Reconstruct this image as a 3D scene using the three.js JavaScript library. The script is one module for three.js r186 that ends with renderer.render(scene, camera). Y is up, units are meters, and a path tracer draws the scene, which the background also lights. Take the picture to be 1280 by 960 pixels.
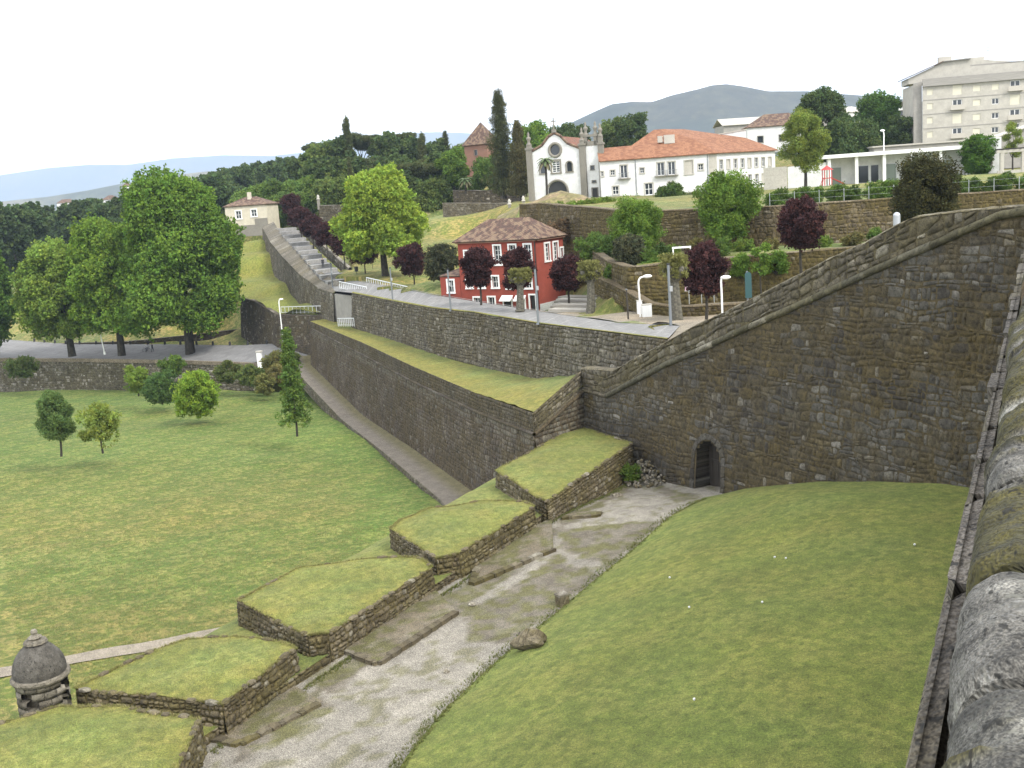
import * as THREE from 'three';
import { mergeGeometries, mergeVertices } from 'three/addons/utils/BufferGeometryUtils.js';
import { MarchingCubes } from 'three/addons/objects/MarchingCubes.js';

// ---------- camera, sky, sun, exposure ----------
const scene = new THREE.Scene();
const D2R = Math.PI / 180;
const camera = new THREE.PerspectiveCamera(39.15, 4 / 3, 0.1, 40000);
camera.position.set(0, 20, 0);
camera.rotation.order = 'YXZ';
camera.rotation.set(-10.14 * D2R, 0, -4 * D2R);
const renderer = new THREE.WebGLRenderer({ antialias: true });
renderer.toneMapping = THREE.LinearToneMapping;
renderer.toneMappingExposure = 2.7;
renderer.shadowMap.enabled = true;

// deterministic random numbers and noise
function rng(seed) {
  let s = (seed * 2654435761) >>> 0 || 1;
  return () => { s = (s + 0x6D2B79F5) >>> 0; let t = s; t = Math.imul(t ^ (t >>> 15), t | 1); t ^= t + Math.imul(t ^ (t >>> 7), t | 61); return ((t ^ (t >>> 14)) >>> 0) / 4294967296; };
}
const PERM = new Float32Array(65536);
{ const r = rng(77); for (let i = 0; i < 65536; i++) PERM[i] = r(); }
const h2 = (x, y, s) => PERM[((x * 73 + y * 19937 + s * 5417) ^ (y << 3) ^ (x << 7)) & 65535];
const sm = (t) => t * t * (3 - 2 * t);
const lerp = (a, b, t) => a + (b - a) * t;
const clamp = (x, a = 0, b = 1) => Math.min(b, Math.max(a, x));
const ss = (a, b, x) => sm(clamp((x - a) / (b - a)));
function vn(x, y, s = 0, per = 0) {           // value noise, periodic when per > 0
  let xi = Math.floor(x), yi = Math.floor(y); const fx = sm(x - xi), fy = sm(y - yi);
  let x1 = xi + 1, y1 = yi + 1;
  if (per) { xi = ((xi % per) + per) % per; x1 = ((x1 % per) + per) % per; yi = ((yi % per) + per) % per; y1 = ((y1 % per) + per) % per; }
  return lerp(lerp(h2(xi, yi, s), h2(x1, yi, s), fx), lerp(h2(xi, y1, s), h2(x1, y1, s), fx), fy);
}
function fbm(x, y, oct = 4, s = 0, per = 0) {
  let a = 0.5, t = 0, n = 0, f = 1;
  for (let i = 0; i < oct; i++) { t += a * vn(x * f, y * f, s + i * 11, per * f); n += a; a *= 0.5; f *= 2; }
  return t / n;
}
const n3 = (x, y, z, s = 0) => (vn(x + z * 0.71, y - z * 0.43, s) + vn(z - y * 0.37, x * 0.83 + y * 0.51, s + 5)) / 2;

{ // overcast sky, thin white cloud with grey undersides, paler blue air low down
  const W = 1024, H = 512, data = new Float32Array(W * H * 4);
  for (let j = 0; j < H; j++) {
    const el = ((j + 0.5) / H - 0.5) * Math.PI;
    for (let i = 0; i < W; i++) {
      const az = ((i + 0.5) / W - 0.5) * 2 * Math.PI;
      const dx = Math.cos(el) * Math.cos(az), dz = Math.cos(el) * Math.sin(az), dy = Math.max(Math.sin(el), 0);
      const k = 1 / (dy + 0.16);
      const c = fbm(dx * k * 1.15 + 21.0, dz * k * 1.15 + 14.7, 6, 3);
      const d = fbm(dx * k * 3.1 + 2.1, dz * k * 3.1 + 9.7, 5, 40);
      const grey = ss(0.5, 0.7, c * 0.74 + d * 0.28) * (0.1 + 0.9 * ss(0.0, 0.15, dy));
      const low = 1 - ss(0.0, 0.1, dy);
      let r = lerp(1.07, 0.24, grey), g = lerp(1.09, 0.25, grey), b = lerp(1.12, 0.28, grey);
      r = lerp(r, 0.88, low * 0.6); g = lerp(g, 0.94, low * 0.6); b = lerp(b, 1.0, low * 0.6);
      if (el < 0) { const t = ss(0, 0.2, -el); r = lerp(r, 0.2, t); g = lerp(g, 0.22, t); b = lerp(b, 0.18, t); }
      const o = (j * W + i) * 4; data[o] = r; data[o + 1] = g; data[o + 2] = b; data[o + 3] = 1;
    }
  }
  const t = new THREE.DataTexture(data, W, H, THREE.RGBAFormat, THREE.FloatType);
  t.mapping = THREE.EquirectangularReflectionMapping; t.magFilter = THREE.LinearFilter; t.minFilter = THREE.LinearFilter; t.needsUpdate = true;
  scene.background = t; scene.environment = t;
}
const sun = new THREE.DirectionalLight(new THREE.Color(1, 0.955, 0.88), 1.5);
sun.position.set(95, 130, 10); sun.target.position.set(0, 0, -90); scene.add(sun, sun.target);
sun.castShadow = true; sun.shadow.radius = 22; sun.shadow.mapSize.set(2048, 2048);
Object.assign(sun.shadow.camera, { left: -160, right: 160, top: 160, bottom: -160, near: 1, far: 500 });
scene.fog = new THREE.FogExp2(new THREE.Color(0.62, 0.78, 1.0), 0.0001);

// ---------- helpers ----------
const V3 = (x = 0, y = 0, z = 0) => new THREE.Vector3(x, y, z);
const used = {};
function numbered(n) { const k = used[n] = (used[n] ?? -1) + 1; return k ? n + '_' + String(k).padStart(3, '0') : n; }
function shade(o) { o.castShadow = true; o.receiveShadow = true; return o; }
function mesh(name, geo, mat, parent) { const m = shade(new THREE.Mesh(geo, mat)); m.name = parent ? name : numbered(name); (parent || scene).add(m); return m; }
function tag(o, label, category, group, kind) { o.userData.label = label; if (category) o.userData.category = category; if (group) o.userData.group = group; if (kind) o.userData.kind = kind; return o; }
function thing(name, label, category, pos = [0, 0, 0], turn = 0, group) {
  const g = new THREE.Group(); g.name = numbered(name); g.position.set(...pos); g.rotation.y = turn; scene.add(g);
  return tag(g, label, category, group);
}
function struct(name, geo, mat, label) { const m = mesh(name, geo, mat); m.userData.kind = 'structure'; if (label) m.userData.label = label; return m; }
function geo(pos, idx, uv, col) {
  const g = new THREE.BufferGeometry();
  g.setAttribute('position', new THREE.Float32BufferAttribute(pos, 3));
  if (uv) g.setAttribute('uv', new THREE.Float32BufferAttribute(uv, 2));
  if (col) g.setAttribute('color', new THREE.Float32BufferAttribute(col, 3));
  if (idx) g.setIndex(idx);
  g.computeVertexNormals(); return g;
}
function box(w, h, d, x = 0, y = 0, z = 0, ry = 0) { const g = new THREE.BoxGeometry(w, h, d); if (ry) g.rotateY(ry); g.translate(x, y, z); return g; }
function cyl(r1, r2, h, x, y, z, seg = 10) { const g = new THREE.CylinderGeometry(r1, r2, h, seg); g.translate(x, y + h / 2, z); return g; }
function bar(a, b, r, seg = 6, r2 = r) { // round bar from a to b
  const d = V3(b[0] - a[0], b[1] - a[1], b[2] - a[2]), L = d.length();
  const g = new THREE.CylinderGeometry(r2, r, L, seg); g.translate(0, L / 2, 0);
  g.applyQuaternion(new THREE.Quaternion().setFromUnitVectors(V3(0, 1, 0), d.normalize())); g.translate(...a); return g;
}
function merge(list) { return mergeGeometries(list.map((g) => { const q = g.index ? g.toNonIndexed() : g; for (const k of Object.keys(q.attributes)) if (!['position', 'normal', 'uv'].includes(k)) q.deleteAttribute(k); return q; })); }
function boxUV(g, s = 1) { // uv in metres from the face direction
  const q = g.index ? g.toNonIndexed() : g; q.computeVertexNormals(); const p = q.attributes.position, n = q.attributes.normal, uv = new Float32Array(p.count * 2);
  for (let i = 0; i < p.count; i++) {
    const ax = Math.abs(n.getX(i)), ay = Math.abs(n.getY(i)), az = Math.abs(n.getZ(i));
    const [u, v] = ay > ax && ay > az ? [p.getX(i), p.getZ(i)] : ax > az ? [p.getZ(i), p.getY(i)] : [p.getX(i), p.getY(i)];
    uv[i * 2] = u * s; uv[i * 2 + 1] = v * s;
  }
  q.setAttribute('uv', new THREE.BufferAttribute(uv, 2)); return q;
}
function tex(size, fn, srgb = true, rep = 1) {
  const d = new Uint8Array(size * size * 4);
  for (let j = 0; j < size; j++) for (let i = 0; i < size; i++) {
    const c = fn(i / size, j / size, i, j), o = (j * size + i) * 4;
    if (typeof c === 'number') d[o] = d[o + 1] = d[o + 2] = clamp(c) * 255; else { d[o] = clamp(c[0] / 255) * 255; d[o + 1] = clamp(c[1] / 255) * 255; d[o + 2] = clamp(c[2] / 255) * 255; }
    d[o + 3] = 255;
  }
  const t = new THREE.DataTexture(d, size, size, THREE.RGBAFormat); t.wrapS = t.wrapT = THREE.RepeatWrapping; t.magFilter = THREE.LinearFilter; t.minFilter = THREE.LinearMipmapLinearFilter; t.generateMipmaps = true;
  if (srgb) t.colorSpace = THREE.SRGBColorSpace; t.repeat.set(rep, rep); t.needsUpdate = true; return t;
}
const mix3 = (a, b, t) => [lerp(a[0], b[0], t), lerp(a[1], b[1], t), lerp(a[2], b[2], t)];
const std = (o) => new THREE.MeshStandardMaterial({ roughness: 0.95, ...o });
const lin = (r, g, b) => new THREE.Color().setRGB(r, g, b);

// ---------- materials ----------
const P = 32;
// lawn and field: blades of mixed greens, dry straw, bare specks (tile of 6 m)
function grassTex(green, dry, dark, dryAmt, seed, clump) {
  return tex(1024, (u, v) => {
    const big = fbm(u * 6, v * 6, 4, seed, 6), mid = fbm(u * 24, v * 24, 3, seed + 30, 24), fin = vn(u * 256, v * 170, seed + 60, 0), fin2 = vn(u * 512, v * 512, seed + 70, 512), cl = 0.6 * vn(u * 22, v * 22, seed + 9, 22) + 0.4 * vn(u * 64, v * 64, seed + 19, 64);
    let c = mix3(green, dry, clamp(ss(0.35, 0.7, big * 0.5 + mid * 0.5) * dryAmt + (cl - 0.5) * clump));
    c = mix3(c, dark, clamp(ss(0.5, 0.95, fin * 0.6 + cl * 0.4) * 0.75));
    const k = 0.66 + 0.46 * fin2 + 0.3 * (mid - 0.5) + 0.2 * (vn(u * 128, v * 128, seed + 80, 128) - 0.5); return [c[0] * k, c[1] * k, c[2] * k];
  });
}
const blades = tex(512, (u, v) => 0.5 * vn(u * 128, v * 128, 5, 128) + 0.3 * vn(u * 256, v * 256, 6, 256) + 0.2 * vn(u * 24, v * 24, 7, 24), false);
const grassMat = (t, rep, bump = 0.05) => { const m = std({ vertexColors: true, map: t.clone(), bumpMap: blades.clone(), bumpScale: bump, roughness: 1 }); m.map.repeat.set(rep, rep); m.bumpMap.repeat.set(rep * 2, rep * 2); m.map.needsUpdate = m.bumpMap.needsUpdate = true; return m; };
const tField = grassTex([108, 122, 54], [156, 144, 92], [74, 90, 38], 1.0, 100, 1.3);
const tLawn = grassTex([112, 120, 54], [128, 126, 66], [84, 94, 40], 0.8, 200, 0.45);
const M = {};
M.field = grassMat(tField, 1 / 7, 0.1);
M.lawn = grassMat(tLawn, 1 / 6, 0.04);
M.ground = grassMat(tField, 1 / 9, 0.08);
// stone: neutral grain multiplied by vertex colours
const stoneGrain = tex(1024, (u, v) => {
  const a = fbm(u * 16, v * 16, 5, 300, 16), b = vn(u * 256, v * 256, 310, 256), c = vn(u * 512, v * 512, 320, 512), l = fbm(u * 48, v * 48, 3, 330, 48);
  let k = 0.8 + 0.55 * (a - 0.5) + 0.42 * (b - 0.5) + 0.4 * (c - 0.5);
  let q = [k * 255, k * 250, k * 240];
  if (l > 0.66) q = mix3(q, [225, 224, 212], ss(0.66, 0.76, l) * 0.75);
  if (l < 0.3) q = mix3(q, [60, 58, 52], ss(0.3, 0.2, l) * 0.8);
  return q;
});
const stoneBump = tex(512, (u, v) => 0.5 * fbm(u * 24, v * 24, 4, 350, 24) + 0.5 * vn(u * 128, v * 128, 360, 128), false);
const stoneMat = (rep, bump) => { const m = std({ vertexColors: true, map: stoneGrain.clone(), bumpMap: stoneBump.clone(), bumpScale: bump }); m.map.repeat.set(rep, rep); m.bumpMap.repeat.set(rep, rep); m.map.needsUpdate = m.bumpMap.needsUpdate = true; return m; };
M.stone = stoneMat(1 / 2.2, 0.03);
M.coping = stoneMat(1 / 1.1, 0.012);
M.gravel = std({ vertexColors: true, map: tex(1024, (u, v) => {
  const a = vn(u * 256, v * 256, 400, 256), b = vn(u * 400, v * 400, 401, 400), c = fbm(u * 8, v * 8, 4, 402, 8), d = vn(u * 128, v * 128, 403, 128);
  const k = 0.78 + 0.42 * (a - 0.5) + 0.4 * (b - 0.5) + 0.22 * (c - 0.5) + 0.2 * (d - 0.5);
  return [k * 250, k * 243, k * 228];
}), bumpMap: tex(512, (u, v) => vn(u * 128, v * 128, 410, 128), false), bumpScale: 0.03 });
M.gravel.map.repeat.set(1 / 4, 1 / 4); M.gravel.bumpMap.repeat.set(1 / 3, 1 / 3);
M.asphalt = std({ color: lin(0.22, 0.215, 0.21), map: tex(512, (u, v) => 0.75 + 0.2 * vn(u * 128, v * 128, 420, 128) + 0.2 * (fbm(u * 6, v * 6, 3, 421, 6) - 0.5)) }); M.asphalt.map.repeat.set(1 / 5, 1 / 5);
M.paving = std({ color: lin(0.27, 0.265, 0.255), map: tex(512, (u, v) => { const a = fbm(u * 8, v * 8, 4, 430, 8), b = vn(u * 96, v * 96, 431, 96); return 0.82 + 0.24 * (a - 0.5) + 0.22 * (b - 0.5); }), bumpMap: stoneBump.clone(), bumpScale: 0.01 }); M.paving.map.repeat.set(1 / 3, 1 / 3);
M.pavingLight = std({ color: lin(0.36, 0.35, 0.33), map: M.paving.map }); M.tread = std({ color: lin(0.15, 0.15, 0.148), map: M.paving.map });
M.earth = std({ vertexColors: true, map: tex(512, (u, v) => { const a = fbm(u * 10, v * 10, 5, 440, 10), b = vn(u * 128, v * 128, 441, 128); const k = 0.7 + 0.4 * (a - 0.5) + 0.3 * (b - 0.5); return [k * 255, k * 245, k * 225]; }) }); M.earth.map.repeat.set(1 / 4, 1 / 4);
const plasterTex = tex(512, (u, v) => { const a = fbm(u * 6, v * 6, 5, 450, 6), b = vn(u * 128, v * 128, 451, 128); return 0.88 + 0.14 * (a - 0.5) + 0.1 * (b - 0.5); }); 
const plaster = (r, g, b) => { const m = std({ color: lin(r, g, b), map: plasterTex.clone() }); m.map.repeat.set(1 / 4, 1 / 4); m.map.needsUpdate = true; return m; };
M.white = plaster(0.78, 0.78, 0.77); M.red = plaster(0.33, 0.066, 0.042); M.cream = plaster(0.66, 0.6, 0.47); M.concrete = plaster(0.52, 0.49, 0.43); M.greyWall = plaster(0.36, 0.34, 0.31); M.granite = plaster(0.26, 0.24, 0.2); M.brick = plaster(0.3, 0.16, 0.11);
M.whitePaint = std({ color: lin(0.75, 0.75, 0.73), roughness: 0.6 });
M.glass = new THREE.MeshPhysicalMaterial({ color: lin(0.03, 0.035, 0.04), roughness: 0.08, metalness: 0, specularIntensity: 1 });
M.metal = std({ color: lin(0.2, 0.215, 0.23), roughness: 0.5, metalness: 0.5 });
M.steel = std({ color: lin(0.42, 0.43, 0.44), roughness: 0.45, metalness: 0.6 });
M.rail = std({ color: lin(0.55, 0.56, 0.57), roughness: 0.5 });
M.dark = std({ color: lin(0.025, 0.025, 0.025), roughness: 0.7 });
M.wood = std({ color: lin(0.085, 0.072, 0.058), map: tex(256, (u, v) => 0.7 + 0.4 * (fbm(u * 24, v * 2, 4, 460, 0) - 0.5) + 0.2 * (vn(u * 64, v * 8, 461, 0) - 0.5)) });
M.bluish = std({ color: lin(0.02, 0.07, 0.075), roughness: 0.5 });
// barrel tile roofs: real ridges across the slope come from bump, colour varies tile by tile (uv in metres)
function roofTex(a, b, c, seed) { return tex(512, (u, v) => { const i = Math.floor(u * 32), j = Math.floor(v * 20), k = h2(i, j, seed), f = fbm(u * 13, v * 13, 4, seed + 1, 13), w = 0.8 + 0.2 * Math.sin(u * 32 * 2 * Math.PI); let q = mix3(a, b, k); q = mix3(q, c, ss(0.42, 0.66, f) * 0.9); return q.map((x) => x * w); }); }
const roofBump = tex(512, (u, v) => 0.5 + 0.4 * Math.sin(u * 32 * 2 * Math.PI) + 0.1 * ((v * 20) % 1), false);
const roofMat = (t) => { const m = std({ map: t, bumpMap: roofBump.clone(), bumpScale: 0.05, roughness: 0.9 }); m.map.repeat.set(1 / 6.5, 1 / 6.5); m.bumpMap.repeat.set(1 / 6.5, 1 / 6.5); m.bumpMap.needsUpdate = true; return m; };
M.roofNew = roofMat(roofTex([158, 106, 74], [174, 124, 90], [140, 90, 62], 500));
M.roofOld = roofMat(roofTex([112, 82, 68], [80, 62, 54], [146, 122, 98], 520));
M.roofMid = roofMat(roofTex([152, 92, 66], [128, 82, 62], [120, 92, 70], 540));
M.bark = std({ color: lin(0.1, 0.085, 0.065), map: tex(256, (u, v) => 0.65 + 0.5 * (fbm(u * 16, v * 5, 4, 470, 0) - 0.5)), bumpMap: stoneBump.clone(), bumpScale: 0.03 });
M.barkPale = std({ color: lin(0.27, 0.25, 0.19), map: M.bark.map, bumpMap: M.bark.bumpMap, bumpScale: 0.03 });
M.leaf = new THREE.MeshPhysicalMaterial({ color: 0xffffff, roughness: 1, specularIntensity: 0.15, transmission: 0.3, thickness: 0, side: THREE.DoubleSide });
M.grassBlade = new THREE.MeshPhysicalMaterial({ color: 0xffffff, roughness: 1, specularIntensity: 0.15, side: THREE.DoubleSide });
console.log('materials ready');
// ---------- masonry: every stone is its own cushion of stone standing proud of the mortar ----------
camera.updateMatrixWorld(); camera.updateProjectionMatrix();
const vp = new THREE.Matrix4().multiplyMatrices(camera.projectionMatrix, camera.matrixWorldInverse);
function showSize(p, area) { const q = V3(...p), d = q.distanceTo(camera.position); q.applyMatrix4(vp); return (Math.abs(q.x) < 1.02 && Math.abs(q.y) < 1.02 && q.z < 1) ? area / (d * d) : 0; }
const TINT = {
  // [stone, stone, moss, lichen], amounts of moss and lichen
  rampart: { a: [0.15, 0.145, 0.13], b: [0.06, 0.053, 0.045], moss: [0.1, 0.075, 0.024], pale: [0.27, 0.26, 0.24], mossAmt: 0.75, paleAmt: 0.03, patch: 0.34 },
  face: { a: [0.18, 0.155, 0.13], b: [0.08, 0.06, 0.043], moss: [0.1, 0.074, 0.028], pale: [0.21, 0.2, 0.18], mossAmt: 0.6, paleAmt: 0.03, patch: 0.22 },
  rubble: { a: [0.23, 0.2, 0.14], b: [0.13, 0.105, 0.06], moss: [0.13, 0.11, 0.03], pale: [0.33, 0.31, 0.26], mossAmt: 0.5, paleAmt: 0.08, patch: 0.5 },
  parapet: { a: [0.2, 0.18, 0.14], b: [0.12, 0.105, 0.078], moss: [0.13, 0.11, 0.04], pale: [0.34, 0.32, 0.27], mossAmt: 0.35, paleAmt: 0.1, patch: 0.4 },
  granite: { a: [0.22, 0.205, 0.17], b: [0.13, 0.115, 0.09], moss: [0.12, 0.095, 0.04], pale: [0.33, 0.31, 0.27], mossAmt: 0.5, paleAmt: 0.1, patch: 0.2 },
  overgrown: { a: [0.2, 0.165, 0.11], b: [0.12, 0.09, 0.045], moss: [0.115, 0.09, 0.022], pale: [0.28, 0.25, 0.19], mossAmt: 0.95, paleAmt: 0.06, patch: 0.09 },
  whitish: { a: [0.3, 0.28, 0.24], b: [0.17, 0.15, 0.12], moss: [0.1, 0.09, 0.035], pale: [0.45, 0.43, 0.4], mossAmt: 0.55, paleAmt: 0.2, patch: 0.16 },
};
function tintAt(T, u, y, r, seed) {
  let c = mix3(T.a, T.b, clamp(r() * 0.8 + (vn(u * 0.35, y * 0.5, seed) - 0.5) * 0.9 + 0.1));
  const m = fbm(u * T.patch, y * T.patch * 1.3, 4, seed + 3) + (r() - 0.5) * 0.22;
  c = mix3(c, T.moss, ss(0.46, 0.62, m) * T.mossAmt);
  if (r() < T.paleAmt) c = mix3(c, T.pale, 0.4 + 0.6 * r());
  const k = 0.76 + 0.36 * r(); return c.map((x) => x * k);
}
// o: pt(u, y) on the wall face, nrm(u) outward, U, y0(u), y1(u), course height h [min, max], stone width w [min, max]
function stoneFace(parent, o) {
  const { U, y0, y1, h, w, pr = 0.07, joint = 0.02, T, seed = 1, keep = 0, name = 'stone', jit = 0.25, skip, uStep = 1, slope, yStep = 1.2 } = o;
  const r = rng(seed), A = [];
  let lo = 1e9, hi = -1e9; for (let u = 0; u <= U; u += Math.min(1, U / 8)) { lo = Math.min(lo, y0(u)); hi = Math.max(hi, y1(u)); }
  const off = slope || (() => 0);            // courses follow off(u), e.g. along a rake
  if (slope) { lo = 1e9; hi = -1e9; for (let u = 0; u <= U; u += Math.min(1, U / 8)) { lo = Math.min(lo, y0(u) - off(u)); hi = Math.max(hi, y1(u) - off(u)); } }
  let y = lo - 0.05;
  const wob = (u, yy) => ((vn(u * 0.55, yy * 2.3, seed + 21) - 0.5) * 1.1 + (vn(u * 2.1, yy * 3.1, seed + 23) - 0.5) * 0.6) * h[1] * jit;
  while (y < hi) {
    const ch = h[0] + r() * (h[1] - h[0]); let u = -r() * w[1] * 0.6;
    while (u < U) {
      let sw = w[0] + r() * r() * (w[1] - w[0]) * 1.3; const u0 = Math.max(u, 0), u1 = Math.min(u + sw, U); u += sw;
      if (u1 - u0 < 0.08) continue;
      const rows = ch > h[0] * 1.35 && r() < 0.22 ? 2 : 1;
      for (let k = 0; k < rows; k++) {
        const ya = y + (ch * k) / rows, yb = y + (ch * (k + 1)) / rows;
        const j = () => (r() - 0.5) * jit;
        const um = (u0 + u1) / 2;
        const c = [[u0 + j() * 0.3 * sw, ya], [um, ya], [u1 + j() * 0.3 * sw, ya], [u1, (ya + yb) / 2], [u1 + j() * 0.3 * sw, yb], [um, yb], [u0 + j() * 0.3 * sw, yb], [u0, (ya + yb) / 2]];
        const hgt = yb - ya, wid = u1 - u0;
        for (const q of c) { q[0] = clamp(q[0], 0, U); q[1] += off(q[0]) + wob(q[0], q[1]); q[1] = clamp(q[1], y0(q[0]), y1(q[0])); }
        let cu = 0, cy = 0; for (const q of c) { cu += q[0] / 8; cy += q[1] / 8; }
        const hh = (c[5][1] - c[1][1]); if (hh < 0.07) continue;
        if (skip && skip(cu, cy)) continue;
        // outline drawn in by the joint, corners cut
        const g = clamp(joint / Math.min(wid, hgt), 0, 0.3);
        const ring0 = [], ring1 = []; const cut = [0.1, 0, 0.1, 0, 0.1, 0, 0.1, 0];
        for (let i = 0; i < 8; i++) { const t0 = g + cut[i] * (0.3 + r()), t1 = t0 + 0.1 + r() * 0.14; ring0.push([lerp(c[i][0], cu, t0), lerp(c[i][1], cy, t0)]); ring1.push([lerp(c[i][0], cu, t1), lerp(c[i][1], cy, t1)]); }
        const d = pr * (0.35 + r() * 0.9), pos = [], uv = [], col = [], tc0 = tintAt(T, cu + seed * 3, cy, r, seed), tc = o.tone ? o.tone(tc0, cu, cy, r) : tc0;
        const put = (q, dep) => { const p = o.pt(q[0], q[1]), n = o.nrm(q[0]); pos.push(p[0] + n[0] * dep, p[1] + (n[1] || 0) * dep, p[2] + n[2] * dep); uv.push(q[0], q[1] - dep * 1.5); const st = fbm(q[0] * 1.9 + seed, q[1] * 1.5, 3, seed + 77), v = (0.8 + 0.4 * r()) * (0.55 + 0.9 * st), mo = ss(0.52, 0.66, fbm(q[0] * 1.1, q[1] * 0.9, 3, seed + 99)) * T.mossAmt * 0.7, vc = mix3(tc, T.moss, mo); col.push(vc[0] * v, vc[1] * v, vc[2] * v); };
        for (const q of ring0) put(q, -0.03);
        for (const q of ring1) put(q, d * (0.75 + 0.35 * r()));
        put([cu, cy], d * (0.95 + 0.3 * r()));
        A.push({ pos, uv, col, s: keep ? showSize(o.pt(cu, cy), wid * hh) : 0 });
      }
    }
    y += ch;
  }
  const IDX = []; for (let i = 0; i < 8; i++) { const n = (i + 1) % 8; IDX.push(i, n, 8 + i, n, 8 + n, 8 + i, 8 + i, 8 + n, 16); }
  if (o.flip) for (let i = 0; i < IDX.length; i += 3) [IDX[i], IDX[i + 1]] = [IDX[i + 1], IDX[i]];
  if (keep) A.sort((a, b) => b.s - a.s);
  const rest = [];
  A.forEach((a, i) => { if (i < keep && a.s > 0) mesh(name, geo(a.pos, IDX, a.uv, a.col), o.mat || M.stone, parent); else rest.push(a); });
  if (rest.length) {
    const n = rest.length, pos = new Float32Array(n * 51), uv = new Float32Array(n * 34), col = new Float32Array(n * 51), idx = new Uint32Array(n * 72);
    rest.forEach((a, i) => { pos.set(a.pos, i * 51); uv.set(a.uv, i * 34); col.set(a.col, i * 51); for (let k = 0; k < 72; k++) idx[i * 72 + k] = IDX[k] + i * 17; });
    const g = new THREE.BufferGeometry(); g.setAttribute('position', new THREE.BufferAttribute(pos, 3)); g.setAttribute('uv', new THREE.BufferAttribute(uv, 2)); g.setAttribute('color', new THREE.BufferAttribute(col, 3)); g.setIndex(new THREE.BufferAttribute(idx, 1)); g.computeVertexNormals();
    mesh('stonework', g, o.mat || M.stone, parent).userData.kind = 'stuff';
  }
  // the mortared core behind the stones
  { const nu = Math.max(2, Math.ceil(U / uStep)), nv = Math.max(2, Math.ceil((hi - lo) / yStep)), pos = [], uv = [], col = [], idx = [];
    for (let i = 0; i <= nu; i++) for (let k = 0; k <= nv; k++) {
      const u = U * i / nu, yy = lerp(y0(u), y1(u), k / nv), p = o.pt(u, yy), n = o.nrm(u); pos.push(p[0] - n[0] * 0.0, p[1], p[2] - n[2] * 0.0); uv.push(u, yy);
      const t = mix3(T.b, T.moss, clamp(fbm(u * 0.4, yy * 0.5, 3, seed + 50) * 0.9)); const w9 = 0.95 + 0.5 * fbm(u * 2, yy * 2, 2, 3); col.push(t[0] * w9, t[1] * w9, t[2] * w9);
    }
    const hole = o.hole || (() => false);
    for (let i = 0; i < nu; i++) for (let k = 0; k < nv; k++) { const u = U * (i + 0.5) / nu, yy = lerp(y0(u), y1(u), (k + 0.5) / nv); if (hole(u, yy)) continue; const a = i * (nv + 1) + k, b = a + nv + 1; o.flip ? idx.push(a, a + 1, b, b, a + 1, b + 1) : idx.push(a, b, a + 1, b, b + 1, a + 1); }
    mesh('wall_core', geo(pos, idx, uv, col), M.stone, parent);
  }
}
// a polyline in plan with heights: point and outward normal at length u
function polyline(pts, side = 1) { // pts: [x, z, ...values]; outward is side * (right-hand normal)
  const L = [0]; for (let i = 1; i < pts.length; i++) L.push(L[i - 1] + Math.hypot(pts[i][0] - pts[i - 1][0], pts[i][1] - pts[i - 1][1]));
  const seg = (u) => { let i = 0; while (i < pts.length - 2 && u > L[i + 1]) i++; return [i, clamp((u - L[i]) / (L[i + 1] - L[i]), i === 0 ? -9 : 0, i === pts.length - 2 ? 9 : 1)]; };
  const at = (u, k) => { const [i, t] = seg(u); return lerp(pts[i][k], pts[i + 1][k], t); };
  const N = pts.slice(1).map((p, i) => { const dx = p[0] - pts[i][0], dz = p[1] - pts[i][1], l = Math.hypot(dx, dz); return [-dz / l * side, 0, dx / l * side]; });
  const nrm = (u) => { const [i, t] = seg(u); let n = N[i]; const m = t < 0.5 && i > 0 ? N[i - 1] : t >= 0.5 && i < N.length - 1 ? N[i + 1] : n; const k = t < 0.5 ? 0.5 - t : t - 0.5; n = [lerp(n[0], m[0], k), 0, lerp(n[2], m[2], k)]; const l = Math.hypot(n[0], n[2]); return [n[0] / l, 0, n[2] / l]; };
  return { U: L[L.length - 1], at, nrm, xz: (u) => [at(u, 0), at(u, 1)], L };
}
// moulded band (cordon) along a polyline at height yf(u), sticking out by r
function cordon(parent, pl, yf, off, r, T, u0 = 0, u1 = pl.U, step = 1.1, name = 'cordon_stone', seed = 9, flip = false) {
  const rnd = rng(seed); let u = u0; 
  while (u < u1 - 0.05) {
    const e = Math.min(u1, u + step * (0.8 + rnd() * 0.5)), pos = [], uv = [], col = [], idx = [], n = 7, k = tintAt(T, u, 0, rnd, seed), dy = (rnd() - 0.5) * 0.03;
    for (const [s, q] of [[u + 0.008, 0.94], [u + 0.05, 1], [e - 0.05, 1], [e - 0.008, 0.94]]) { const [x, z] = pl.xz(s), nn = pl.nrm(s), o = off(s); for (let i = 0; i <= n; i++) { const a = lerp(-Math.PI / 2 - 0.5, Math.PI / 2 + 0.5, i / n), rr = r * q; pos.push(x + nn[0] * (o + Math.cos(a) * rr), yf(s) + dy + Math.sin(a) * rr * 0.95, z + nn[2] * (o + Math.cos(a) * rr)); uv.push(s, a * r); const v = 0.85 + rnd() * 0.3; col.push(k[0] * v, k[1] * v, k[2] * v); } }
    for (let a = 0; a < 3; a++) for (let i = 0; i < n; i++) { const p = a * (n + 1) + i, q = p + n + 1; flip ? idx.push(p, p + 1, q, q, p + 1, q + 1) : idx.push(p, q, p + 1, q, q + 1, p + 1); }
    mesh(name, geo(pos, idx, uv, col), M.stone, parent); u = e;
  }
}
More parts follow.
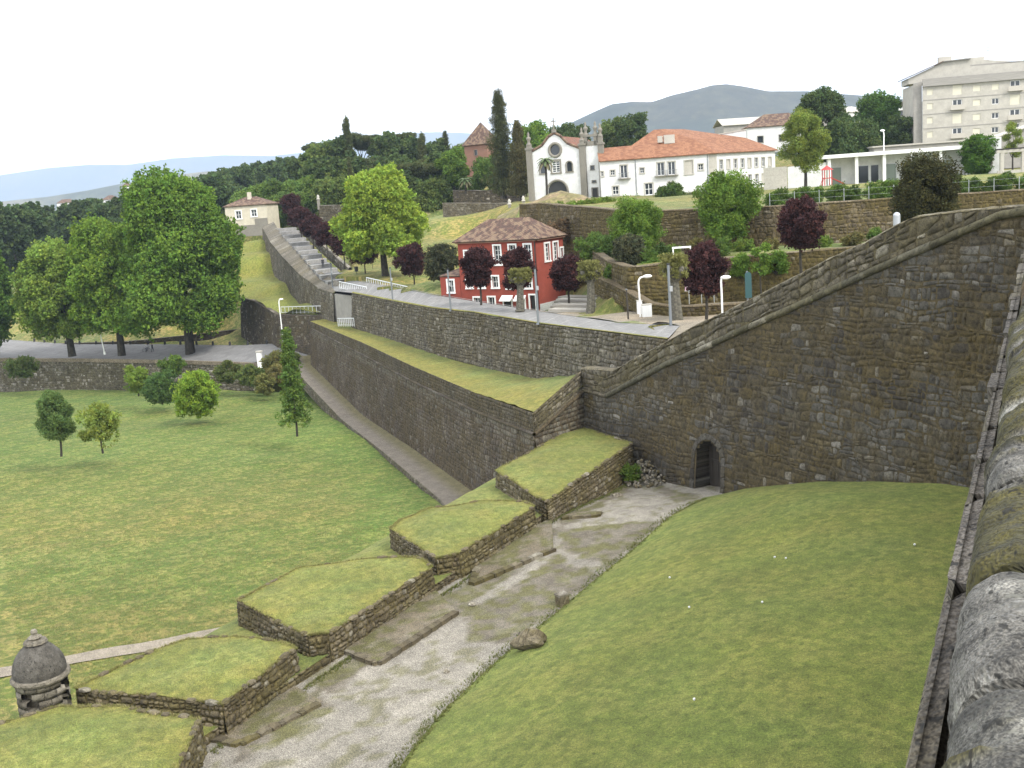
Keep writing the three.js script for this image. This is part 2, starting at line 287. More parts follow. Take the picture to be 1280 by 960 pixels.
// a sheet over a polygon in plan with a height function, grid clipped finely at its border by triangulating the outline
function sheet(outline, hf, step, mat, colf, uvs = 1) {
  // outline: [[x, z], ...]. Points inside on a jittered grid plus the outline, joined by triangulating strips of ear-cut cells
  const xs = outline.map((p) => p[0]), zs = outline.map((p) => p[1]), x0 = Math.min(...xs), x1 = Math.max(...xs), z0 = Math.min(...zs), z1 = Math.max(...zs);
  const pos = [], uv = [], col = [], idx = [], key = new Map();
  const vert = (x, z) => { const k = Math.round(x * 500) + ',' + Math.round(z * 500); let i = key.get(k); if (i === undefined) { i = pos.length / 3; key.set(k, i); pos.push(x, hf(x, z), z); uv.push(x * uvs, z * uvs); const c = colf ? colf(x, z) : [1, 1, 1]; col.push(...c); } return i; };
  const clipHalf = (poly, ax, lim, keepLess) => { const out = []; for (let i = 0; i < poly.length; i++) { const a = poly[i], b = poly[(i + 1) % poly.length], ia = keepLess ? a[ax] <= lim : a[ax] >= lim, ib = keepLess ? b[ax] <= lim : b[ax] >= lim; if (ia) out.push(a); if (ia !== ib) { const t = (lim - a[ax]) / (b[ax] - a[ax]); out.push([lerp(a[0], b[0], t), lerp(a[1], b[1], t)]); } } return out; };
  const clean = (pp) => pp.filter((p, i) => { const q = pp[(i + 1) % pp.length]; return Math.hypot(p[0] - q[0], p[1] - q[1]) > 1e-4; });
  for (let x = x0; x < x1 - 1e-6; x += step) {
    const col_ = clean(clipHalf(clipHalf(outline, 0, x, false), 0, Math.min(x + step, x1), true)); if (col_.length < 3) continue;
    const za = Math.min(...col_.map((p) => p[1])), zb = Math.max(...col_.map((p) => p[1]));
    for (let z = Math.floor((za - z0) / step) * step + z0; z < zb; z += step) {
      const cell = clean(clipHalf(clipHalf(col_, 1, z, false), 1, z + step, true)); if (cell.length < 3) continue;
      const tri = THREE.ShapeUtils.triangulateShape(cell.map((p) => new THREE.Vector2(p[0], p[1])), []);
      const id = cell.map((p) => vert(p[0], p[1]));
      for (const t of tri) { const [a, b, c] = t.map((i) => cell[i]); const s = (b[0] - a[0]) * (c[1] - a[1]) - (b[1] - a[1]) * (c[0] - a[0]); if (Math.abs(s) < 1e-7) continue; s < 0 ? idx.push(id[t[0]], id[t[1]], id[t[2]]) : idx.push(id[t[0]], id[t[2]], id[t[1]]); }
    }
  }
  return geo(pos, idx, uv, col);
}
function idw(list) { return (x, z) => { let s = 0, w = 0; for (const [a, b, c] of list) { const d = (x - a) ** 2 + (z - c) ** 2 + 4, k = 1 / (d * d); s += b * k; w += k; } return s / w; }; }
const grassTone = (amp = 0.25, seed = 0, f = 0.05) => (x, z) => { const a = fbm(x * f, z * f, 4, seed + 70), b = fbm(x * f * 2.2 + 9, z * f * 2.2, 3, seed + 90); const k = 1 + (a - 0.5) * amp * 2, d = (b - 0.5) * amp; return [k * (1 + d * 1.1), k, k * (1 - d * 0.6)]; };
console.log('helpers ready');
// ---------- ground sheets of the ditch ----------
const FY = (x, z) => 1.09 + 0.062 * z + (fbm(x * 0.06, z * 0.06, 4, 12) - 0.5) * 1.1 + (fbm(x * 0.5, z * 0.5, 3, 15) - 0.5) * 0.12 - 0.5 * ss(-2, 8, x);
// slope above is written for z < 0 (the field falls away from the wall walk)
const piecewise0 = (z) => { const q = [[-175, -36], [-136, -21], [-108, -13.5], [-86, -8], [-69, -4], [-60, 0], [0, 60]]; let i = 0; while (i < q.length - 2 && z > q[i + 1][0]) i++; return lerp(q[i][1], q[i + 1][1], clamp((z - q[i][0]) / (q[i + 1][0] - q[i][0]))); };
{
  const out = [[-60, -14], [-8, -20], [-2, -40], [4, -60], [0.5, -69.5], [-3.8, -86], [-10, -108], [-17.6, -135], [-32, -171], [-50, -178], [-40.83, -175.34], [-63.55, -192.81], [-90, -214], [-160, -225], [-160, -60]];
  const g = sheet(out, FY, 1.3, null, (x, z) => { const c = grassTone(0.22, 3, 0.05)(x, z); const w = ss(0.5, 0.66, fbm(x * 0.045 + 3, z * 0.06, 3, 8)), f = fbm(x * 0.9, z * 0.9, 3, 28), k = 1 + (f - 0.5) * 0.5; const gr = clamp(0.75 * ss(-70, -125, z + 14 * (f - 0.5)) + 0.55 * w + 0.5 * ss(9, 3, Math.abs(x - piecewise0(z)))); return mix3([c[0] * k * 0.92, c[1] * k * 0.92, c[2] * k * 0.7], [c[0] * k * 0.66, c[1] * k * 0.9, c[2] * k * 0.5], gr); });
  struct('field', g, M.field, 'rough mown green field in the dry ditch');
}
// the light gravel footpath across the field
function ribbon(pts, width, hf, lift, mat, name, step = 1, tone = [1, 1, 1]) {
  const pl = polyline(pts.map((p) => [p[0], p[1]])), pos = [], uv = [], col = [], idx = []; const n = Math.ceil(pl.U / step);
  for (let i = 0; i <= n; i++) { const u = pl.U * i / n, [x, z] = pl.xz(u), nn = pl.nrm(u); for (let k = 0; k <= 4; k++) { const o = (k / 4 - 0.5) * width * (0.9 + 0.2 * vn(u * 0.7, k > 2 ? 5 : 1, 7)); const X = x + nn[0] * o, Z = z + nn[2] * o; pos.push(X, hf(X, Z) + lift, Z); uv.push(X, Z); const q = 0.9 + 0.2 * fbm(X * 0.8, Z * 0.8, 3, 4); col.push(tone[0] * q, tone[1] * q, tone[2] * q); } }
  for (let i = 0; i < n; i++) for (let k = 0; k < 4; k++) { const a = i * 5 + k, b = a + 5; idx.push(a, b, a + 1, b, b + 1, a + 1); }
  let g = geo(pos, idx, uv, col); if (g.attributes.normal.getY(0) < 0) { for (let i = 0; i < idx.length; i += 3) [idx[i], idx[i + 1]] = [idx[i + 1], idx[i]]; g = geo(pos, idx, uv, col); }
  return struct(name, g, mat);
}
ribbon([[-29.32, -49.32], [-26.41, -50.61], [-23.07, -52.31], [-19.45, -53.90], [-15.70, -55.93], [-12.51, -57.66]], 1.5, FY, 0.06, M.gravel, 'field_path', 1, [0.42, 0.38, 0.34]);

// gravel walk behind the merlons and the grass bank up to the curtain
const walkY = (x, z) => 3.05 - 0.85 * ss(-53, -63, z) + (fbm(x * 0.7, z * 0.7, 3, 31) - 0.5) * 0.05;
const lawnEdge = [[-4.70, -28.19], [-4.04, -30.65], [-2.91, -33.80], [-1.24, -37.28], [1.30, -41.65], [4.58, -47.51], [7.76, -53.21], [9.88, -56.17]];
const mossZones = [[[-2.78, -41.85], [1.68, -48.29], [3.43, -45.08], [1.34, -42.21], [-0.69, -38.72], [-2.23, -39.35]], [[1.48, -52.03], [3.12, -52.44], [7.20, -52.71], [5.55, -49.35], [3.74, -46.44], [1.90, -48.96]], [[-9.63, -32.66], [-7.58, -36.08], [-6.67, -34.72], [-8.24, -32.21], [-9.53, -31.15]], [[-7.99, -36.78], [-3.91, -44.28], [-2.73, -45.49], [1.51, -52.60], [7.25, -64.58], [7.63, -63.35], [1.86, -51.48], [-2.63, -42.24], [-5.77, -37.77], [-7.14, -35.09]], [[7.79, -62.40], [9.83, -58.35], [9.93, -56.49], [8.42, -56.52]]];
function polyDist(poly, x, z) { let m = 99; for (let i = 0; i < poly.length; i++) { const a = poly[i], b = poly[(i + 1) % poly.length], dx = b[0] - a[0], dz = b[1] - a[1], t = clamp(((x - a[0]) * dx + (z - a[1]) * dz) / (dx * dx + dz * dz)); m = Math.min(m, Math.hypot(x - a[0] - dx * t, z - a[1] - dz * t)); } return insidePoly(poly, x, z) ? -m : m; }
function insidePoly(poly, x, z) { let c = false; for (let i = 0, j = poly.length - 1; i < poly.length; j = i++) { const [a, b] = poly[i], [d, e] = poly[j]; if ((b > z) !== (e > z) && x < (d - a) * (z - b) / (e - b) + a) c = !c; } return c; }
{
  const out = [[-14, -24], [-12.2, -30], ...[[-10.59, -33.32], [-7.61, -38.07], [-3.11, -46.07], [1.55, -53.26]].map((p) => [p[0] - 0.4, p[1] - 0.2]), [6.6, -65.5], [8, -66.5], [13.2, -58], [14, -50], [4, -30], [-2, -24]];
  struct('gravel_walk', sheet(out, walkY, 0.22, null, (x, z) => {
    const a = fbm(x * 0.5, z * 0.5, 4, 33), f = fbm(x * 2.6, z * 2.6, 3, 34); let k = 0.4 + 0.14 * (a - 0.5) + 0.14 * (f - 0.5), c = [k, k * 0.97, k * 0.92];
    let d = 9; for (const q of mossZones) d = Math.min(d, polyDist(q, x, z)); d += (fbm(x * 1.4, z * 1.4, 4, 36) - 0.5) * 1.1;
    const tuft = fbm(x * 1.9 + 4, z * 1.9, 4, 35), m = ss(0.12, -0.12, d) * (0.72 + 0.28 * ss(0.4, 0.55, f)); c = mix3(c, mix3([0.22, 0.2, 0.17], [0.17, 0.17, 0.07], ss(0.42, 0.56, tuft)), m);
    return mix3(c, [0.2, 0.2, 0.09], ss(0.6, 0.68, tuft) * 0.6); }), M.gravel, 'pale gravel walk between merlons and grass bank');
}
const CZ = 26.6 * D2R, CD = [Math.sin(CZ), -Math.cos(CZ)], CN = [-Math.cos(CZ), -Math.sin(CZ)]; // curtain: along, and towards the ditch
const cur = (s, L) => [CD[0] * s + CN[0] * L, CD[1] * s + CN[1] * L];
const K0 = [4.7, -71.2], FU = [0.5, 0.866], FN = [-0.866, 0, 0.5];
const batter = 0.1;
const Fp = (t, y, c = 17) => [K0[0] + FU[0] * t + FN[0] * batter * Math.max(0, c - y) * 0.6, y, K0[1] + FU[1] * t + FN[2] * batter * Math.max(0, c - y) * 0.6];
const lawnLine = [...lawnEdge], footF = (t) => { const q = [[8, 2.1], [11, 1.95], [13.8, 2.3], [16.5, 3.2], [19.7, 4.15], [22, 4.8], [24.9, 5.4], [29.3, 6.2], [33, 6.6]]; let i = 0; while (i < q.length - 2 && t > q[i + 1][0]) i++; return lerp(q[i][1], q[i + 1][1], clamp((t - q[i][0]) / (q[i + 1][0] - q[i][0]))); };
const bankY = (x, z) => {
  let dE = 99; for (let i = 0; i < lawnLine.length - 1; i++) { const a = lawnLine[i], b = lawnLine[i + 1], dx = b[0] - a[0], dz = b[1] - a[1], t = clamp(((x - a[0]) * dx + (z - a[1]) * dz) / (dx * dx + dz * dz)); dE = Math.min(dE, Math.hypot(x - a[0] - dx * t, z - a[1] - dz * t)); }
  const dC = Math.max(0, x * CN[0] + z * CN[1] - 1.5), w = dE / (dE + dC + 0.001), e = walkY(x, z) + 0.09, prof = e + (6.65 - e) * (1 - Math.pow(1 - w, 1.75));
  const dF = Math.max(0, (x - K0[0]) * FN[0] + (z - K0[1]) * FN[2] - 0.9), t = (x - K0[0]) * FU[0] + (z - K0[1]) * FU[1];
  return lerp(Math.min(footF(t), lerp(footF(t), prof, ss(0.5, 3, dF))), prof, ss(0, 6.5, dF)) + (fbm(x * 0.25, z * 0.25, 3, 61) - 0.5) * 0.22;
};
{
  const foot = Fp(10.6, 1.9), out = [[2.5, -22], ...lawnEdge, [foot[0] - 0.1, foot[2] - 0.4], [foot[0] + 0.6, foot[2] - 0.3], [Fp(20, 3)[0] + 0.5, Fp(20, 3)[2] - 0.3], [Fp(33, 5)[0] + 0.6, Fp(33, 5)[2]], cur(47, 0.4), cur(3, 0.4)];
  struct('grass_bank', sheet(out, (x, z) => Math.max(bankY(x, z), 1.9), 0.8, null, (x, z) => { const c = grassTone(0.17, 5, 0.11)(x, z), d = fbm(x * 0.5, z * 0.5, 3, 66); const k = 0.93 + 0.2 * (d - 0.5); return [c[0] * k * 1.0, c[1] * k * 1.05, c[2] * k * 0.9]; }), M.lawn, 'smooth convex grass bank inside the rampart');
}
function platform(q, hgt, label, seed) { // q: four plan corners; a mossy step of trodden earth held by a row of kerb stones
  const t = thing('stone_step', label, 'step', [0, 0, 0], 0, 'low stone steps behind the merlons'), r = rng(seed);
  const edge = [], n = 26; for (let i = 0; i <= n; i++) edge.push([lerp(q[3][0], q[2][0], i / n) + (r() - 0.5) * 0.1, lerp(q[3][1], q[2][1], i / n) + (r() - 0.5) * 0.1]);
  mesh('trodden_top', sheet([q[0], q[1], ...edge.reverse()], (x, z) => walkY(x, z) + hgt - 0.015 + (fbm(x * 2, z * 2, 3, seed) - 0.5) * 0.06, 0.18, null, (x, z) => { const a = fbm(x * 1.6, z * 1.6, 4, seed + 3), f = fbm(x * 4, z * 4, 2, seed + 5); return mix3(mix3([0.24, 0.21, 0.16], [0.17, 0.17, 0.07], ss(0.38, 0.58, a)), [0.3, 0.28, 0.24], ss(0.58, 0.7, f) * 0.6); }), M.gravel, t);
  const side = (a, b) => { const L = Math.hypot(b[0] - a[0], b[1] - a[1]); let u = 0; while (u < L - 0.12) { const w = Math.min(L - u, 0.35 + r() * 0.55), m = (u + w / 2) / L, x = lerp(a[0], b[0], m), z = lerp(a[1], b[1], m), g = boxUV(new THREE.BoxGeometry(w - 0.02, hgt + 0.16, 0.26 + 0.1 * r(), 2, 1, 1)), p = g.attributes.position, c = tintAt({ ...TINT.rubble, mossAmt: 0.8 }, x * 2, z, r, seed), col = []; for (let i = 0; i < p.count; i++) { p.setXYZ(i, p.getX(i) + (h2(Math.round(p.getX(i) * 50), Math.round(p.getZ(i) * 50), seed) - 0.5) * 0.05, p.getY(i), p.getZ(i) + (h2(Math.round(p.getX(i) * 31), Math.round(p.getY(i) * 50), seed + 1) - 0.5) * 0.06); col.push(...c.map((v) => v * 0.85)); } g.setAttribute('color', new THREE.Float32BufferAttribute(col, 3)); g.computeVertexNormals(); g.rotateY(Math.atan2(-(b[1] - a[1]), b[0] - a[0])); g.translate(x, walkY(x, z) + hgt / 2 - 0.08 + (r() - 0.5) * 0.03, z); mesh('kerb_stone', g, M.stone, t); u += w; } };
  side(q[3], q[2]); side(q[0], q[3]);
}
platform([[-2.07, -47.96], [1.58, -54.10], [1.41, -49.06], [-2.37, -45.23]], 0.17, 'low mossy stone step under the second merlon from the rampart', 41);
platform([[-7.15, -39.06], [-3.92, -44.56], [-2.96, -42.05], [-5.70, -37.62]], 0.17, 'low mossy stone step under the third merlon from the rampart', 42);
platform([[-10.50, -32.78], [-8.64, -36.37], [-7.32, -34.82], [-9.55, -32.29]], 0.1, 'low broken stone step under the merlon next to the sentry box', 43);
platform([[2.07, -54.02], [2.54, -54.76], [4.16, -54.98], [3.99, -54.04]], 0.14, 'short broken kerb stone on the gravel near the rubble heap', 44);

// ---------- the breastwork under the merlons ----------
const INN = [7.09, -64.55], INNb = [-10.63, -32.05];
{
  const t = thing('breastwork', 'long low rubble breastwork carrying the grass topped merlons', 'wall');
  const pl = polyline([[INNb[0] - 3.2, INNb[1] + 5.6], [INN[0], INN[1]]], 1);
  stoneFace(t, { pt: (u, y) => { const [x, z] = pl.xz(u), n = pl.nrm(u); return [x - n[0] * 0.12, y, z - n[2] * 0.12]; }, nrm: pl.nrm, U: pl.U, y0: (u) => { const [x, z] = pl.xz(u); return walkY(x, z) - 0.15; }, y1: () => 3.42, h: [0.16, 0.3], w: [0.2, 0.55], pr: 0.06, T: TINT.rubble, seed: 51, keep: 0 });
  // grassy soles of the embrasures falling outwards
  const pos = [], uv = [], col = [], idx = [], nu = 44, nv = 10;
  for (let i = 0; i <= nu; i++) for (let k = 0; k <= nv; k++) { const [x, z] = pl.xz(pl.U * i / nu), n = pl.nrm(pl.U * i / nu), o = 0.1 + k / nv * 12; const X = x - n[0] * o, Z = z - n[2] * o, y = Math.max(3.42 - 0.06 * o - Math.max(0, o - 7) * 0.75 + (fbm(X, Z, 2, 9) - 0.5) * 0.1, FY(X, Z) - 0.6); pos.push(X, y, Z); uv.push(X, Z); col.push(...grassTone(0.3, 8, 0.4)(X, Z)); }
  for (let i = 0; i < nu; i++) for (let k = 0; k < nv; k++) { const a = i * (nv + 1) + k, b = a + nv + 1; idx.push(a, a + 1, b, b, a + 1, b + 1); }
  let g = geo(pos, idx, uv, col); if (g.attributes.normal.getY(5) < 0) { for (let i = 0; i < idx.length; i += 3) [idx[i], idx[i + 1]] = [idx[i + 1], idx[i]]; g = geo(pos, idx, uv, col); }
  mesh('grass_sole', g, M.lawn, t);
}
// merlons: rubble walls round a domed grass top
const RIMS = [];
function merlon(label, top, inner, keep, seed, base) { // top: plan outline, inside edge first, clockwise or not; base(x, z)
  const t = thing('merlon', label, 'merlon', [0, 0, 0], 0, 'grass topped merlons along the breastwork');
  let a2 = 0; for (let i = 0; i < top.length; i++) { const p = top[i], q = top[(i + 1) % top.length]; a2 += p[0] * q[1] - q[0] * p[1]; }
  const side = a2 > 0 ? -1 : 1;
  const topY = (x, z) => { const d = ((x - INN[0]) * (INNb[1] - INN[1]) - (z - INN[1]) * (INNb[0] - INN[0])) / Math.hypot(INNb[0] - INN[0], INNb[1] - INN[1]); return 4.2 - 0.022 * Math.abs(d) + (fbm(x * 0.55, z * 0.55, 3, seed) - 0.5) * 0.22; };
  const vis = top.map((p, i) => inner.includes(i));
  // every side of the merlon, corners shared
  top.forEach((p, i) => {
    const q = top[(i + 1) % top.length], pl = polyline([p, q], side);
    stoneFace(t, { pt: (u, y) => { const [x, z] = pl.xz(u), n = pl.nrm(u), b = 0.06 * Math.max(0, 4.2 - y); return [x + n[0] * b, y, z + n[2] * b]; }, nrm: pl.nrm, U: pl.U, y0: (u) => base(...pl.xz(u)), y1: (u) => topY(...pl.xz(u)) + 0.04, h: [0.15, 0.32], w: [0.18, 0.6], pr: 0.07, joint: 0.025, jit: 0.4, T: TINT.rubble, seed: seed * 10 + i, keep: vis[i] ? keep : 0, flip: side > 0, uStep: 0.8, yStep: 0.6 });
  });
  // rim stones and turf
  const cx = top.reduce((s, p) => s + p[0], 0) / top.length, cz = top.reduce((s, p) => s + p[1], 0) / top.length;
  const ins = top.map((p) => { const d = Math.hypot(p[0] - cx, p[1] - cz); return [lerp(p[0], cx, -0.07 / d), lerp(p[1], cz, -0.07 / d)]; });
  const r = rng(seed + 900), dense = []; for (let i = 0; i < ins.length; i++) { const a = ins[i], b = ins[(i + 1) % ins.length], n = Math.max(1, Math.round(Math.hypot(b[0] - a[0], b[1] - a[1]) / 0.35)); for (let k = 0; k < n; k++) { const j = (r() - 0.5) * 0.2; const x = lerp(a[0], b[0], k / n), z = lerp(a[1], b[1], k / n), d = Math.hypot(x - cx, z - cz); dense.push([x + (cx - x) / d * Math.max(0, j + 0.05), z + (cz - z) / d * Math.max(0, j + 0.05)]); } }
  const edgeD = (x, z) => { let m = 9; for (let i = 0; i < top.length; i++) { const a = top[i], b = top[(i + 1) % top.length], dx = b[0] - a[0], dz = b[1] - a[1], tt = clamp(((x - a[0]) * dx + (z - a[1]) * dz) / (dx * dx + dz * dz)); m = Math.min(m, Math.hypot(x - a[0] - dx * tt, z - a[1] - dz * tt)); } return m; };
  const turf = sheet(dense, (x, z) => topY(x, z) + 0.035 + 0.12 * ss(0.05, 1.6, edgeD(x, z)) + (fbm(x * 1.6, z * 1.6, 2, 3) - 0.5) * 0.07, 0.4, null, (x, z) => { const c = grassTone(0.25, seed, 0.5)(x, z), e = 1 - ss(0.1, 0.75, edgeD(x, z) + (vn(x * 3, z * 3, 4) - 0.5) * 0.7); return mix3(c, [1.15, 0.95, 0.72], e * 0.5); });
  mesh('turf', turf, M.lawn, t); RIMS.push([top, topY, cx, cz]);
  mesh('rim', sheet(top, (x, z) => topY(x, z) - 0.005, 0.6, null, (x, z) => { const a = fbm(x * 2, z * 2, 3, 4); return mix3([0.3, 0.25, 0.17], [0.18, 0.17, 0.08], a); }), M.earth, t);
  // flat cap stones showing along the edge of the turf
  const dd = []; for (let i = 0; i < top.length; i++) { const a = top[i], b = top[(i + 1) % top.length], L = Math.hypot(b[0] - a[0], b[1] - a[1]); let u = 0.1; while (u < L - 0.3) { const w = 0.25 + r() * 0.4; if (r() < (vis[i] ? 0.42 : 0.3)) dd.push([lerp(a[0], b[0], (u + w / 2) / L), lerp(a[1], b[1], (u + w / 2) / L), Math.atan2(-(b[1] - a[1]), b[0] - a[0]), w]); u += w; } }
  for (const [x, z, ang, w] of dd) { const g = new THREE.DodecahedronGeometry(0.5, 0), c = tintAt(TINT.rubble, x, z, r, 5); g.rotateY(r() * 6); g.scale(w, 0.15 + r() * 0.1, 0.22 + r() * 0.12); g.rotateY(ang); g.translate(x, topY(x, z) + 0.02, z); const n = g.attributes.position.count, col = []; for (let i = 0; i < n; i++) col.push(...c.map((q) => q * 1.15)); g.setAttribute('color', new THREE.Float32BufferAttribute(col, 3)); mesh('cap_stone', g, M.stone, t); }
}
const mBase = (x, z) => { const d = Math.abs((x - INN[0]) * (INNb[1] - INN[1]) - (z - INN[1]) * (INNb[0] - INN[0])) / Math.hypot(INNb[0] - INN[0], INNb[1] - INN[1]); return d < 0.6 ? walkY(x, z) - 0.1 : Math.min(3.0, 3.3 - 0.06 * d) - Math.max(0, d - 6.5) * 0.75 - 0.2; };
merlon('long rectangular grass topped merlon built against the dark rampart', [[7.09, -64.55], [1.34, -53.46], [0.92, -54.30], [-1.28, -60.87], [4.23, -71.43]], [0, 1, 2], 90, 61, mBase);
merlon('grass topped merlon with curved far edge, second from the rampart', [[0.69, -52.62], [-2.89, -46.27], [-3.91, -45.95], [-6.46, -51.06], [-6.11, -52.42], [-4.60, -54.14], [-1.69, -54.57], [0.19, -53.62]], [0, 1, 2], 80, 62, mBase);
merlon('broad grass topped merlon, third from the rampart, beside the gravel walk', [[-4.01, -44.73], [-7.51, -38.19], [-8.25, -38.10], [-11.99, -42.64], [-11.21, -44.15], [-10.13, -46.11], [-7.39, -46.57], [-4.82, -46.18]], [0, 1, 2], 90, 63, mBase);
merlon('grass topped merlon between the sentry box and the broad merlon', [[-8.48, -36.92], [-10.15, -32.95], [-10.98, -33.30], [-15.81, -35.15], [-14.84, -36.77], [-12.99, -38.93], [-10.96, -38.76], [-9.24, -37.80]], [0, 1, 2], 110, 64, mBase);
merlon('grass topped merlon in front of the domed sentry box', [[-10.62, -31.99], [-10.43, -28.37], [-10.84, -25.89], [-20.34, -30.69], [-18.62, -32.16], [-15.80, -33.74], [-13.64, -33.34]], [0, 5, 6], 110, 65, mBase);
console.log('merlons ready');

// ---------- the great rampart: sloping wall F with cordon, parapet and arched door ----------
function piecewise(list) { return (t) => { let i = 0; while (i < list.length - 2 && t > list[i + 1][0]) i++; const [a, b] = list[i], [c, d] = list[i + 1]; return lerp(b, d, clamp((t - a) / (c - a))); }; }
const cordF = piecewise([[0, 6.5], [2.8, 6.5], [9, 9.18], [12.4, 10.44], [16.5, 12.06], [20.5, 13.57], [25, 15.34], [28.6, 16.67], [31.4, 17.72], [32.4, 17.85], [36, 17.85]]);
const topF = piecewise([[0, 8.0], [3.7, 8.25], [6.1, 9.3], [8.8, 10.4], [11.9, 11.75], [14, 12.5], [17.3, 13.8], [20, 14.9], [22.2, 15.8], [24.2, 16.5], [25.8, 17.2], [26.9, 17.62], [28.8, 17.8], [31.5, 17.98], [36, 18]]);
const plF = polyline([[K0[0], K0[1]], [K0[0] + FU[0] * 34, K0[1] + FU[1] * 34]], 1);
const fSide = plF.nrm(1)[0] * FN[0] + plF.nrm(1)[2] * FN[2] > 0 ? 1 : -1;
const nF = () => FN;
const doorT = 13.3, doorHalf = 1.2, doorY0 = 1.7, doorSpring = 4.1;
const inDoor = (u, y, m = 0) => { const du = Math.abs(u - doorT); return du < doorHalf + m && y < doorSpring + Math.sqrt(Math.max(0, (doorHalf + m) ** 2 - du * du)) * 1.1; };
const FT = (u, y) => { const b = batter * Math.max(0, cordF(u) - y); return [K0[0] + FU[0] * u + FN[0] * b, y, K0[1] + FU[1] * u + FN[2] * b]; };
const rampart = thing('rampart', 'tall dark mossy rampart with sloping moulded cordon and arched door', 'wall');
{
  stoneFace(rampart, { pt: FT, nrm: nF, U: 34, y0: () => 1.2, y1: (u) => cordF(u) - 0.1, h: [0.2, 0.5], w: [0.2, 1.1], pr: 0.035, joint: 0.01, jit: 0.62, T: TINT.rampart, seed: 71, keep: 300, name: 'block', flip: fSide < 0, skip: (u, y) => inDoor(u, y, 0.34), hole: (u, y) => inDoor(u, y, -0.1), uStep: 0.25, yStep: 0.25 });
  // cordon moulding, along the rake
  cordon(rampart, { xz: (u) => [K0[0] + FU[0] * u, K0[1] + FU[1] * u], nrm: nF, U: 34 }, cordF, () => 0.02, 0.2, { ...TINT.parapet, a: [0.17, 0.16, 0.12], b: [0.12, 0.115, 0.08] }, 2.8, 34, 1.5, 'cordon_stone', 72, fSide < 0);
  cordon(rampart, { xz: (u) => [K0[0] + FU[0] * u, K0[1] + FU[1] * u], nrm: nF, U: 34 }, cordF, () => -0.02, 0.14, TINT.parapet, 0, 2.8, 1.2, 'cordon_stone', 73, fSide < 0);
  // parapet of big irregular stones above it
  stoneFace(rampart, { pt: (u, y) => [K0[0] + FU[0] * u, y, K0[1] + FU[1] * u], nrm: nF, U: 33, y0: (u) => cordF(u) + 0.1, y1: topF, h: [0.28, 0.62], w: [0.35, 1.2], pr: 0.09, joint: 0.02, jit: 0.6, T: TINT.parapet, seed: 74, keep: 260, name: 'parapet_stone', slope: (u) => cordF(u), flip: fSide < 0, uStep: 0.5 });
  // top of the parapet, flat stones with a grassy back
  const pos = [], uv = [], col = [], idx = []; const n = 90, r = rng(75);
  for (let i = 0; i <= n; i++) { const u = 33 * i / n, y = topF(u); for (const [o, dy] of [[0.06, -0.03], [0.02, 0.03], [-0.5, 0.06], [-1.05, 0.0], [-1.1, -1.2]]) { pos.push(K0[0] + FU[0] * u + FN[0] * o, y + dy + (r() - 0.5) * 0.05, K0[1] + FU[1] * u + FN[2] * o); uv.push(u, o + dy); const c = tintAt(TINT.parapet, u, o, r, 6); col.push(c[0] * 1.2, c[1] * 1.2, c[2] * 1.1); } }
  for (let i = 0; i < n; i++) for (let k = 0; k < 4; k++) { const a = i * 5 + k, b = a + 5; idx.push(a, b, a + 1, b, b + 1, a + 1); }
  let g = geo(pos, idx, uv, col); if (g.attributes.normal.getY(7) < 0) { for (let i = 0; i < idx.length; i += 3) [idx[i], idx[i + 1]] = [idx[i + 1], idx[i]]; g = geo(pos, idx, uv, col); }
  mesh('parapet_top', g, M.stone, rampart);
  // arch stones round the door opening
  for (let k = 0; k < 17; k++) {
    const straight = k < 4 || k > 12; let a, q; const w = 0.3;
    const P2 = []; const ptA = (s) => { if (s < 4) return [doorT - doorHalf, lerp(doorY0, doorSpring, s / 4), -1, 0]; if (s > 13) return [doorT + doorHalf, lerp(doorSpring, doorY0, (s - 13) / 4), 1, 0]; const th = Math.PI * (1 - (s - 4) / 9); return [doorT + Math.cos(th) * doorHalf, doorSpring + Math.sin(th) * doorHalf * 1.1, Math.cos(th), Math.sin(th)]; };
    const A = ptA(k + 0.04), B = ptA(k + 0.96), pos2 = [], col2 = [], uv2 = [], c = tintAt({ ...TINT.rampart, mossAmt: 0.3 }, k, 3, rng(k + 5), 4);
    const out = w * (0.85 + 0.35 * h2(k, 3, 1));
    const pts = [[A[0], A[1]], [B[0], B[1]], [B[0] + B[2] * out, B[1] + B[3] * out], [A[0] + A[2] * out, A[1] + A[3] * out]];
    for (const dep of [-1.5, 0.05, 0.07]) for (const p of pts) { const f = dep === 0.07 ? 0.05 : 0, cu = (pts[0][0] + pts[2][0]) / 2, cy = (pts[0][1] + pts[2][1]) / 2, f3 = FT(lerp(p[0], cu, f), lerp(p[1], cy, f)); pos2.push(f3[0] + FN[0] * dep, f3[1], f3[2] + FN[2] * dep); uv2.push(p[0], p[1]); col2.push(c[0], c[1], c[2]); }
    const id = []; for (let s = 0; s < 2; s++) for (let i = 0; i < 4; i++) { const m = (i + 1) % 4; id.push(s * 4 + i, s * 4 + m, s * 4 + 4 + i, s * 4 + m, s * 4 + 4 + m, s * 4 + 4 + i); } id.push(8, 9, 10, 8, 10, 11);
    mesh('arch_stone', geo(pos2, id, uv2, col2), M.stone, rampart);
  }
  // the door: two weathered leaves set back in the arch
  const door = new THREE.Group(); door.name = 'door'; const f0 = FT(doorT, doorY0); door.position.set(f0[0] - FN[0] * 1.4, doorY0, f0[2] - FN[2] * 1.4); door.rotation.y = Math.atan2(FN[0], FN[2]); rampart.add(door);
  for (let k = 0; k < 9; k++) { const w = 2 * doorHalf / 9, x = -doorHalf + (k + 0.5) * w, hh = doorSpring - doorY0 + Math.sqrt(Math.max(0.02, doorHalf ** 2 - x * x)) * 1.1 + 0.08; mesh('plank', box(w - 0.015, hh, 0.07, x, hh / 2, k % 2 ? 0 : 0.012), M.wood, door); }
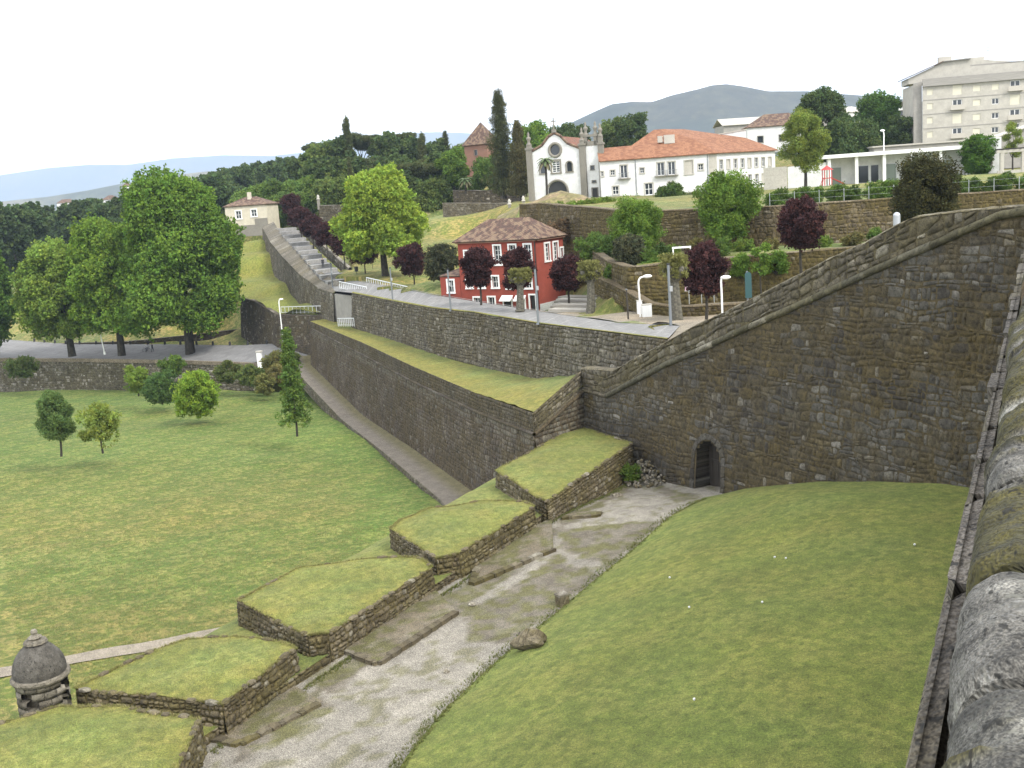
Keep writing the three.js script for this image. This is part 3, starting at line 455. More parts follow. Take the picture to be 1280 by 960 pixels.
  for (const y of [0.6, 2.2]) mesh('strap_hinge', box(2 * doorHalf - 0.2, 0.09, 0.03, 0, y, 0.06), M.wood, door);
}
// ---------- bastion: short flank S-K, long face G ----------
const S0 = [1.2, -67.0];
{
  const t = thing('bastion_wall', 'long battered bastion face with stepped cordon above the ditch path', 'wall');
  const Gp = [[S0[0], S0[1], 4.66, 6.05, -2.55]].concat([[[-3.06, 3.00, -84.00], 485], [[-9.93, 1.81, -107.00], 455], [[-18.34, 1.01, -134.00], 428], [[-31.54, 0.60, -172.00], 402]].map(([p], i) => [p[0], p[2], p[1], p[1] + [1.5, 1.6, 1.6, 1.1][i], [-3.7, -5.1, -6.75, -5.4][i]]));
  const pl = polyline(Gp, 1), sd = pl.nrm(1)[0] < 0 ? 1 : -1, nn = (u) => pl.nrm(u).map((x) => x * sd);
  const pt = (u, y) => { const [x, z] = pl.xz(u), n = nn(u), b = 0.09 * Math.max(0, pl.at(u, 2) - y); return [x + n[0] * b, y, z + n[2] * b]; };
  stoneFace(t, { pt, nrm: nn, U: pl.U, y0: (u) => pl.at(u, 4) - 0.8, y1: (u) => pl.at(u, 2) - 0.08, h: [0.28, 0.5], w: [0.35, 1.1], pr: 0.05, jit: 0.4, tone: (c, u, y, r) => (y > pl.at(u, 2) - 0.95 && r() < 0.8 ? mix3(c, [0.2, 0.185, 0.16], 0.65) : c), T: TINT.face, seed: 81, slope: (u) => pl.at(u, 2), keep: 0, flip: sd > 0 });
  stoneFace(t, { pt: (u, y) => { const [x, z] = pl.xz(u), n = nn(u); return [x - n[0] * 0.05, y, z - n[2] * 0.05]; }, nrm: nn, U: pl.U, y0: (u) => pl.at(u, 2) + 0.05, y1: (u) => pl.at(u, 3), h: [0.22, 0.4], w: [0.3, 0.8], pr: 0.05, T: { ...TINT.face, a: [0.17, 0.15, 0.115], b: [0.1, 0.085, 0.062] }, seed: 82, slope: (u) => pl.at(u, 2), flip: sd > 0 });
  cordon(t, { xz: pl.xz, nrm: nn }, (u) => pl.at(u, 2), () => 0.02, 0.13, TINT.face, 0, pl.U, 1.6, 'cordon_stone', 83, sd > 0);
  // flank from S to K
  const p2 = polyline([[S0[0], S0[1], 4.66, 6.05], [K0[0] + 0.15, K0[1] - 0.1, 6.5, 7.95]], 1), s2 = p2.nrm(1)[0] > 0 ? 1 : -1, n2 = (u) => p2.nrm(u).map((x) => x * s2);
  stoneFace(t, { pt: (u, y) => { const [x, z] = p2.xz(u), n = n2(u), b = 0.09 * Math.max(0, p2.at(u, 2) - y); return [x + n[0] * b, y, z + n[2] * b]; }, nrm: n2, U: p2.U, y0: () => 1.5, y1: (u) => p2.at(u, 2) - 0.08, h: [0.26, 0.45], w: [0.35, 1], pr: 0.05, T: { ...TINT.face, a: [0.19, 0.18, 0.15] }, seed: 84, flip: s2 > 0, keep: 40, name: 'block' });
  stoneFace(t, { pt: (u, y) => { const [x, z] = p2.xz(u), n = n2(u); return [x - n[0] * 0.05, y, z - n[2] * 0.05]; }, nrm: n2, U: p2.U, y0: (u) => p2.at(u, 2) + 0.05, y1: (u) => p2.at(u, 3), h: [0.22, 0.4], w: [0.3, 0.8], pr: 0.05, T: TINT.parapet, seed: 85, slope: (u) => p2.at(u, 2), flip: s2 > 0, keep: 40, name: 'parapet_stone' });
  cordon(t, { xz: p2.xz, nrm: n2 }, (u) => p2.at(u, 2), () => 0.02, 0.13, TINT.face, 0, p2.U, 1.4, 'cordon_stone', 86, s2 > 0);
  // far end return of the bastion
  const e = Gp[4], p3 = polyline([[e[0], e[1]], [e[0] + 9, e[1] - 7]], 1), s3 = p3.nrm(1)[0] < 0 ? 1 : -1, n3_ = (u) => p3.nrm(u).map((x) => x * s3);
  stoneFace(t, { pt: (u, y) => { const [x, z] = p3.xz(u), n = n3_(u), b = 0.09 * Math.max(0, e[2] - y); return [x + n[0] * b, y, z + n[2] * b]; }, nrm: n3_, U: p3.U, y0: () => -7, y1: () => e[3], h: [0.3, 0.5], w: [0.4, 1], pr: 0.05, T: TINT.face, seed: 87, flip: s3 > 0 });
  // terrace lawn behind the parapet, up to the path wall
  const Hb = [[[5.25, 7.35, -73.00]], [[2.55, 4.62, -88.00]], [[-3.29, 3.62, -104.00]], [[-7.83, 3.49, -115.00]], [[-13.87, 2.58, -135.00]], [[-21.89, 2.05, -156.00]]].map((p) => p[0]);
  const pts = [...Gp.map((p) => [p[0], p[3] - 0.02, p[1]]), [K0[0] - 0.3, 7.5, K0[1]], ...Hb];
  const hpl = polyline(Hb.map((p) => [p[0], p[2], p[1]])); const near_ = (P_, x, z) => { let bd = 1e9, bu = 0; for (let u = 0; u <= P_.U; u += 0.8) { const [a, b] = P_.xz(u), d = Math.hypot(a - x, b - z); if (d < bd) { bd = d; bu = u; } } return [bu, bd]; };
  const ty = (x, z) => { const [u, d] = near_(pl, x, z), [v, f] = near_(hpl, x, z); const w = clamp(d / (d + f + 0.01)); return lerp(pl.at(u, 3) - 0.03, hpl.at(v, 2), w) + (fbm(x * 0.5, z * 0.5, 3, 7) - 0.5) * 0.12 * ss(0.3, 2, d); }, inw = (i) => { const n = nn(pl.L[i] + (i === 0 ? 0.1 : 0)); return [Gp[i][0] - n[0] * 0.1, Gp[i][1] - n[2] * 0.1]; };
  const out = [[S0[0] + 0.1, S0[1] - 0.2], inw(1), inw(2), inw(3), inw(4), [e[0] + 8, e[1] - 6], [Hb[5][0] + 2, Hb[5][2] - 2], ...Hb.slice(0, 5).reverse().map((p) => [p[0] + 0.8, p[2] - 0.3]), [K0[0] + 0.2, K0[1] - 1.5], [K0[0] + 0.1, K0[1]]];
  const lawn = struct('terrace_lawn', sheet(out, ty, 1, null, (x, z) => { const c = grassTone(0.4, 14, 0.15)(x, z); let m = 99; for (let i = 0; i < 4; i++) { const a = Gp[i], b = Gp[i + 1], dx = b[0] - a[0], dz = b[1] - a[1], k = clamp(((x - a[0]) * dx + (z - a[1]) * dz) / (dx * dx + dz * dz)); m = Math.min(m, Math.hypot(x - a[0] - dx * k, z - a[1] - dz * k)); } const bare = 1 - ss(1.2, 3.6, m + (fbm(x * 0.7, z * 0.7, 3, 5) - 0.5) * 3); return mix3(c, [1.2, 0.98, 0.72], bare * 0.8); }), M.lawn, 'narrow grass terrace behind the bastion parapet');
  // path at the foot of the face and its low edging wall
  const fp = Gp.map((p, i) => { const n = nn(pl.L[i]); return [p[0] + n[0] * 2.1, p[1] + n[2] * 2.1, p[4]]; });
  fp.push([[-35.76, -4.33, -181.00]].map((p) => [p[0], p[2], p[1]])[0]);
  const fpl = polyline(fp, 1); const pos = [], uv = [], col = [], idx = []; const n = 80;
  for (let i = 0; i <= n; i++) { const u = fpl.U * i / n, [x, z] = fpl.xz(u), q = fpl.nrm(u).map((v) => v * sd); for (const o of [-2.6, -0.9, 0.2, 1.3, 1.45]) { pos.push(x + q[0] * o, fpl.at(u, 2) + (o < -2 ? 0.3 : 0), z + q[2] * o); uv.push(x + q[0] * o, z + q[2] * o); const k = 0.9 + 0.2 * fbm(u * 0.8, o * 2, 3, 6); const g = o < -0.8 ? [0.24, 0.22, 0.12] : [0.33, 0.3, 0.27]; col.push(g[0] * k, g[1] * k, g[2] * k); } }
  for (let i = 0; i < n; i++) for (let k = 0; k < 4; k++) { const a = i * 5 + k, b = a + 5; sd > 0 ? idx.push(a, b, a + 1, b, b + 1, a + 1) : idx.push(a, a + 1, b, b, a + 1, b + 1); }
  let g = geo(pos, idx, uv, col); if (g.attributes.normal.getY(7) < 0) { for (let i = 0; i < idx.length; i += 3) [idx[i], idx[i + 1]] = [idx[i + 1], idx[i]]; g = geo(pos, idx, uv, col); }
  struct('ditch_path', g, M.gravel, 'worn path along the foot of the bastion');
  const ew = thing('edging_wall', 'low rubble edging wall beside the ditch path', 'wall');
  stoneFace(ew, { pt: (u, y) => { const [x, z] = fpl.xz(u), q = fpl.nrm(u); return [x + q[0] * sd * 1.45, y, z + q[2] * sd * 1.45]; }, nrm: (u) => fpl.nrm(u).map((v) => v * sd), U: fpl.U, y0: (u) => fpl.at(u, 2) - 1.6, y1: (u) => fpl.at(u, 2) + 0.06, h: [0.2, 0.35], w: [0.3, 0.7], pr: 0.06, T: TINT.granite, seed: 88, slope: (u) => fpl.at(u, 2), flip: sd > 0 });
}
// ---------- wall under the promenade, promenade paving ----------
const HN = [[[9.46, 10.61, -64.00]], [[5.93, 9.89, -76.00]], [[2.44, 9.16, -88.00]], [[-3.37, 8.72, -104.00]], [[-7.95, 8.26, -115.00]], [[-14.15, 7.46, -135.00]], [[-22.11, 7.07, -156.00]]].map((p) => p[0]);
const HF = [[[11.22, 10.57, -70.00]], [[8.69, 9.48, -82.00]], [[4.75, 9.05, -94.00]], [[1.32, 8.46, -107.00]], [[-3.07, 8.50, -116.00]], [[-8.86, 8.36, -130.00]], [[-15.66, 8.07, -150.00]], [[-21.77, 7.92, -165.00]]].map((p) => p[0]);
const Hbase = [8, 7, 4.6, 3.2, 3.2, 2.4, 1.9];
{
  const t = thing('promenade_wall', 'rough granite retaining wall under the paved promenade', 'wall');
  const pl = polyline(HN.map((p, i) => [p[0], p[2], p[1], Hbase[i]]), 1), sd = pl.nrm(1)[0] < 0 ? 1 : -1;
  const nn = (u) => pl.nrm(u).map((v) => v * sd);
  stoneFace(t, { pt: (u, y) => { const [x, z] = pl.xz(u), n = nn(u), b = 0.1 * Math.max(0, pl.at(u, 2) - y); return [x + n[0] * b, y, z + n[2] * b]; }, nrm: nn, U: pl.U, y0: (u) => pl.at(u, 3) - 0.6, y1: (u) => pl.at(u, 2) - 0.02, h: [0.25, 0.5], w: [0.3, 0.9], pr: 0.09, jit: 0.45, T: TINT.granite, seed: 91, slope: (u) => pl.at(u, 2), keep: 60, flip: sd > 0 });
  // promenade: near verge, then paving
  const pf = polyline(HF.map((p) => [p[0], p[2], p[1]]), 1), rows = 60, pos = [], uv = [], col = [], idx = [];
  for (let i = 0; i <= rows; i++) { const a = pl.U * i / rows, b = pf.U * i / rows, A = [pl.at(a, 0), pl.at(a, 2), pl.at(a, 1)], B = [pf.at(b, 0), pf.at(b, 2), pf.at(b, 1)]; for (const w of [-0.02, 0.05, 0.1]) { pos.push(lerp(A[0], B[0], w), lerp(A[1], B[1], w) + 0.05 - (w > 0.09 ? 0.05 : 0), lerp(A[2], B[2], w)); uv.push(lerp(A[0], B[0], w), lerp(A[2], B[2], w)); col.push(...grassTone(0.3, 3, 0.4)(A[0] + w * 9, A[2]).map((q, k) => q * [1.15, 1, 0.85][k])); } }
  for (let i = 0; i < rows; i++) for (let k = 0; k < 2; k++) { const a = i * 3 + k, b = a + 3; idx.push(a, b, a + 1, b, b + 1, a + 1); }
  let g = geo(pos, idx, uv, col); if (g.attributes.normal.getY(7) < 0) { for (let i = 0; i < idx.length; i += 3) [idx[i], idx[i + 1]] = [idx[i + 1], idx[i]]; g = geo(pos, idx, uv, col); }
  mesh('grass_verge', g, M.lawn, t);
  const prom = new THREE.Group(); prom.name = 'promenade'; prom.userData = { kind: 'structure', label: 'grey paved promenade with pale cross bands' }; scene.add(prom);
  const band = (s0, s1, w0, w1, lift, mat, name) => { const q = []; const m = Math.max(1, Math.round((s1 - s0) * 40)); const ps = [], u2 = [], id = []; for (let i = 0; i <= m; i++) { const s = lerp(s0, s1, i / m), a = pl.U * s, b = pf.U * s; for (const w of [w0, w1]) { const x = lerp(pl.at(a, 0), pf.at(b, 0), w), z = lerp(pl.at(a, 1), pf.at(b, 1), w); ps.push(x, lerp(pl.at(a, 2), pf.at(b, 2), w) + lift, z); u2.push(x, z); } } for (let i = 0; i < m; i++) { const a = i * 2; id.push(a, a + 1, a + 2, a + 1, a + 3, a + 2); } let g2 = geo(ps, id, u2); if (g2.attributes.normal.getY(0) < 0) { for (let i = 0; i < id.length; i += 3) [id[i], id[i + 1]] = [id[i + 1], id[i]]; g2 = geo(ps, id, u2); } return mesh(name, g2, mat, prom); };
  band(0, 1, 0.09, 1, 0, M.paving, 'paving');
  for (let k = 0; k < 26; k++) band(0.02 + k * 0.0375, 0.02 + k * 0.0375 + 0.003, 0.1, 0.99, 0.006, M.pavingLight, 'cross_band');
  band(0, 1, 0.985, 1.012, 0.1, M.pavingLight, 'kerb');
}
// ---------- curtain on which the viewer stands: coping slabs, parapet face, cordon ----------
{
  const t = thing('curtain_wall', 'wall walk parapet with big rounded mossy granite coping slabs', 'wall');
  const r = rng(111); let s = -0.6, k = 0;
  const lens = [1.4, 1.1, 0.55, 0.8, 0.45, 0.9, 1.0];
  while (s < 48.6) {
    const len = lens[k] || 0.9 + r() * 0.7, far = s > 9, nu = far ? 10 : 46, prof = [];
    // profile from the back of the top to under the overhang: [L, height]
    for (const q of far ? [[-1.3, 0.1], [-0.6, 0.09], [-0.15, 0.06], [0.02, 0.02], [0.1, -0.05], [0.14, -0.13], [0.13, -0.26], [0.04, -0.3]] : null || []) prof.push(q);
    if (!far) for (let i = 0; i <= 44; i++) { const v = i / 44; if (v < 0.66) prof.push([lerp(-1.3, 0.03, v / 0.66), lerp(0.07, 0.03, v / 0.66)]); else if (v < 0.86) { const a = (v - 0.66) / 0.2 * Math.PI / 2; prof.push([0.03 + 0.11 * Math.sin(a), -0.09 + 0.12 * Math.cos(a)]); } else { const w = (v - 0.86) / 0.14; prof.push([0.14 - 0.02 * w - (w > 0.8 ? 0.08 : 0), -0.1 - 0.2 * w]); } }
    const pos = [], uv = [], col = [], idx = [], np = prof.length, tilt = (r() - 0.5) * 0.012, lift = (r() - 0.5) * 0.012, push = (r() - 0.5) * 0.03, c0 = mix3([0.15, 0.147, 0.14], [0.1, 0.097, 0.092], r());
    const mossy = k <= 1 ? -0.2 : k === 2 ? -0.14 : k === 3 ? 0.24 : k === 4 ? 0.1 : k === 5 ? 0.18 : k === 6 ? 0.15 : (r() - 0.3) * 0.25;
    for (let i = 0; i <= nu + 2; i++) {
      const e = i === 0 || i === nu + 2, uu = clamp((i - 1) / nu), sl = s + 0.008 + uu * (len - 0.016), edge = Math.min(uu, 1 - uu) * len;
      for (let j = 0; j < np; j++) {
        const [pl, ph] = prof[j]; const x = sl * 1.0, w = pl;
        const bumps = (fbm(x * 3.1, w * 3.1 + ph * 2, 4, 120) - 0.5) * 0.035 + (vn(x * 22, w * 22 + ph * 20, 121) - 0.5) * 0.008;
        const m = far ? ss(0.5, 0.62, fbm(x * 1.7, w * 1.4 + ph, 3, 140) + mossy) : ss(0.53, 0.6, fbm(x * 3.6, w * 2.0 + ph * 1.5, 4, 140) + (vn(x * 30, w * 30, 143) - 0.5) * 0.12 + mossy);
        const round = -0.022 * (1 - ss(0, 0.05, edge)) + (e ? -0.16 : 0);
        const L = pl + push + (ph < 0 ? bumps * 0.8 + m * 0.01 : 0) - (1 - ss(0, 0.05, edge)) * 0.012 * (pl > 0 ? 1 : 0) - (e ? 0.2 * (pl > -0.2 ? 1 : 0) : 0), y = 19.1 + ph + lift + tilt * (uu - 0.5) + bumps + m * (0.012 + 0.02 * vn(x * 26, w * 26, 150)) + round;
        const [X, Z] = cur(sl, L); pos.push(X, y, Z); uv.push(sl + (e ? (i === 0 ? -0.17 : 0.17) : 0), w - ph);
        const li = ss(0.56, 0.7, fbm(x * 5.2 + 3, w * 5.2 + ph * 3, 3, 160)), dk = ss(0.58, 0.72, fbm(x * 4.1 + 8, w * 4.1 + ph * 3, 3, 170));
        let c = mix3(c0, [0.4, 0.4, 0.38], li * 0.6); c = mix3(c, [0.055, 0.055, 0.05], dk * 0.6); const g = 0.6 + 0.8 * vn(x * 40, w * 40 + ph * 30, 180); c = c.map((q) => q * g);
        const mc = mix3([0.1, 0.088, 0.012], [0.024, 0.024, 0.006], vn(x * 33, w * 33 + ph * 20, 190)); c = mix3(c, mix3(mc, [0.16, 0.085, 0.02], ss(0.72, 0.8, vn(x * 2.2, w * 2.2, 195)) * 0.7), m * 0.95);
        col.push(...(e ? c0 : c));
      }
    }
    for (let i = 0; i < nu + 2; i++) for (let j = 0; j < np - 1; j++) { const a = i * np + j, b = a + np; idx.push(a, a + 1, b, b, a + 1, b + 1); }
    let g = geo(pos, idx, uv, col); if (g.attributes.normal.getY(Math.floor(np * (nu / 2)) + 2) < 0) { for (let i = 0; i < idx.length; i += 3) [idx[i], idx[i + 1]] = [idx[i + 1], idx[i]]; g = geo(pos, idx, uv, col); }
    mesh('coping_stone', g, M.coping, t); s += len; k++;
  }
  const pl = polyline([cur(-0.5, 0), cur(49, 0)], 1), sd = pl.nrm(1)[0] * CN[0] + pl.nrm(1)[2] * CN[1] > 0 ? 1 : -1, nn = () => [CN[0], 0, CN[1]];
  const at = (L) => (u, y) => { const [x, z] = cur(u - 0.5, L(y)); return [x, y, z]; };
  stoneFace(t, { pt: at((y) => lerp(0.33, 0.19, clamp((y - 17.9) / 0.95))), nrm: nn, U: 49.5, y0: () => 17.92, y1: () => 18.95, h: [0.28, 0.4], w: [0.4, 1.1], pr: 0.035, joint: 0.012, jit: 0.15, T: { ...TINT.parapet, a: [0.19, 0.175, 0.16], b: [0.11, 0.095, 0.08], mossAmt: 0.5 }, seed: 112, keep: 120, name: 'parapet_stone', flip: sd < 0 });
  cordon(t, { xz: (u) => cur(u - 0.5, 0), nrm: nn }, () => 17.82, () => 0.29, 0.14, { ...TINT.parapet, mossAmt: 0.3 }, 2, 49.5, 1.2, 'cordon_stone', 113, sd < 0);
  stoneFace(t, { pt: at((y) => lerp(1.7, 0.3, clamp((y - 4) / 13.7))), nrm: nn, U: 49.5, y0: () => 4, y1: () => 17.7, h: [0.35, 0.55], w: [0.5, 1.3], pr: 0.06, T: TINT.rampart, seed: 114, flip: sd < 0 });
}
console.log('fort ready');
// ---------- terrain beyond the walls ----------
const U_ = (l) => l.map((p) => p[0]);
const houseYard = [[-6, 6.3, -115], [-3, 6.2, -113], [0, 6.2, -115], [3, 6.4, -117], [5, 6.9, -119], [-8, 6.3, -121], [0, 6.3, -111], [-4, 6.3, -111], [-8, 6.4, -115], [3.2, 6.8, -112], [6, 7.2, -114], [-10, 6.6, -118], [6.6, 7.2, -108], [5, 7.2, -106]];
const lowPts = [...HF, ...HN.slice(1), ...U_([[[-18.59, 8.30, -170.00]], [[-11.08, 7.18, -165.00]], [[-25.13, 8.48, -190.00]], [[-29.88, 10.33, -205.00]], [[-37.10, 12.51, -228.00]], [[-44.59, 15.04, -248.00]], [[-50.77, 15.70, -252.00]], [[-9.63, 12.06, -195.00]], [[-24.64, 13.79, -215.00]], [[-10.25, 15.92, -215.00]], [[-3.97, 16.65, -220.00]], [[2.58, 17.77, -222.00]], [[9.87, 17.72, -205.00]], [[-20.42, 19.30, -270.00]], [[-42.05, 23.14, -300.00]], [[-14.89, 24.38, -330.00]], [[4.44, 25.41, -330.00]], [[-38.93, 29.25, -380.00]], [[-58.38, 22.63, -330.00]], [[-71.02, 18.65, -300.00]], [[-7.32, 9.18, -140.00]], [[0.66, 7.82, -122.00]]]),
  [-45, -5.4, -190], [-70, -5.5, -205], [-60, -5.5, -220], [-100, -5.6, -218], [-150, -6, -240], [-85, -3, -245], [-60, -1, -238], [-110, 0, -275], [-75, 6, -275], [-150, -2, -310], [-200, -6, -300], [-140, 8, -400], [-220, 2, -420], [-90, 14, -340], [-260, -4, -350], [-40, 22, -420], [20, 24, -430], [-38, 3.2, -198], [-45, 4, -225], [-56, 9, -250], ...houseYard];
const plazaPts = [...HF.slice(0, 5), ...U_([[[10.75, 9.20, -87.20]], [[8.33, 9.30, -88.97]], [[14.83, 9.20, -88.16]]]), [14, 9.3, -78], [20, 9.5, -84], [30, 10, -80], [22, 10.5, -66], [8.4, 8.2, -104], ...houseYard];
const gardenPts = U_([[[11.77, 17.68, -212.00]], [[20.38, 17.58, -205.00]], [[35.36, 16.70, -205.00]], [[55.30, 16.38, -225.00]], [[57.49, 17.37, -165.00]], [[75.63, 17.67, -165.00]]]).concat([[8, 17.2, -112], [25, 16.7, -106], [45, 16.7, -105], [70, 17, -105], [80, 17.4, -150], [90, 19, -230], [60, 18.5, -260], [30, 18, -280], [0, 19, -290], [110, 24, -330], [60, 26, -380], [10, 22, -350]]);
const lowY = idw(lowPts), plazaY = idw(plazaPts), gardenY = idw(gardenPts);
const w1 = (x) => -91 - 0.05 * x, w2 = piecewise([[-12, -156], [-4, -146], [4, -138], [9.5, -126], [13.5, -110], [25, -103], [60, -101], [120, -100]]);
const ditch = [[12.2, -72], ...HN.map((p, i) => [lerp(p[0], HF[i][0], 0.5), lerp(p[2], HF[i][2], 0.5)]), [-23, -171], [-29, -182], [-48, -185], [-41.63, -181.00], [-64.24, -197.00], [-102.35, -216.00], [-170, -243], [-170, 10], [90, 10], [24, -40]];
function inside(poly, x, z) { let c = false; for (let i = 0, j = poly.length - 1; i < poly.length; j = i++) { const [a, b] = poly[i], [d, e] = poly[j]; if ((b > z) !== (e > z) && x < (d - a) * (z - b) / (e - b) + a) c = !c; } return c; }
const roadZone = [[-116.12, -212.00], [-97.63, -206.00], [-61.31, -188.00], [-38.79, -172.00], [-31.64, -172.00], [-34.07, -186.00], [-49.32, -197.00], [-69.08, -213.00], [-92.41, -227.00], [-118.74, -252.00], [-147.09, -270.00]];
function T(x, z) {
  let y = lowY(x, z);
  if (x > -10) { const zone = z > w1(x) && x > 9 ? plazaY(x, z) : z > w2(x) ? lerp(plazaY(x, z), 13.1, ss(8.5, 11, x)) : gardenY(x, z); y = lerp(y, zone, ss(-3, 4, x)); }
  if (x < -30) y = Math.min(y, -6.4 + Math.max(0, polyDist(roadZone, x, z) - 0.5) * 0.34);
  return y + (fbm(x * 0.08, z * 0.08, 3, 21) - 0.5) * 0.5;
}
{
  const x0 = -262, x1 = 138, z0 = -62, z1 = -462, n = 190, pos = [], uv = [], col = [], idx = [];
  for (let i = 0; i <= n; i++) for (let k = 0; k <= n; k++) { const x = lerp(x0, x1, i / n), z = lerp(z0, z1, k / n); pos.push(x, inside(ditch, x, z) ? -18 : T(x, z) - 0.06, z); uv.push(x, z); const c = grassTone(0.5, 17, 0.05)(x, z), dry = ss(0.5, 0.65, fbm(x * 0.03, z * 0.03, 3, 19)); col.push(c[0] * lerp(0.85, 1.05, dry), c[1] * lerp(0.85, 0.95, dry), c[2] * 0.8); }
  for (let i = 0; i < n; i++) for (let k = 0; k < n; k++) { const a = i * (n + 1) + k, b = a + n + 1; idx.push(a, b, a + 1, b, b + 1, a + 1); }
  let g = geo(pos, idx, uv, col); struct('ground', g, M.ground, 'grassy ground of the town and slopes beyond the ramparts');
}
{ // far country out to the mountains
  const pos = [], uv = [], col = [], idx = [], nr = 60, na = 120;
  for (let i = 0; i <= nr; i++) { const R = 380 * Math.pow(40, i / nr); for (let k = 0; k <= na; k++) { const a = lerp(-1.25, 1.25, k / na), x = Math.sin(a) * R, z = -Math.cos(a) * R; const left = ss(0.1, -0.5, a); const y = (i < 2 ? -25 : 0) + lerp(2, -35, left) + (fbm(x * 0.0012, z * 0.0012, 4, 33) - 0.4) * 70 * ss(400, 2500, R) - ss(500, 1500, R) * 10; pos.push(x, y, z); uv.push(x * 0.02, z * 0.02); const f = fbm(x * 0.004, z * 0.004, 4, 35); col.push(...mix3([0.62, 0.66, 0.4], [0.34, 0.44, 0.25], ss(0.42, 0.55, f))); } }
  for (let i = 0; i < nr; i++) for (let k = 0; k < na; k++) { const a = i * (na + 1) + k, b = a + na + 1; idx.push(a, a + 1, b, b, a + 1, b + 1); }
  let g = geo(pos, idx, uv, col); if (g.attributes.normal.getY(500) < 0) { for (let i = 0; i < idx.length; i += 3) [idx[i], idx[i + 1]] = [idx[i + 1], idx[i]]; g = geo(pos, idx, uv, col); }
  struct('far_country', g, M.ground, 'distant fields and woods towards the mountains');
}
function ridge(name, label, top, colA, colB, seed, relief, steep = 2.2) {
  const pl = polyline(top.map((p) => [p[0], p[2], p[1]])), nu = 160, nv = 40, pos = [], uv = [], col = [], idx = [];
  for (let i = 0; i <= nu; i++) { const u = pl.U * i / nu, [x, z] = pl.xz(u), y = pl.at(u, 2), R = Math.hypot(x, z); for (let k = -6; k <= nv; k++) { const v = k / nv, d = v * (y + 60) * steep * 1.6, X = x * (1 - d / R), Z = z * (1 - d / R), e = Math.abs(v); const h = k < 0 ? y * (1 - e * 1.4) : lerp(y, -60, Math.pow(e, 0.85)); const n = (fbm(X * 0.0016, Z * 0.0016, 5, seed) - 0.5) * relief * Math.min(1, e * 6); pos.push(X, h + n, Z); uv.push(X * 0.02, Z * 0.02); const f = fbm(X * 0.003, Z * 0.003, 5, seed + 7); col.push(...mix3(colA, colB, ss(0.4, 0.6, f))); } }
  const m = nv + 7; for (let i = 0; i < nu; i++) for (let k = 0; k < m - 1; k++) { const a = i * m + k, b = a + m; idx.push(a, b, a + 1, b, b + 1, a + 1); }
  let g = geo(pos, idx, uv, col); if (g.attributes.normal.getY(20) < 0) { for (let i = 0; i < idx.length; i += 3) [idx[i], idx[i + 1]] = [idx[i + 1], idx[i]]; g = geo(pos, idx, uv, col); }
  struct(name, g, M.earth, label);
}
ridge('mountain', 'rounded green mountain behind the convent', U_([[[50.67, 148.08, -3400.00]], [[201.82, 197.91, -3400.00]], [[307.48, 238.59, -3400.00]], [[365.03, 258.53, -3400.00]], [[426.53, 261.51, -3400.00]], [[487.63, 256.17, -3400.00]], [[549.67, 272.19, -3400.00]], [[623.69, 283.80, -3400.00]], [[673.05, 293.50, -3400.00]], [[717.16, 294.08, -3400.00]], [[770.72, 283.34, -3400.00]], [[843.72, 264.15, -3400.00]], [[966.22, 255.85, -3400.00]], [[1088.69, 238.03, -3400.00]], [[1211.40, 220.18, -3400.00]], [[1383.59, 189.39, -3400.00]], [[1654.75, 175.77, -3400.00]], [[1926.59, 152.53, -3400.00]]]), [0.05, 0.07, 0.038], [0.085, 0.09, 0.055], 600, 60);
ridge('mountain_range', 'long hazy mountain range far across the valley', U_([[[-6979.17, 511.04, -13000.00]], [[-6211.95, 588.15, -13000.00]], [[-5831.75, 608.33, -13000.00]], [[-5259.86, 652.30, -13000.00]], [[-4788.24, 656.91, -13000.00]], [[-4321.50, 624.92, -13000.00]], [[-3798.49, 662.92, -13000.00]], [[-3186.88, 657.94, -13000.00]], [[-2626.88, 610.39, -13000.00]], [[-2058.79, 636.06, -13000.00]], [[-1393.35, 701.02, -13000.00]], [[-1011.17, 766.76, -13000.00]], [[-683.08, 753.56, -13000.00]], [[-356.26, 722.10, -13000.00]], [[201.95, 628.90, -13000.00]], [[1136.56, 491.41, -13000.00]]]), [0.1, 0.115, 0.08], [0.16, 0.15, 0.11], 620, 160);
ridge('valley_hill', 'low hazy hill with pale clearings beyond the trees', U_([[[-2145.84, 98.87, -4200.00]], [[-1899.06, 112.02, -4200.00]], [[-1714.80, 117.40, -4200.00]], [[-1560.08, 130.83, -4200.00]], [[-1435.81, 146.32, -4200.00]], [[-1281.06, 162.68, -4200.00]], [[-1097.00, 171.01, -4200.00]], [[-854.13, 160.33, -4200.00]], [[-612.20, 137.75, -4200.00]], [[-306.99, 134.79, -4200.00]]]), [0.1, 0.12, 0.06], [0.3, 0.29, 0.2], 640, 60);

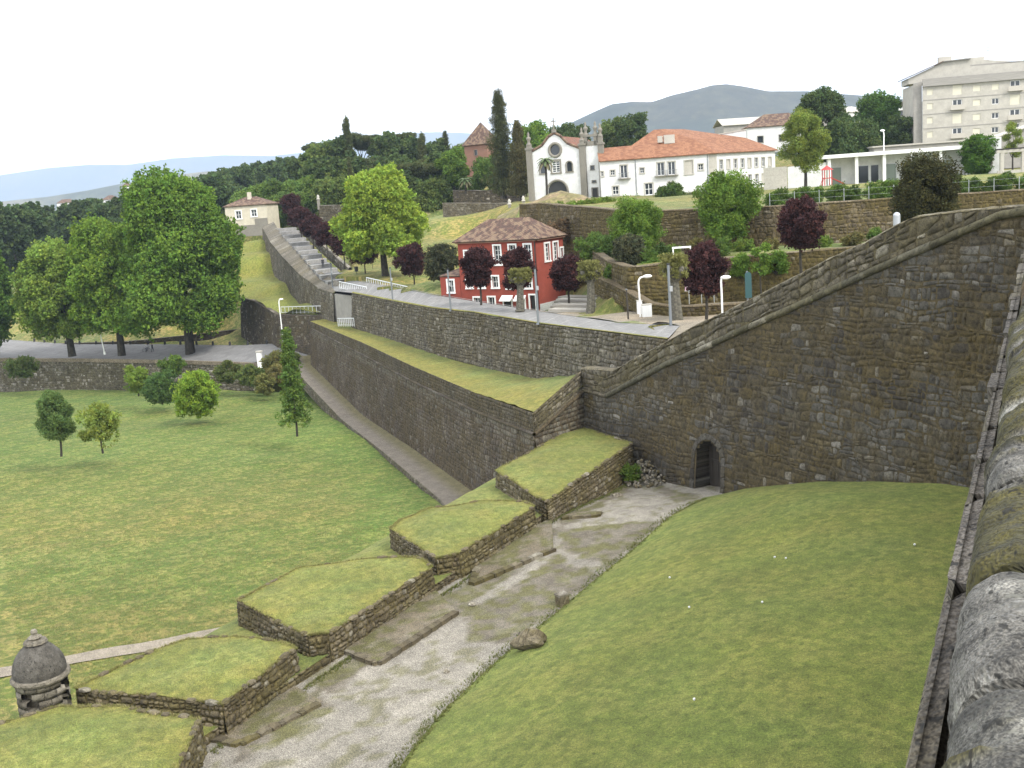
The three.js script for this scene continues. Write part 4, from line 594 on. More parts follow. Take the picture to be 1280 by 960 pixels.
// ---------- road, its field wall, kerb posts ----------
{
  const near = U_([[[-120.07, -6.46, -222.00]], [[-100.47, -5.63, -212.00]], [[-81.21, -5.68, -203.00]], [[-62.94, -5.65, -193.00]], [[-45.63, -5.41, -181.00]], [[-39.92, -5.45, -177.00]]]);
  const t = thing('field_wall', 'pale rubble wall between the field and the road', 'wall');
  const pl = polyline(near.map((p) => [p[0], p[2], p[1]]), 1), sd = pl.nrm(1)[2] > 0 ? 1 : -1, nn = (u) => pl.nrm(u).map((v) => v * sd);
  stoneFace(t, { pt: (u, y) => { const [x, z] = pl.xz(u), n = nn(u); return [x + n[0] * 0.06 * (pl.at(u, 2) - y), y, z + n[2] * 0.06 * (pl.at(u, 2) - y)]; }, nrm: nn, U: pl.U, y0: (u) => -12.8, y1: (u) => pl.at(u, 2) - 0.55, h: [0.3, 0.6], w: [0.35, 0.95], pr: 0.12, jit: 0.5, joint: 0.04, T: TINT.whitish, seed: 201, slope: (u) => pl.at(u, 2), flip: sd < 0, uStep: 3 });
  // rendered coping course
  const r = rng(202); let u = 0; while (u < pl.U - 0.3) { const e = Math.min(pl.U, u + 1 + r() * 0.8), a = pl.xz(u + 0.01), b = pl.xz(e - 0.01), L = Math.hypot(b[0] - a[0], b[1] - a[1]), g = new THREE.BoxGeometry(L, 0.62, 0.5), c = mix3([0.34, 0.29, 0.22], [0.24, 0.2, 0.15], r()); g.rotateY(Math.atan2(-(b[1] - a[1]), b[0] - a[0])); g.translate((a[0] + b[0]) / 2, (pl.at(u, 2) + pl.at(e, 2)) / 2 - 0.25, (a[1] + b[1]) / 2); const q = boxUV(g), col = []; for (let i = 0; i < q.attributes.position.count; i++) col.push(...c); q.setAttribute('color', new THREE.Float32BufferAttribute(col, 3)); mesh('coping_stone', q, M.stone, t); u = e; }
  // road
  const far = U_([[[-140.81, -5.77, -262.00]], [[-115.93, -5.44, -246.00]], [[-90.37, -5.04, -222.00]], [[-67.78, -4.80, -209.00]], [[-48.57, -4.25, -194.00]], [[-34.40, -3.20, -184.00]]]);
  const near2 = [...near.slice(0, 5), [-33.03, -3.38, -176.00]];
  const pos = [], uv = [], idx = []; const A = polyline(near2.map((p) => [p[0], p[2], p[1]])), B = polyline(far.map((p) => [p[0], p[2], p[1]])); const n = 50;
  const roadY = (i, w) => -5.55;
  for (let i = 0; i <= n; i++) for (let k = 0; k <= 4; k++) { const w = k / 4, x = lerp(A.at(A.U * i / n, 0), B.at(B.U * i / n, 0), w), z = lerp(A.at(A.U * i / n, 1), B.at(B.U * i / n, 1), w), ya = Math.min(A.at(A.U * i / n, 2) - 0.55, -5.2); pos.push(x, lerp(ya, Math.max(B.at(B.U * i / n, 2), -5.6), w) + 0.12, z); uv.push(x, z); }
  for (let i = 0; i < n; i++) for (let k = 0; k < 4; k++) { const a = i * 5 + k, b = a + 5; idx.push(a, b, a + 1, b, b + 1, a + 1); }
  let g = geo(pos, idx, uv); if (g.attributes.normal.getY(3) < 0) { for (let i = 0; i < idx.length; i += 3) [idx[i], idx[i + 1]] = [idx[i + 1], idx[i]]; g = geo(pos, idx, uv); }
  struct('road', g, M.asphalt, 'grey asphalt road behind the field wall');
  // small dark kerb posts along the far side
  const proto = merge([new THREE.CylinderGeometry(0.2, 0.24, 0.55, 8).translate(0, 0.27, 0), new THREE.SphereGeometry(0.2, 8, 5).translate(0, 0.55, 0)]);
  for (let k = 0; k < 17; k++) { const s = B.U * (0.36 + 0.6 * k / 16), m = mesh('kerb_post', proto, M.dark); m.position.set(B.at(s, 0), Math.max(B.at(s, 2), -5.6) + 0.1, B.at(s, 1)); tag(m, 'small dark kerb post along the far side of the road', 'post', 'kerb posts along the road'); }
}
console.log('terrain ready');
// ---------- buildings ----------
// facade in local axes of a building: u along x, v up, outward +z; openings are cut through and get windows
function facade(b, o) {
  const { at = [0, 0, 0], turn = 0, outline, openings = [], thick = 0.35, mat, name = 'wall', sur = M.granite, surW = 0.14, style } = o;
  const sh = new THREE.Shape(outline.map(([u, v]) => new THREE.Vector2(u, v)));
  for (const p of openings) { const h = new THREE.Path(); if (p.round) h.absarc(p.u, p.v, p.w / 2, 0, Math.PI * 2); else if (p.arch) { h.moveTo(p.u - p.w / 2, p.v); h.lineTo(p.u + p.w / 2, p.v); h.lineTo(p.u + p.w / 2, p.v + p.h - p.w / 2); h.absarc(p.u, p.v + p.h - p.w / 2, p.w / 2, 0, Math.PI); h.lineTo(p.u - p.w / 2, p.v); } else { h.moveTo(p.u - p.w / 2, p.v); h.lineTo(p.u + p.w / 2, p.v); h.lineTo(p.u + p.w / 2, p.v + p.h); h.lineTo(p.u - p.w / 2, p.v + p.h); h.lineTo(p.u - p.w / 2, p.v); } sh.holes.push(h); }
  const g = new THREE.ExtrudeGeometry(sh, { depth: thick, bevelEnabled: false }); g.translate(0, 0, -thick);
  const m = mesh(name, boxUV(g), mat, b); m.position.set(...at); m.rotation.y = turn;
  const c = Math.cos(turn), s = Math.sin(turn);
  for (const p of openings) {
    const w = new THREE.Group(); w.name = p.name || (p.door ? 'door' : 'window'); w.position.set(at[0] + p.u * c, at[1] + p.v, at[2] - p.u * s); w.rotation.y = turn; b.add(w);
    const sw = p.surW ?? surW, fr = [];
    if (p.round) { fr.push(new THREE.TorusGeometry(p.w / 2 + sw * 0.4, sw, 6, 20)); mesh('frame', merge(fr), p.sur || sur, w); mesh('pane', new THREE.CylinderGeometry(p.w / 2, p.w / 2, 0.04, 20).rotateX(Math.PI / 2).translate(0, 0, -0.24), M.glass, w); continue; }
    if (sw > 0) {
      const hh = p.arch ? p.h - p.w / 2 : p.h;
      fr.push(box(sw, hh, 0.1, -p.w / 2 - sw / 2, hh / 2, 0.04), box(sw, hh, 0.1, p.w / 2 + sw / 2, hh / 2, 0.04));
      if (p.arch) { const t = new THREE.TorusGeometry(p.w / 2 + sw / 2, sw / 2, 5, 14, Math.PI); t.translate(0, hh, 0.04); fr.push(t); } else fr.push(box(p.w + sw * 2, sw, 0.12, 0, p.h + sw / 2, 0.045));
      if (!p.door) fr.push(box(p.w + sw * 2.4, sw * 0.9, 0.18, 0, -sw * 0.45, 0.06));
      mesh('frame', merge(fr), p.sur || sur, w);
    }
    if (p.blind) { mesh('shutter', box(p.w, p.h, 0.05, 0, p.h / 2, -0.12), p.blind, w); continue; }
    mesh('pane', box(p.w, p.h, 0.03, 0, p.h / 2, -0.2), p.doorMat || M.glass, w);
    if (p.mull) { const ms = []; const t = Math.max(0.05, p.w * 0.07); ms.push(box(t, p.h, 0.05, 0, p.h / 2, -0.16), box(t, p.h, 0.05, -p.w / 2 + t / 2, p.h / 2, -0.16), box(t, p.h, 0.05, p.w / 2 - t / 2, p.h / 2, -0.16), box(p.w, t, 0.05, 0, t / 2, -0.16), box(p.w, t, 0.05, 0, p.h - t / 2, -0.16)); for (let k = 1; k < p.mull; k++) ms.push(box(p.w, t * 0.8, 0.05, 0, p.h * k / p.mull, -0.162)); mesh('sash', merge(ms), M.whitePaint, w); }
    if (p.awning) { const a = new THREE.BoxGeometry(p.w * 1.5, 0.05, 0.9); a.rotateX(0.7); a.translate(0, p.h - 0.1, 0.35); mesh('awning', a, M.whitePaint, w); }
    if (p.balcony) { const bw = p.w + 1.0; mesh('balcony', merge([box(bw, 0.14, 0.75, 0, -0.12, 0.38)]), p.balMat || M.granite, w); const rl = [box(bw, 0.05, 0.05, 0, 0.9, 0.72)]; for (let q = 0; q <= Math.round(bw / 0.2); q++) rl.push(box(0.03, 0.95, 0.03, -bw / 2 + q * bw / Math.round(bw / 0.2), 0.43, 0.72)); mesh('railing', p.solid ? box(bw, 0.9, 0.07, 0, 0.4, 0.72) : merge(rl), p.solid || M.metal, w); }
  }
  return m;
}
// sloping roof plane from its corners (3 or 4), in local axes, with thickness; uv along the slope in metres
function slab(b, pts, mat, th = 0.16, name = 'roof') {
  const p = pts.map((q) => V3(...q)), n = p[1].clone().sub(p[0]).cross(p[p.length - 1].clone().sub(p[0])).normalize(); if (n.y < 0) n.negate();
  const ex = p[1].clone().sub(p[0]).normalize(), ey = n.clone().cross(ex).normalize(); const k = p.length, pos = [], uv = [], idx = [];
  for (const q of p) { pos.push(q.x, q.y, q.z); const d = q.clone().sub(p[0]); uv.push(d.dot(ex), d.dot(ey)); } for (const q of p) { pos.push(q.x - n.x * th, q.y - n.y * th, q.z - n.z * th); uv.push(0, 0); }
  idx.push(0, 1, 2); if (k === 4) idx.push(0, 2, 3); idx.push(k, k + 2, k + 1); if (k === 4) idx.push(k, k + 3, k + 2);
  for (let i = 0; i < k; i++) { const m = (i + 1) % k; idx.push(i, k + i, m, m, k + i, k + m); }
  const g = new THREE.BufferGeometry(); g.setAttribute('position', new THREE.Float32BufferAttribute(pos, 3)); g.setAttribute('uv', new THREE.Float32BufferAttribute(uv, 2)); g.setIndex(idx);
  const q = g.toNonIndexed(); q.computeVertexNormals(); return mesh(name, q, mat, b);
}
function hipRoof(b, x0, x1, z0, z1, y, h, mat, ov = 0.5, ridgeIn = null) {  // z1 < z0 (back)
  x0 -= ov; x1 += ov; z0 += ov; z1 -= ov; const w = Math.abs(z0 - z1), r = ridgeIn ?? w / 2, zm = (z0 + z1) / 2;
  const A = [x0, y, z0], B = [x1, y, z0], C = [x1, y, z1], D = [x0, y, z1], R = [x0 + r, y + h, zm], Q = [x1 - r, y + h, zm];
  slab(b, [A, B, Q, R], mat); slab(b, [B, C, Q], mat); slab(b, [C, D, R, Q], mat); slab(b, [D, A, R], mat);
}
function block(b, w, h, d, mat, openF = [], openR = [], o = {}) { // four walls; front at z=0, right side at x=w
  const e = 0.003;
  facade(b, { outline: [[0, 0], [w, 0], [w, h], [0, h]], openings: openF, mat, ...o });
  facade(b, { at: [w, 0, -0.35 - e], turn: Math.PI / 2, outline: [[0, 0], [d - 0.36, 0], [d - 0.36, h], [0, h]], openings: openR, mat, ...o });
  facade(b, { at: [0, 0, -d], turn: -Math.PI / 2, outline: [[0, 0], [d - 0.36, 0], [d - 0.36, h], [0, h]], mat, name: 'wall' });
  facade(b, { at: [w - 0.36, 0, -d], turn: Math.PI, outline: [[0, 0], [w - 0.72, 0], [w - 0.72, h], [0, h]], mat, name: 'wall' });
}
{ // red house
  const th = -34 * D2R, L = 10.6, near = [3.66, 6.84, -119.00], Hh = 7.75, W = 5.8;
  const b = thing('red_house', 'red rendered house with white framed windows beside the promenade', 'house', [near[0] - Math.cos(th) * L, near[1] - 1.0, near[2] + Math.sin(th) * L], th);
  const win = (u, v, w, h, m = 2, x = {}) => ({ u, v, w, h, mull: m, sur: M.whitePaint, surW: 0.17, ...x });
  block(b, L, Hh + 1, W, M.red, [win(1.3, 6.2, 0.75, 1.5, 3), win(3.3, 6.2, 0.75, 1.5, 3), win(5.45, 6.1, 0.85, 2.1, 4), win(7.5, 6.1, 0.85, 2.1, 4), win(9.5, 6.1, 0.85, 2.1, 4), win(1.3, 3.5, 0.75, 1.25), win(3.0, 3.5, 0.75, 1.25), win(4.9, 3.5, 0.8, 1.25), win(6.9, 3.4, 0.85, 1.75, 3), win(9.3, 3.4, 0.85, 1.6, 3), win(2.2, 1.55, 0.85, 0.8, 1), win(4.2, 1.5, 0.85, 0.9, 1), win(6.4, 1.0, 1.0, 1.4, 0, { awning: 1, door: 1, doorMat: M.dark }), win(8.2, 1.0, 0.9, 1.4, 0, { awning: 1, door: 1, doorMat: M.dark }), win(9.75, 0.9, 0.7, 1.7, 0, { door: 1, doorMat: M.dark })], [win(1.9, 6.2, 0.95, 1.9, 4), win(3.7, 6.2, 0.95, 1.9, 4), win(5.0, 6.35, 0.55, 1.0, 2)]);
  mesh('cornice', merge([box(L + 0.3, 0.22, 0.3, L / 2, Hh + 0.92, 0.15), box(0.3, 0.22, W + 0.2, L + 0.15, Hh + 0.92, -W / 2)]), M.brick, b);
  mesh('plinth', merge([box(0.12, 1.6, W - 0.1, L + 0.07, 0.8, -W / 2)]), M.white, b);
  mesh('downpipe', bar([L - 0.1, 1, 0.12], [L - 0.1, Hh + 0.8, 0.12], 0.06), M.dark, b);
  hipRoof(b, 0, L, 0, -W, Hh + 1.05, 2.3, M.roofOld, 0.45, 2.9);
  // lower annex at its far end
  const a = thing('red_annex', 'low red annex at the end of the red house', 'house', [b.position.x - Math.cos(th) * 2.9, b.position.y, b.position.z + Math.sin(th) * 2.9], th);
  block(a, 2.85, 4.9, 5, M.red, [win(1.5, 3.0, 0.85, 1.4)], []); hipRoof(a, 0, 2.8, 0, -5, 4.93, 0.7, M.roofOld, 0.1, 1.3);
}
{ // church
  const th = -20 * D2R, o = [6.87, 17.85, -214.00], W = 11.2;
  const b = thing('church', 'white baroque church front with round window and granite pilasters', 'church', [o[0], o[1] - 0.6, o[2]], th); b.scale.set(0.86, 0.9, 0.9);
  const q = 10.9; // eaves
  facade(b, { outline: [[0, 0], [W, 0], [W, q], [8.6, 12.0], [7.0, 13.7], [5.6, 14.4], [4.2, 13.7], [2.6, 12.0], [0, q]], mat: M.white, openings: [{ u: 5.6, v: 10.9, w: 2.5, round: 1, surW: 0.32 }, { u: 5.6, v: 6.2, w: 1.8, h: 2.4, mull: 5, surW: 0.35 }, { u: 8.7, v: 6.2, w: 1.2, h: 2.0, arch: 1, surW: 0.3 }, { u: 2.5, v: 6.2, w: 1.2, h: 2.0, arch: 1, surW: 0.3 }, { u: 5.6, v: 0.1, w: 4.4, h: 4.2, arch: 1, surW: 0.5, door: 1, doorMat: M.dark }] });
  // raking cornice, pilasters, pinnacles, cross
  const rake = [[0, q], [2.6, 12.0], [4.2, 13.7], [5.6, 14.4], [7.0, 13.7], [8.6, 12.0], [W, q]], rk = [];
  for (let i = 0; i < 6; i++) rk.push(bar([rake[i][0], rake[i][1] + 0.1, 0], [rake[i + 1][0], rake[i + 1][1] + 0.1, 0], 0.3, 6)); mesh('raking_cornice', merge(rk), M.roofOld, b);
  const pin = (x, y, z = 0) => new THREE.LatheGeometry([[0.55, 0], [0.55, 0.25], [0.32, 0.4], [0.36, 0.9], [0.55, 1.2], [0.5, 1.55], [0.2, 1.8], [0.28, 2.15], [0.18, 2.5], [0.02, 2.75]].map(([r, h]) => new THREE.Vector2(r, h)), 8).translate(x, y, z);
  for (const x of [-0.5, W + 0.7]) { mesh('pilaster', merge([box(1.4, q + 0.5, 0.9, x, (q + 0.5) / 2, -0.1), box(1.7, 0.4, 1.2, x, q + 0.7, -0.1)]), M.granite, b); mesh('pinnacle', merge([box(1.0, 0.8, 0.8, x, q + 1.2, -0.1), pin(x, q + 1.5, -0.1)]), M.granite, b); }
  mesh('cross', merge([box(0.9, 0.7, 0.7, 5.6, 14.9, 0), box(0.22, 2.6, 0.22, 5.6, 16.4, 0), box(1.3, 0.22, 0.2, 5.6, 16.9, 0)]), M.granite, b);
  // belfry bay between pilasters
  facade(b, { at: [W + 1.45, 0, -0.2], outline: [[0, 0], [2.9, 0], [2.9, 11.2], [0, 11.2]], mat: M.white, name: 'bay_wall', openings: [{ u: 1.3, v: 6.2, w: 0.8, h: 0.8 }, { u: 1.5, v: 3.5, w: 0.8, h: 0.4 }, { u: 1.6, v: 0, w: 1.2, h: 2.3, door: 1, surW: 0.2, doorMat: M.dark }] });
  mesh('pilaster', merge([box(1.2, 11.4, 0.9, W + 4.9, 5.7, -0.2), box(1.5, 0.4, 1.2, W + 4.9, 11.5, -0.2)]), M.granite, b); mesh('pinnacle', merge([box(0.9, 1.4, 0.8, W + 4.9, 12.3, -0.2), pin(W + 4.9, 13, -0.2)]), M.granite, b);
  mesh('belfry', merge([box(0.7, 2.0, 1.0, W + 1.5, 12.2, -0.6), box(0.7, 2.0, 1.0, W + 3.7, 12.2, -0.6), box(3.4, 0.45, 1.2, W + 2.6, 13.3, -0.6), box(3.0, 0.9, 1, W + 2.6, 11.7, -0.6), pin(W + 1.5, 13.5, -0.6), pin(W + 3.7, 13.5, -0.6)]), M.granite, b);
  facade(b, { at: [W, 0, -0.36], turn: Math.PI / 2, outline: [[0, 0], [24, 0], [24, 10.4], [0, 10.4]], mat: M.white, name: 'nave_wall' });
  facade(b, { at: [0, 0, -24], turn: -Math.PI / 2, outline: [[0, 0], [23.6, 0], [23.6, 10.4], [0, 10.4]], mat: M.white, name: 'nave_wall' });
  slab(b, [[5.6, 13.9, -0.4], [5.6, 13.9, -25], [W + 0.6, 10.4, -25], [W + 0.6, 10.4, -0.4]], M.roofMid); slab(b, [[5.6, 13.9, -25], [5.6, 13.9, -0.4], [-0.6, 10.4, -0.4], [-0.6, 10.4, -25]], M.roofMid);
}
{ // convent
  const o = [19.28, 17.73, -206.00], W = 20.2, Hh = 6.9;
  const b = thing('convent', 'long white convent with orange tiled roof beside the church', 'convent', [o[0], o[1] - 0.4, o[2]], -3 * D2R);
  const w = (u, v, ww, h, x = {}) => ({ u, v, w: ww, h, mull: 2, surW: 0.16, sur: M.concrete, ...x });
  facade(b, { outline: [[0, 0], [W, 0], [W, Hh], [0, Hh]], mat: M.white, openings: [w(0.35, 4.1, 0.45, 0.9), w(2.3, 4.2, 0.8, 0.9), w(4.4, 3.5, 1.3, 2.4, { balcony: 1, mull: 1 }), w(7.8, 4.2, 0.75, 0.95), w(11.3, 3.5, 1.35, 2.4, { mull: 1, balcony: 1 }), w(13.3, 3.5, 1.35, 2.4, { mull: 1, balcony: 1 }), w(16.5, 3.4, 1.5, 2.5, { balcony: 1, blind: M.concrete }), w(18.7, 4.0, 0.9, 1.1), w(2.7, 0.6, 1.1, 1.5), w(8.9, 0.05, 1.5, 2.2, { door: 1, mull: 2 }), w(13.0, 0.9, 0.9, 1.3)] });
  mesh('downpipe', merge([bar([6.6, 0.2, 0.1], [6.6, Hh, 0.1], 0.07), bar([20, 0.2, 0.1], [20, Hh, 0.1], 0.07)]), M.metal, b);
  mesh('corner_strip', box(1.5, Hh, 0.5, W + 0.76, Hh / 2, -0.24), M.concrete, b);
  // right wing, turned away
  const rows = []; for (let k = 0; k < 8; k++) { rows.push(w(1.2 + k * 2.1, 3.9, 0.9, 1.7, { blind: k % 3 === 1 ? M.concrete : undefined })); rows.push(w(1.2 + k * 2.1, 0.7, 0.9, 1.8, { blind: k % 4 === 2 ? M.concrete : undefined })); }
  facade(b, { at: [W + 1.52, 0, -0.1], turn: 42 * D2R, outline: [[0, 0], [17.6, 0], [17.6, Hh], [0, Hh]], mat: M.white, openings: rows });
  facade(b, { at: [0, 0, -14], turn: -Math.PI / 2, outline: [[0, 0], [13.6, 0], [13.6, Hh], [0, Hh]], mat: M.white });
  const e = W + 1.6, c = Math.cos(42 * D2R), s = Math.sin(42 * D2R), far = [e + 17.9 * c, Hh, -17.9 * s];
  slab(b, [[-0.2, Hh, 0.5], [e + 0.2, Hh, 0.5], [e - 3.5, Hh + 2.9, -5.5], [-0.2, Hh + 2.5, -5.5]], M.roofNew);
  slab(b, [[e + 0.2, Hh, 0.5], [far[0] + 0.4, Hh, far[2] + 0.3], [far[0] - 5, Hh + 2.9, far[2] - 5], [e - 3.5, Hh + 2.9, -5.5]], M.roofNew);
  slab(b, [[5, Hh + 1.8, -5.6], [e - 3.4, Hh + 2.92, -5.6], [13.5, Hh + 5.6, -13], [11.5, Hh + 5.6, -13]], M.roofNew);
  slab(b, [[e - 3.4, Hh + 2.92, -5.6], [far[0] - 5, Hh + 2.92, far[2] - 5], [18, Hh + 5.5, -18], [13.5, Hh + 5.6, -13]], M.roofNew);
  mesh('eaves', merge([box(e + 0.4, 0.16, 0.4, e / 2 - 0.1, Hh - 0.1, 0.18)]), M.concrete, b);
  mesh('chimney', merge([box(2.0, 1.6, 1.2, 13.6, Hh + 3.3, -5.2), box(0.9, 1.2, 0.9, 11.9, Hh + 3.4, -5.4)]), M.concrete, b);
  const pb = thing('roof_block', 'plain white stair block rising above the orange roof', 'building', [[45.02, 22.66, -222.00]].map((p) => [p[0], p[1], p[2]])[0], 0); facade(pb, { outline: [[0, 0], [5.4, 0], [5.4, 6.2], [0, 5.6]], thick: 4, mat: M.white, openings: [{ u: 1.2, v: 3.6, w: 1.4, h: 0.8 }] }); slab(pb, [[-0.2, 5.65, 0.2], [5.6, 6.25, 0.2], [5.6, 6.25, -4.2], [-0.2, 5.65, -4.2]], M.concrete);
}
{ // white pavilion with a row of glazed bays
  const o = [45.44, 17.63, -172.00], W = 27.5, Hh = 4.6, th = -14 * D2R;
  const b = thing('white_pavilion', 'low flat roofed white pavilion with glazed bays and white fins', 'building', [o[0], o[1] - 0.3, o[2]], th);
  facade(b, { at: [0, 0, 0], outline: [[0, 0], [5.8, 0], [5.8, 3.6], [0, 3.3]], mat: M.white, thick: 0.3 });
  const bays = []; for (let k = 0; k < 5; k++) { bays.push({ u: 1.3 + k * 4.1, v: 0.05, w: 1.7, h: 2.6, surW: 0.06, sur: M.steel, door: 1, doorMat: k % 2 ? M.glass : std({ color: lin(0.2, 0.24, 0.2), roughness: 0.2 }) }); if (k % 2) bays.push({ u: 3.1 + k * 4.1, v: 0.05, w: 1.1, h: 2.6, surW: 0.06, sur: M.steel, doorMat: M.glass, door: 1 }); }
  facade(b, { at: [6, 0, -2.6], outline: [[0, 0], [21.5, 0], [21.5, Hh - 0.4], [0, Hh - 0.4]], mat: M.white, openings: bays });
  mesh('roof', merge([box(W - 4.6, 0.55, 7, 5 + (W - 4.6) / 2, Hh - 0.2, -3)]), M.whitePaint, b);
  for (let k = 0; k <= 5; k++) mesh('fin', box(0.45, Hh - 0.5, 2.7, 6.3 + k * 4.05, (Hh - 0.5) / 2, -1.2), M.whitePaint, b);
  facade(b, { at: [W + 0.1, 0, 0.2], outline: [[0, 0], [3.4, 0], [3.4, Hh + 0.9], [0, Hh + 0.9]], mat: M.white, openings: [{ u: 1.6, v: 1.4, w: 0.9, h: 1.6 }] });
  mesh('wall', box(3.6, 3.4, 0.3, -1.9, 1.7, -0.2), M.concrete, b);
}
{ // apartment block
  const o = [89.68, 20.47, -236.00], b = thing('apartment_block', 'weathered concrete apartment block with rows of balconies', 'apartment block', [o[0], o[1] - 4, o[2]], -10 * D2R);
  const W = 30, n = 6, fl = 2.95, F = [], bal = std({ color: lin(0.42, 0.39, 0.34) }), sh = std({ color: lin(0.55, 0.52, 0.42) });
  for (let k = 0; k < n; k++) { const v = 2.2 + k * fl; F.push({ u: 3.2, v: v + 0.4, w: 1.2, h: 1.2, surW: 0, ...(k > 0 ? { blind: sh } : { mull: 1 }) }, { u: 8.7, v, w: 1.9, h: 2.0, surW: 0, balcony: 1, solid: bal, balMat: bal, ...(k % 2 ? { blind: sh } : { mull: 1 }) }, { u: 12.6, v: v + 0.4, w: 1.5, h: 1.2, surW: 0, ...(k > 1 ? { blind: sh } : { mull: 1 }) }, { u: 16.3, v: v + 0.4, w: 1.4, h: 1.2, surW: 0, ...(k > 4 ? { blind: sh } : { mull: 1 }) }, { u: 20.2, v, w: 2.0, h: 2.0, surW: 0, balcony: 1, solid: bal, balMat: bal, ...(k === 4 ? { blind: sh } : { mull: 1 }) }, { u: 24.5, v: v + 0.4, w: 1.4, h: 1.2, surW: 0, mull: 1 }); }
  const Hh = 2 + n * fl; facade(b, { at: [1.7, 0, 0], outline: [[0, 0], [W - 1.7, 0], [W - 1.7, Hh], [0, Hh]], openings: F.map((q) => ({ ...q, u: q.u - 1.7 })), mat: M.concrete });
  facade(b, { at: [0, 0, -0.8], outline: [[0, 0], [1.72, 0], [1.72, Hh + 0.6], [0, Hh + 0.3]], mat: M.greyWall, thick: 0.3 });
  facade(b, { at: [0, 0, -13], turn: -Math.PI / 2, outline: [[0, 0], [12, 0], [12, Hh], [0, Hh]], mat: M.concrete });
  mesh('parapet', merge([box(W - 1.5, 1.6, 0.5, W / 2 + 0.9, Hh + 0.2, 0.27)]), M.greyWall, b);
  for (let k = 1; k < n; k++) mesh('floor_band', box(W - 1.8, 0.18, 0.06, W / 2 + 0.9, 1.55 + k * fl, 0.02), M.greyWall, b);
  facade(b, { at: [0, Hh + 0.4, -3], outline: [[-0.6, 0], [W, 0], [W, 1.5], [12, 4.2], [6.5, 4.0], [-0.6, 1.2]], mat: M.concrete, thick: 8, name: 'attic' });
  slab(b, [[-1.2, Hh + 1.75, -2.4], [6.4, Hh + 4.6, -2.4], [6.4, Hh + 4.6, -12], [-1.2, Hh + 1.75, -12]], M.roofOld); slab(b, [[6.4, Hh + 4.6, -2.4], [12, Hh + 4.75, -2.4], [12, Hh + 4.75, -12], [6.4, Hh + 4.6, -12]], M.greyWall); mesh('roof_slab', box(W - 12, 0.3, 8, 12 + (W - 12) / 2, Hh + 3.2, -7), M.greyWall, b);
  mesh('chimney', merge([box(2.6, 1.2, 1.4, 7.2, Hh + 5, -5), box(4, 1.4, 2, 13, Hh + 4.2, -5)]), M.concrete, b);
  mesh('aerial', merge([bar([16, Hh + 3, -5], [16, Hh + 7.2, -5], 0.05, 5), bar([15, Hh + 6.8, -5], [17, Hh + 6.8, -5], 0.03, 4), bar([15.3, Hh + 6.2, -5], [16.7, Hh + 6.2, -5], 0.03, 4)]), M.metal, b);
}
function cottage(label, pos, th, w, h, d, wall, roof, rh, wins, grp) { const b = thing('house', label, 'house', pos, th, grp); block(b, w, h, d, wall, wins || [], []); hipRoof(b, 0, w, 0, -d, h + 0.03, rh, roof, 0.4, Math.min(d / 2, w / 2 - 0.1)); return b; }
cottage('small peeling cream house at the top of the promenade steps', [-64.50, 13.65, -258.00], -8 * D2R, 10.2, 7.2, 8, M.cream, M.roofOld, 1.9, [{ u: 3.2, v: 4.2, w: 1.3, h: 1.8, mull: 2, sur: M.whitePaint, surW: 0.2 }, { u: 7.0, v: 4.5, w: 1.3, h: 1.6, mull: 2, sur: M.whitePaint, surW: 0.2 }, { u: 1.0, v: 0.8, w: 1, h: 2, blind: M.wood }]);
mesh('stone_base', merge([box(10.3, 2.6, 0.16, 5.1, 1.3, 0.085), box(3.1, 1.4, 0.14, 8.6, 3.29, 0.074)]), M.granite, scene.children[scene.children.length - 1]);
mesh('chimney', box(0.8, 3.2, 0.8, 5.2, 8.6, -3), M.cream, scene.children[scene.children.length - 1]);
{ // brick tower with pyramid roof
  const o = [-7.62, 24.04, -270.00], b = thing('brick_tower', 'square brick tower with tall pyramid roof among the trees', 'tower', [o[0], o[1], o[2]], -30 * D2R); block(b, 6.4, 7.4, 6.4, M.brick, [{ u: 3.2, v: 5.0, w: 0.8, h: 1.2, surW: 0.1 }], []); hipRoof(b, 0, 6.4, 0, -6.4, 7.43, 5.4, M.roofOld, 0.5, 3.6); }
cottage('white house with brown tiled roof behind the convent', [59.86, 24.74, -262.00], -6 * D2R, 15, 6, 10, M.white, M.roofOld, 3, [{ u: 3, v: 2.4, w: 1.2, h: 1.4 }, { u: 8, v: 2.4, w: 1.2, h: 1.4 }]);
{ const o = [68.33, 30.21, -330.00], b = thing('long_shed', 'long pale roofed building on the slope behind the convent', 'building', [o[0], o[1], o[2]], 4 * D2R); block(b, 32, 4.4, 10, M.greyWall, [{ u: 6, v: 1, w: 2, h: 1.6 }, { u: 16, v: 1, w: 2, h: 1.6 }], []); slab(b, [[-0.5, 4.45, 0.6], [32.5, 4.45, 0.6], [32.5, 6.6, -5], [-0.5, 6.6, -5]], M.concrete); slab(b, [[-0.5, 6.6, -5], [32.5, 6.6, -5], [32.5, 4.45, -10.6], [-0.5, 4.45, -10.6]], M.concrete); }
cottage('pale house with hipped grey roof among the trees near the apartments', [102.66, 31.61, -330.00], 0, 9, 4.4, 8, M.white, M.concrete, 1.8, [{ u: 2, v: 1.6, w: 1.4, h: 1.4 }, { u: 6, v: 1.6, w: 1.4, h: 1.4 }]);
cottage('small white house touching the apartment block', [115.82, 31.96, -320.00], 0, 7, 4.2, 8, M.white, M.roofOld, 1.5, [{ u: 2.2, v: 1.6, w: 1.2, h: 1.4 }]);
for (const [px, i] of [[0, 0]]) {}
cottage('white village house with low red roof on the wooded hillside', [-361.14, 30.09, -900.00], 0.2, 14, 5, 8, M.white, M.roofOld, 3, []);
cottage('tiny white house half hidden on the far wooded slope', [-252.28, 27.89, -700.00], -0.2, 9, 4, 7, M.white, M.roofOld, 2.6, []);
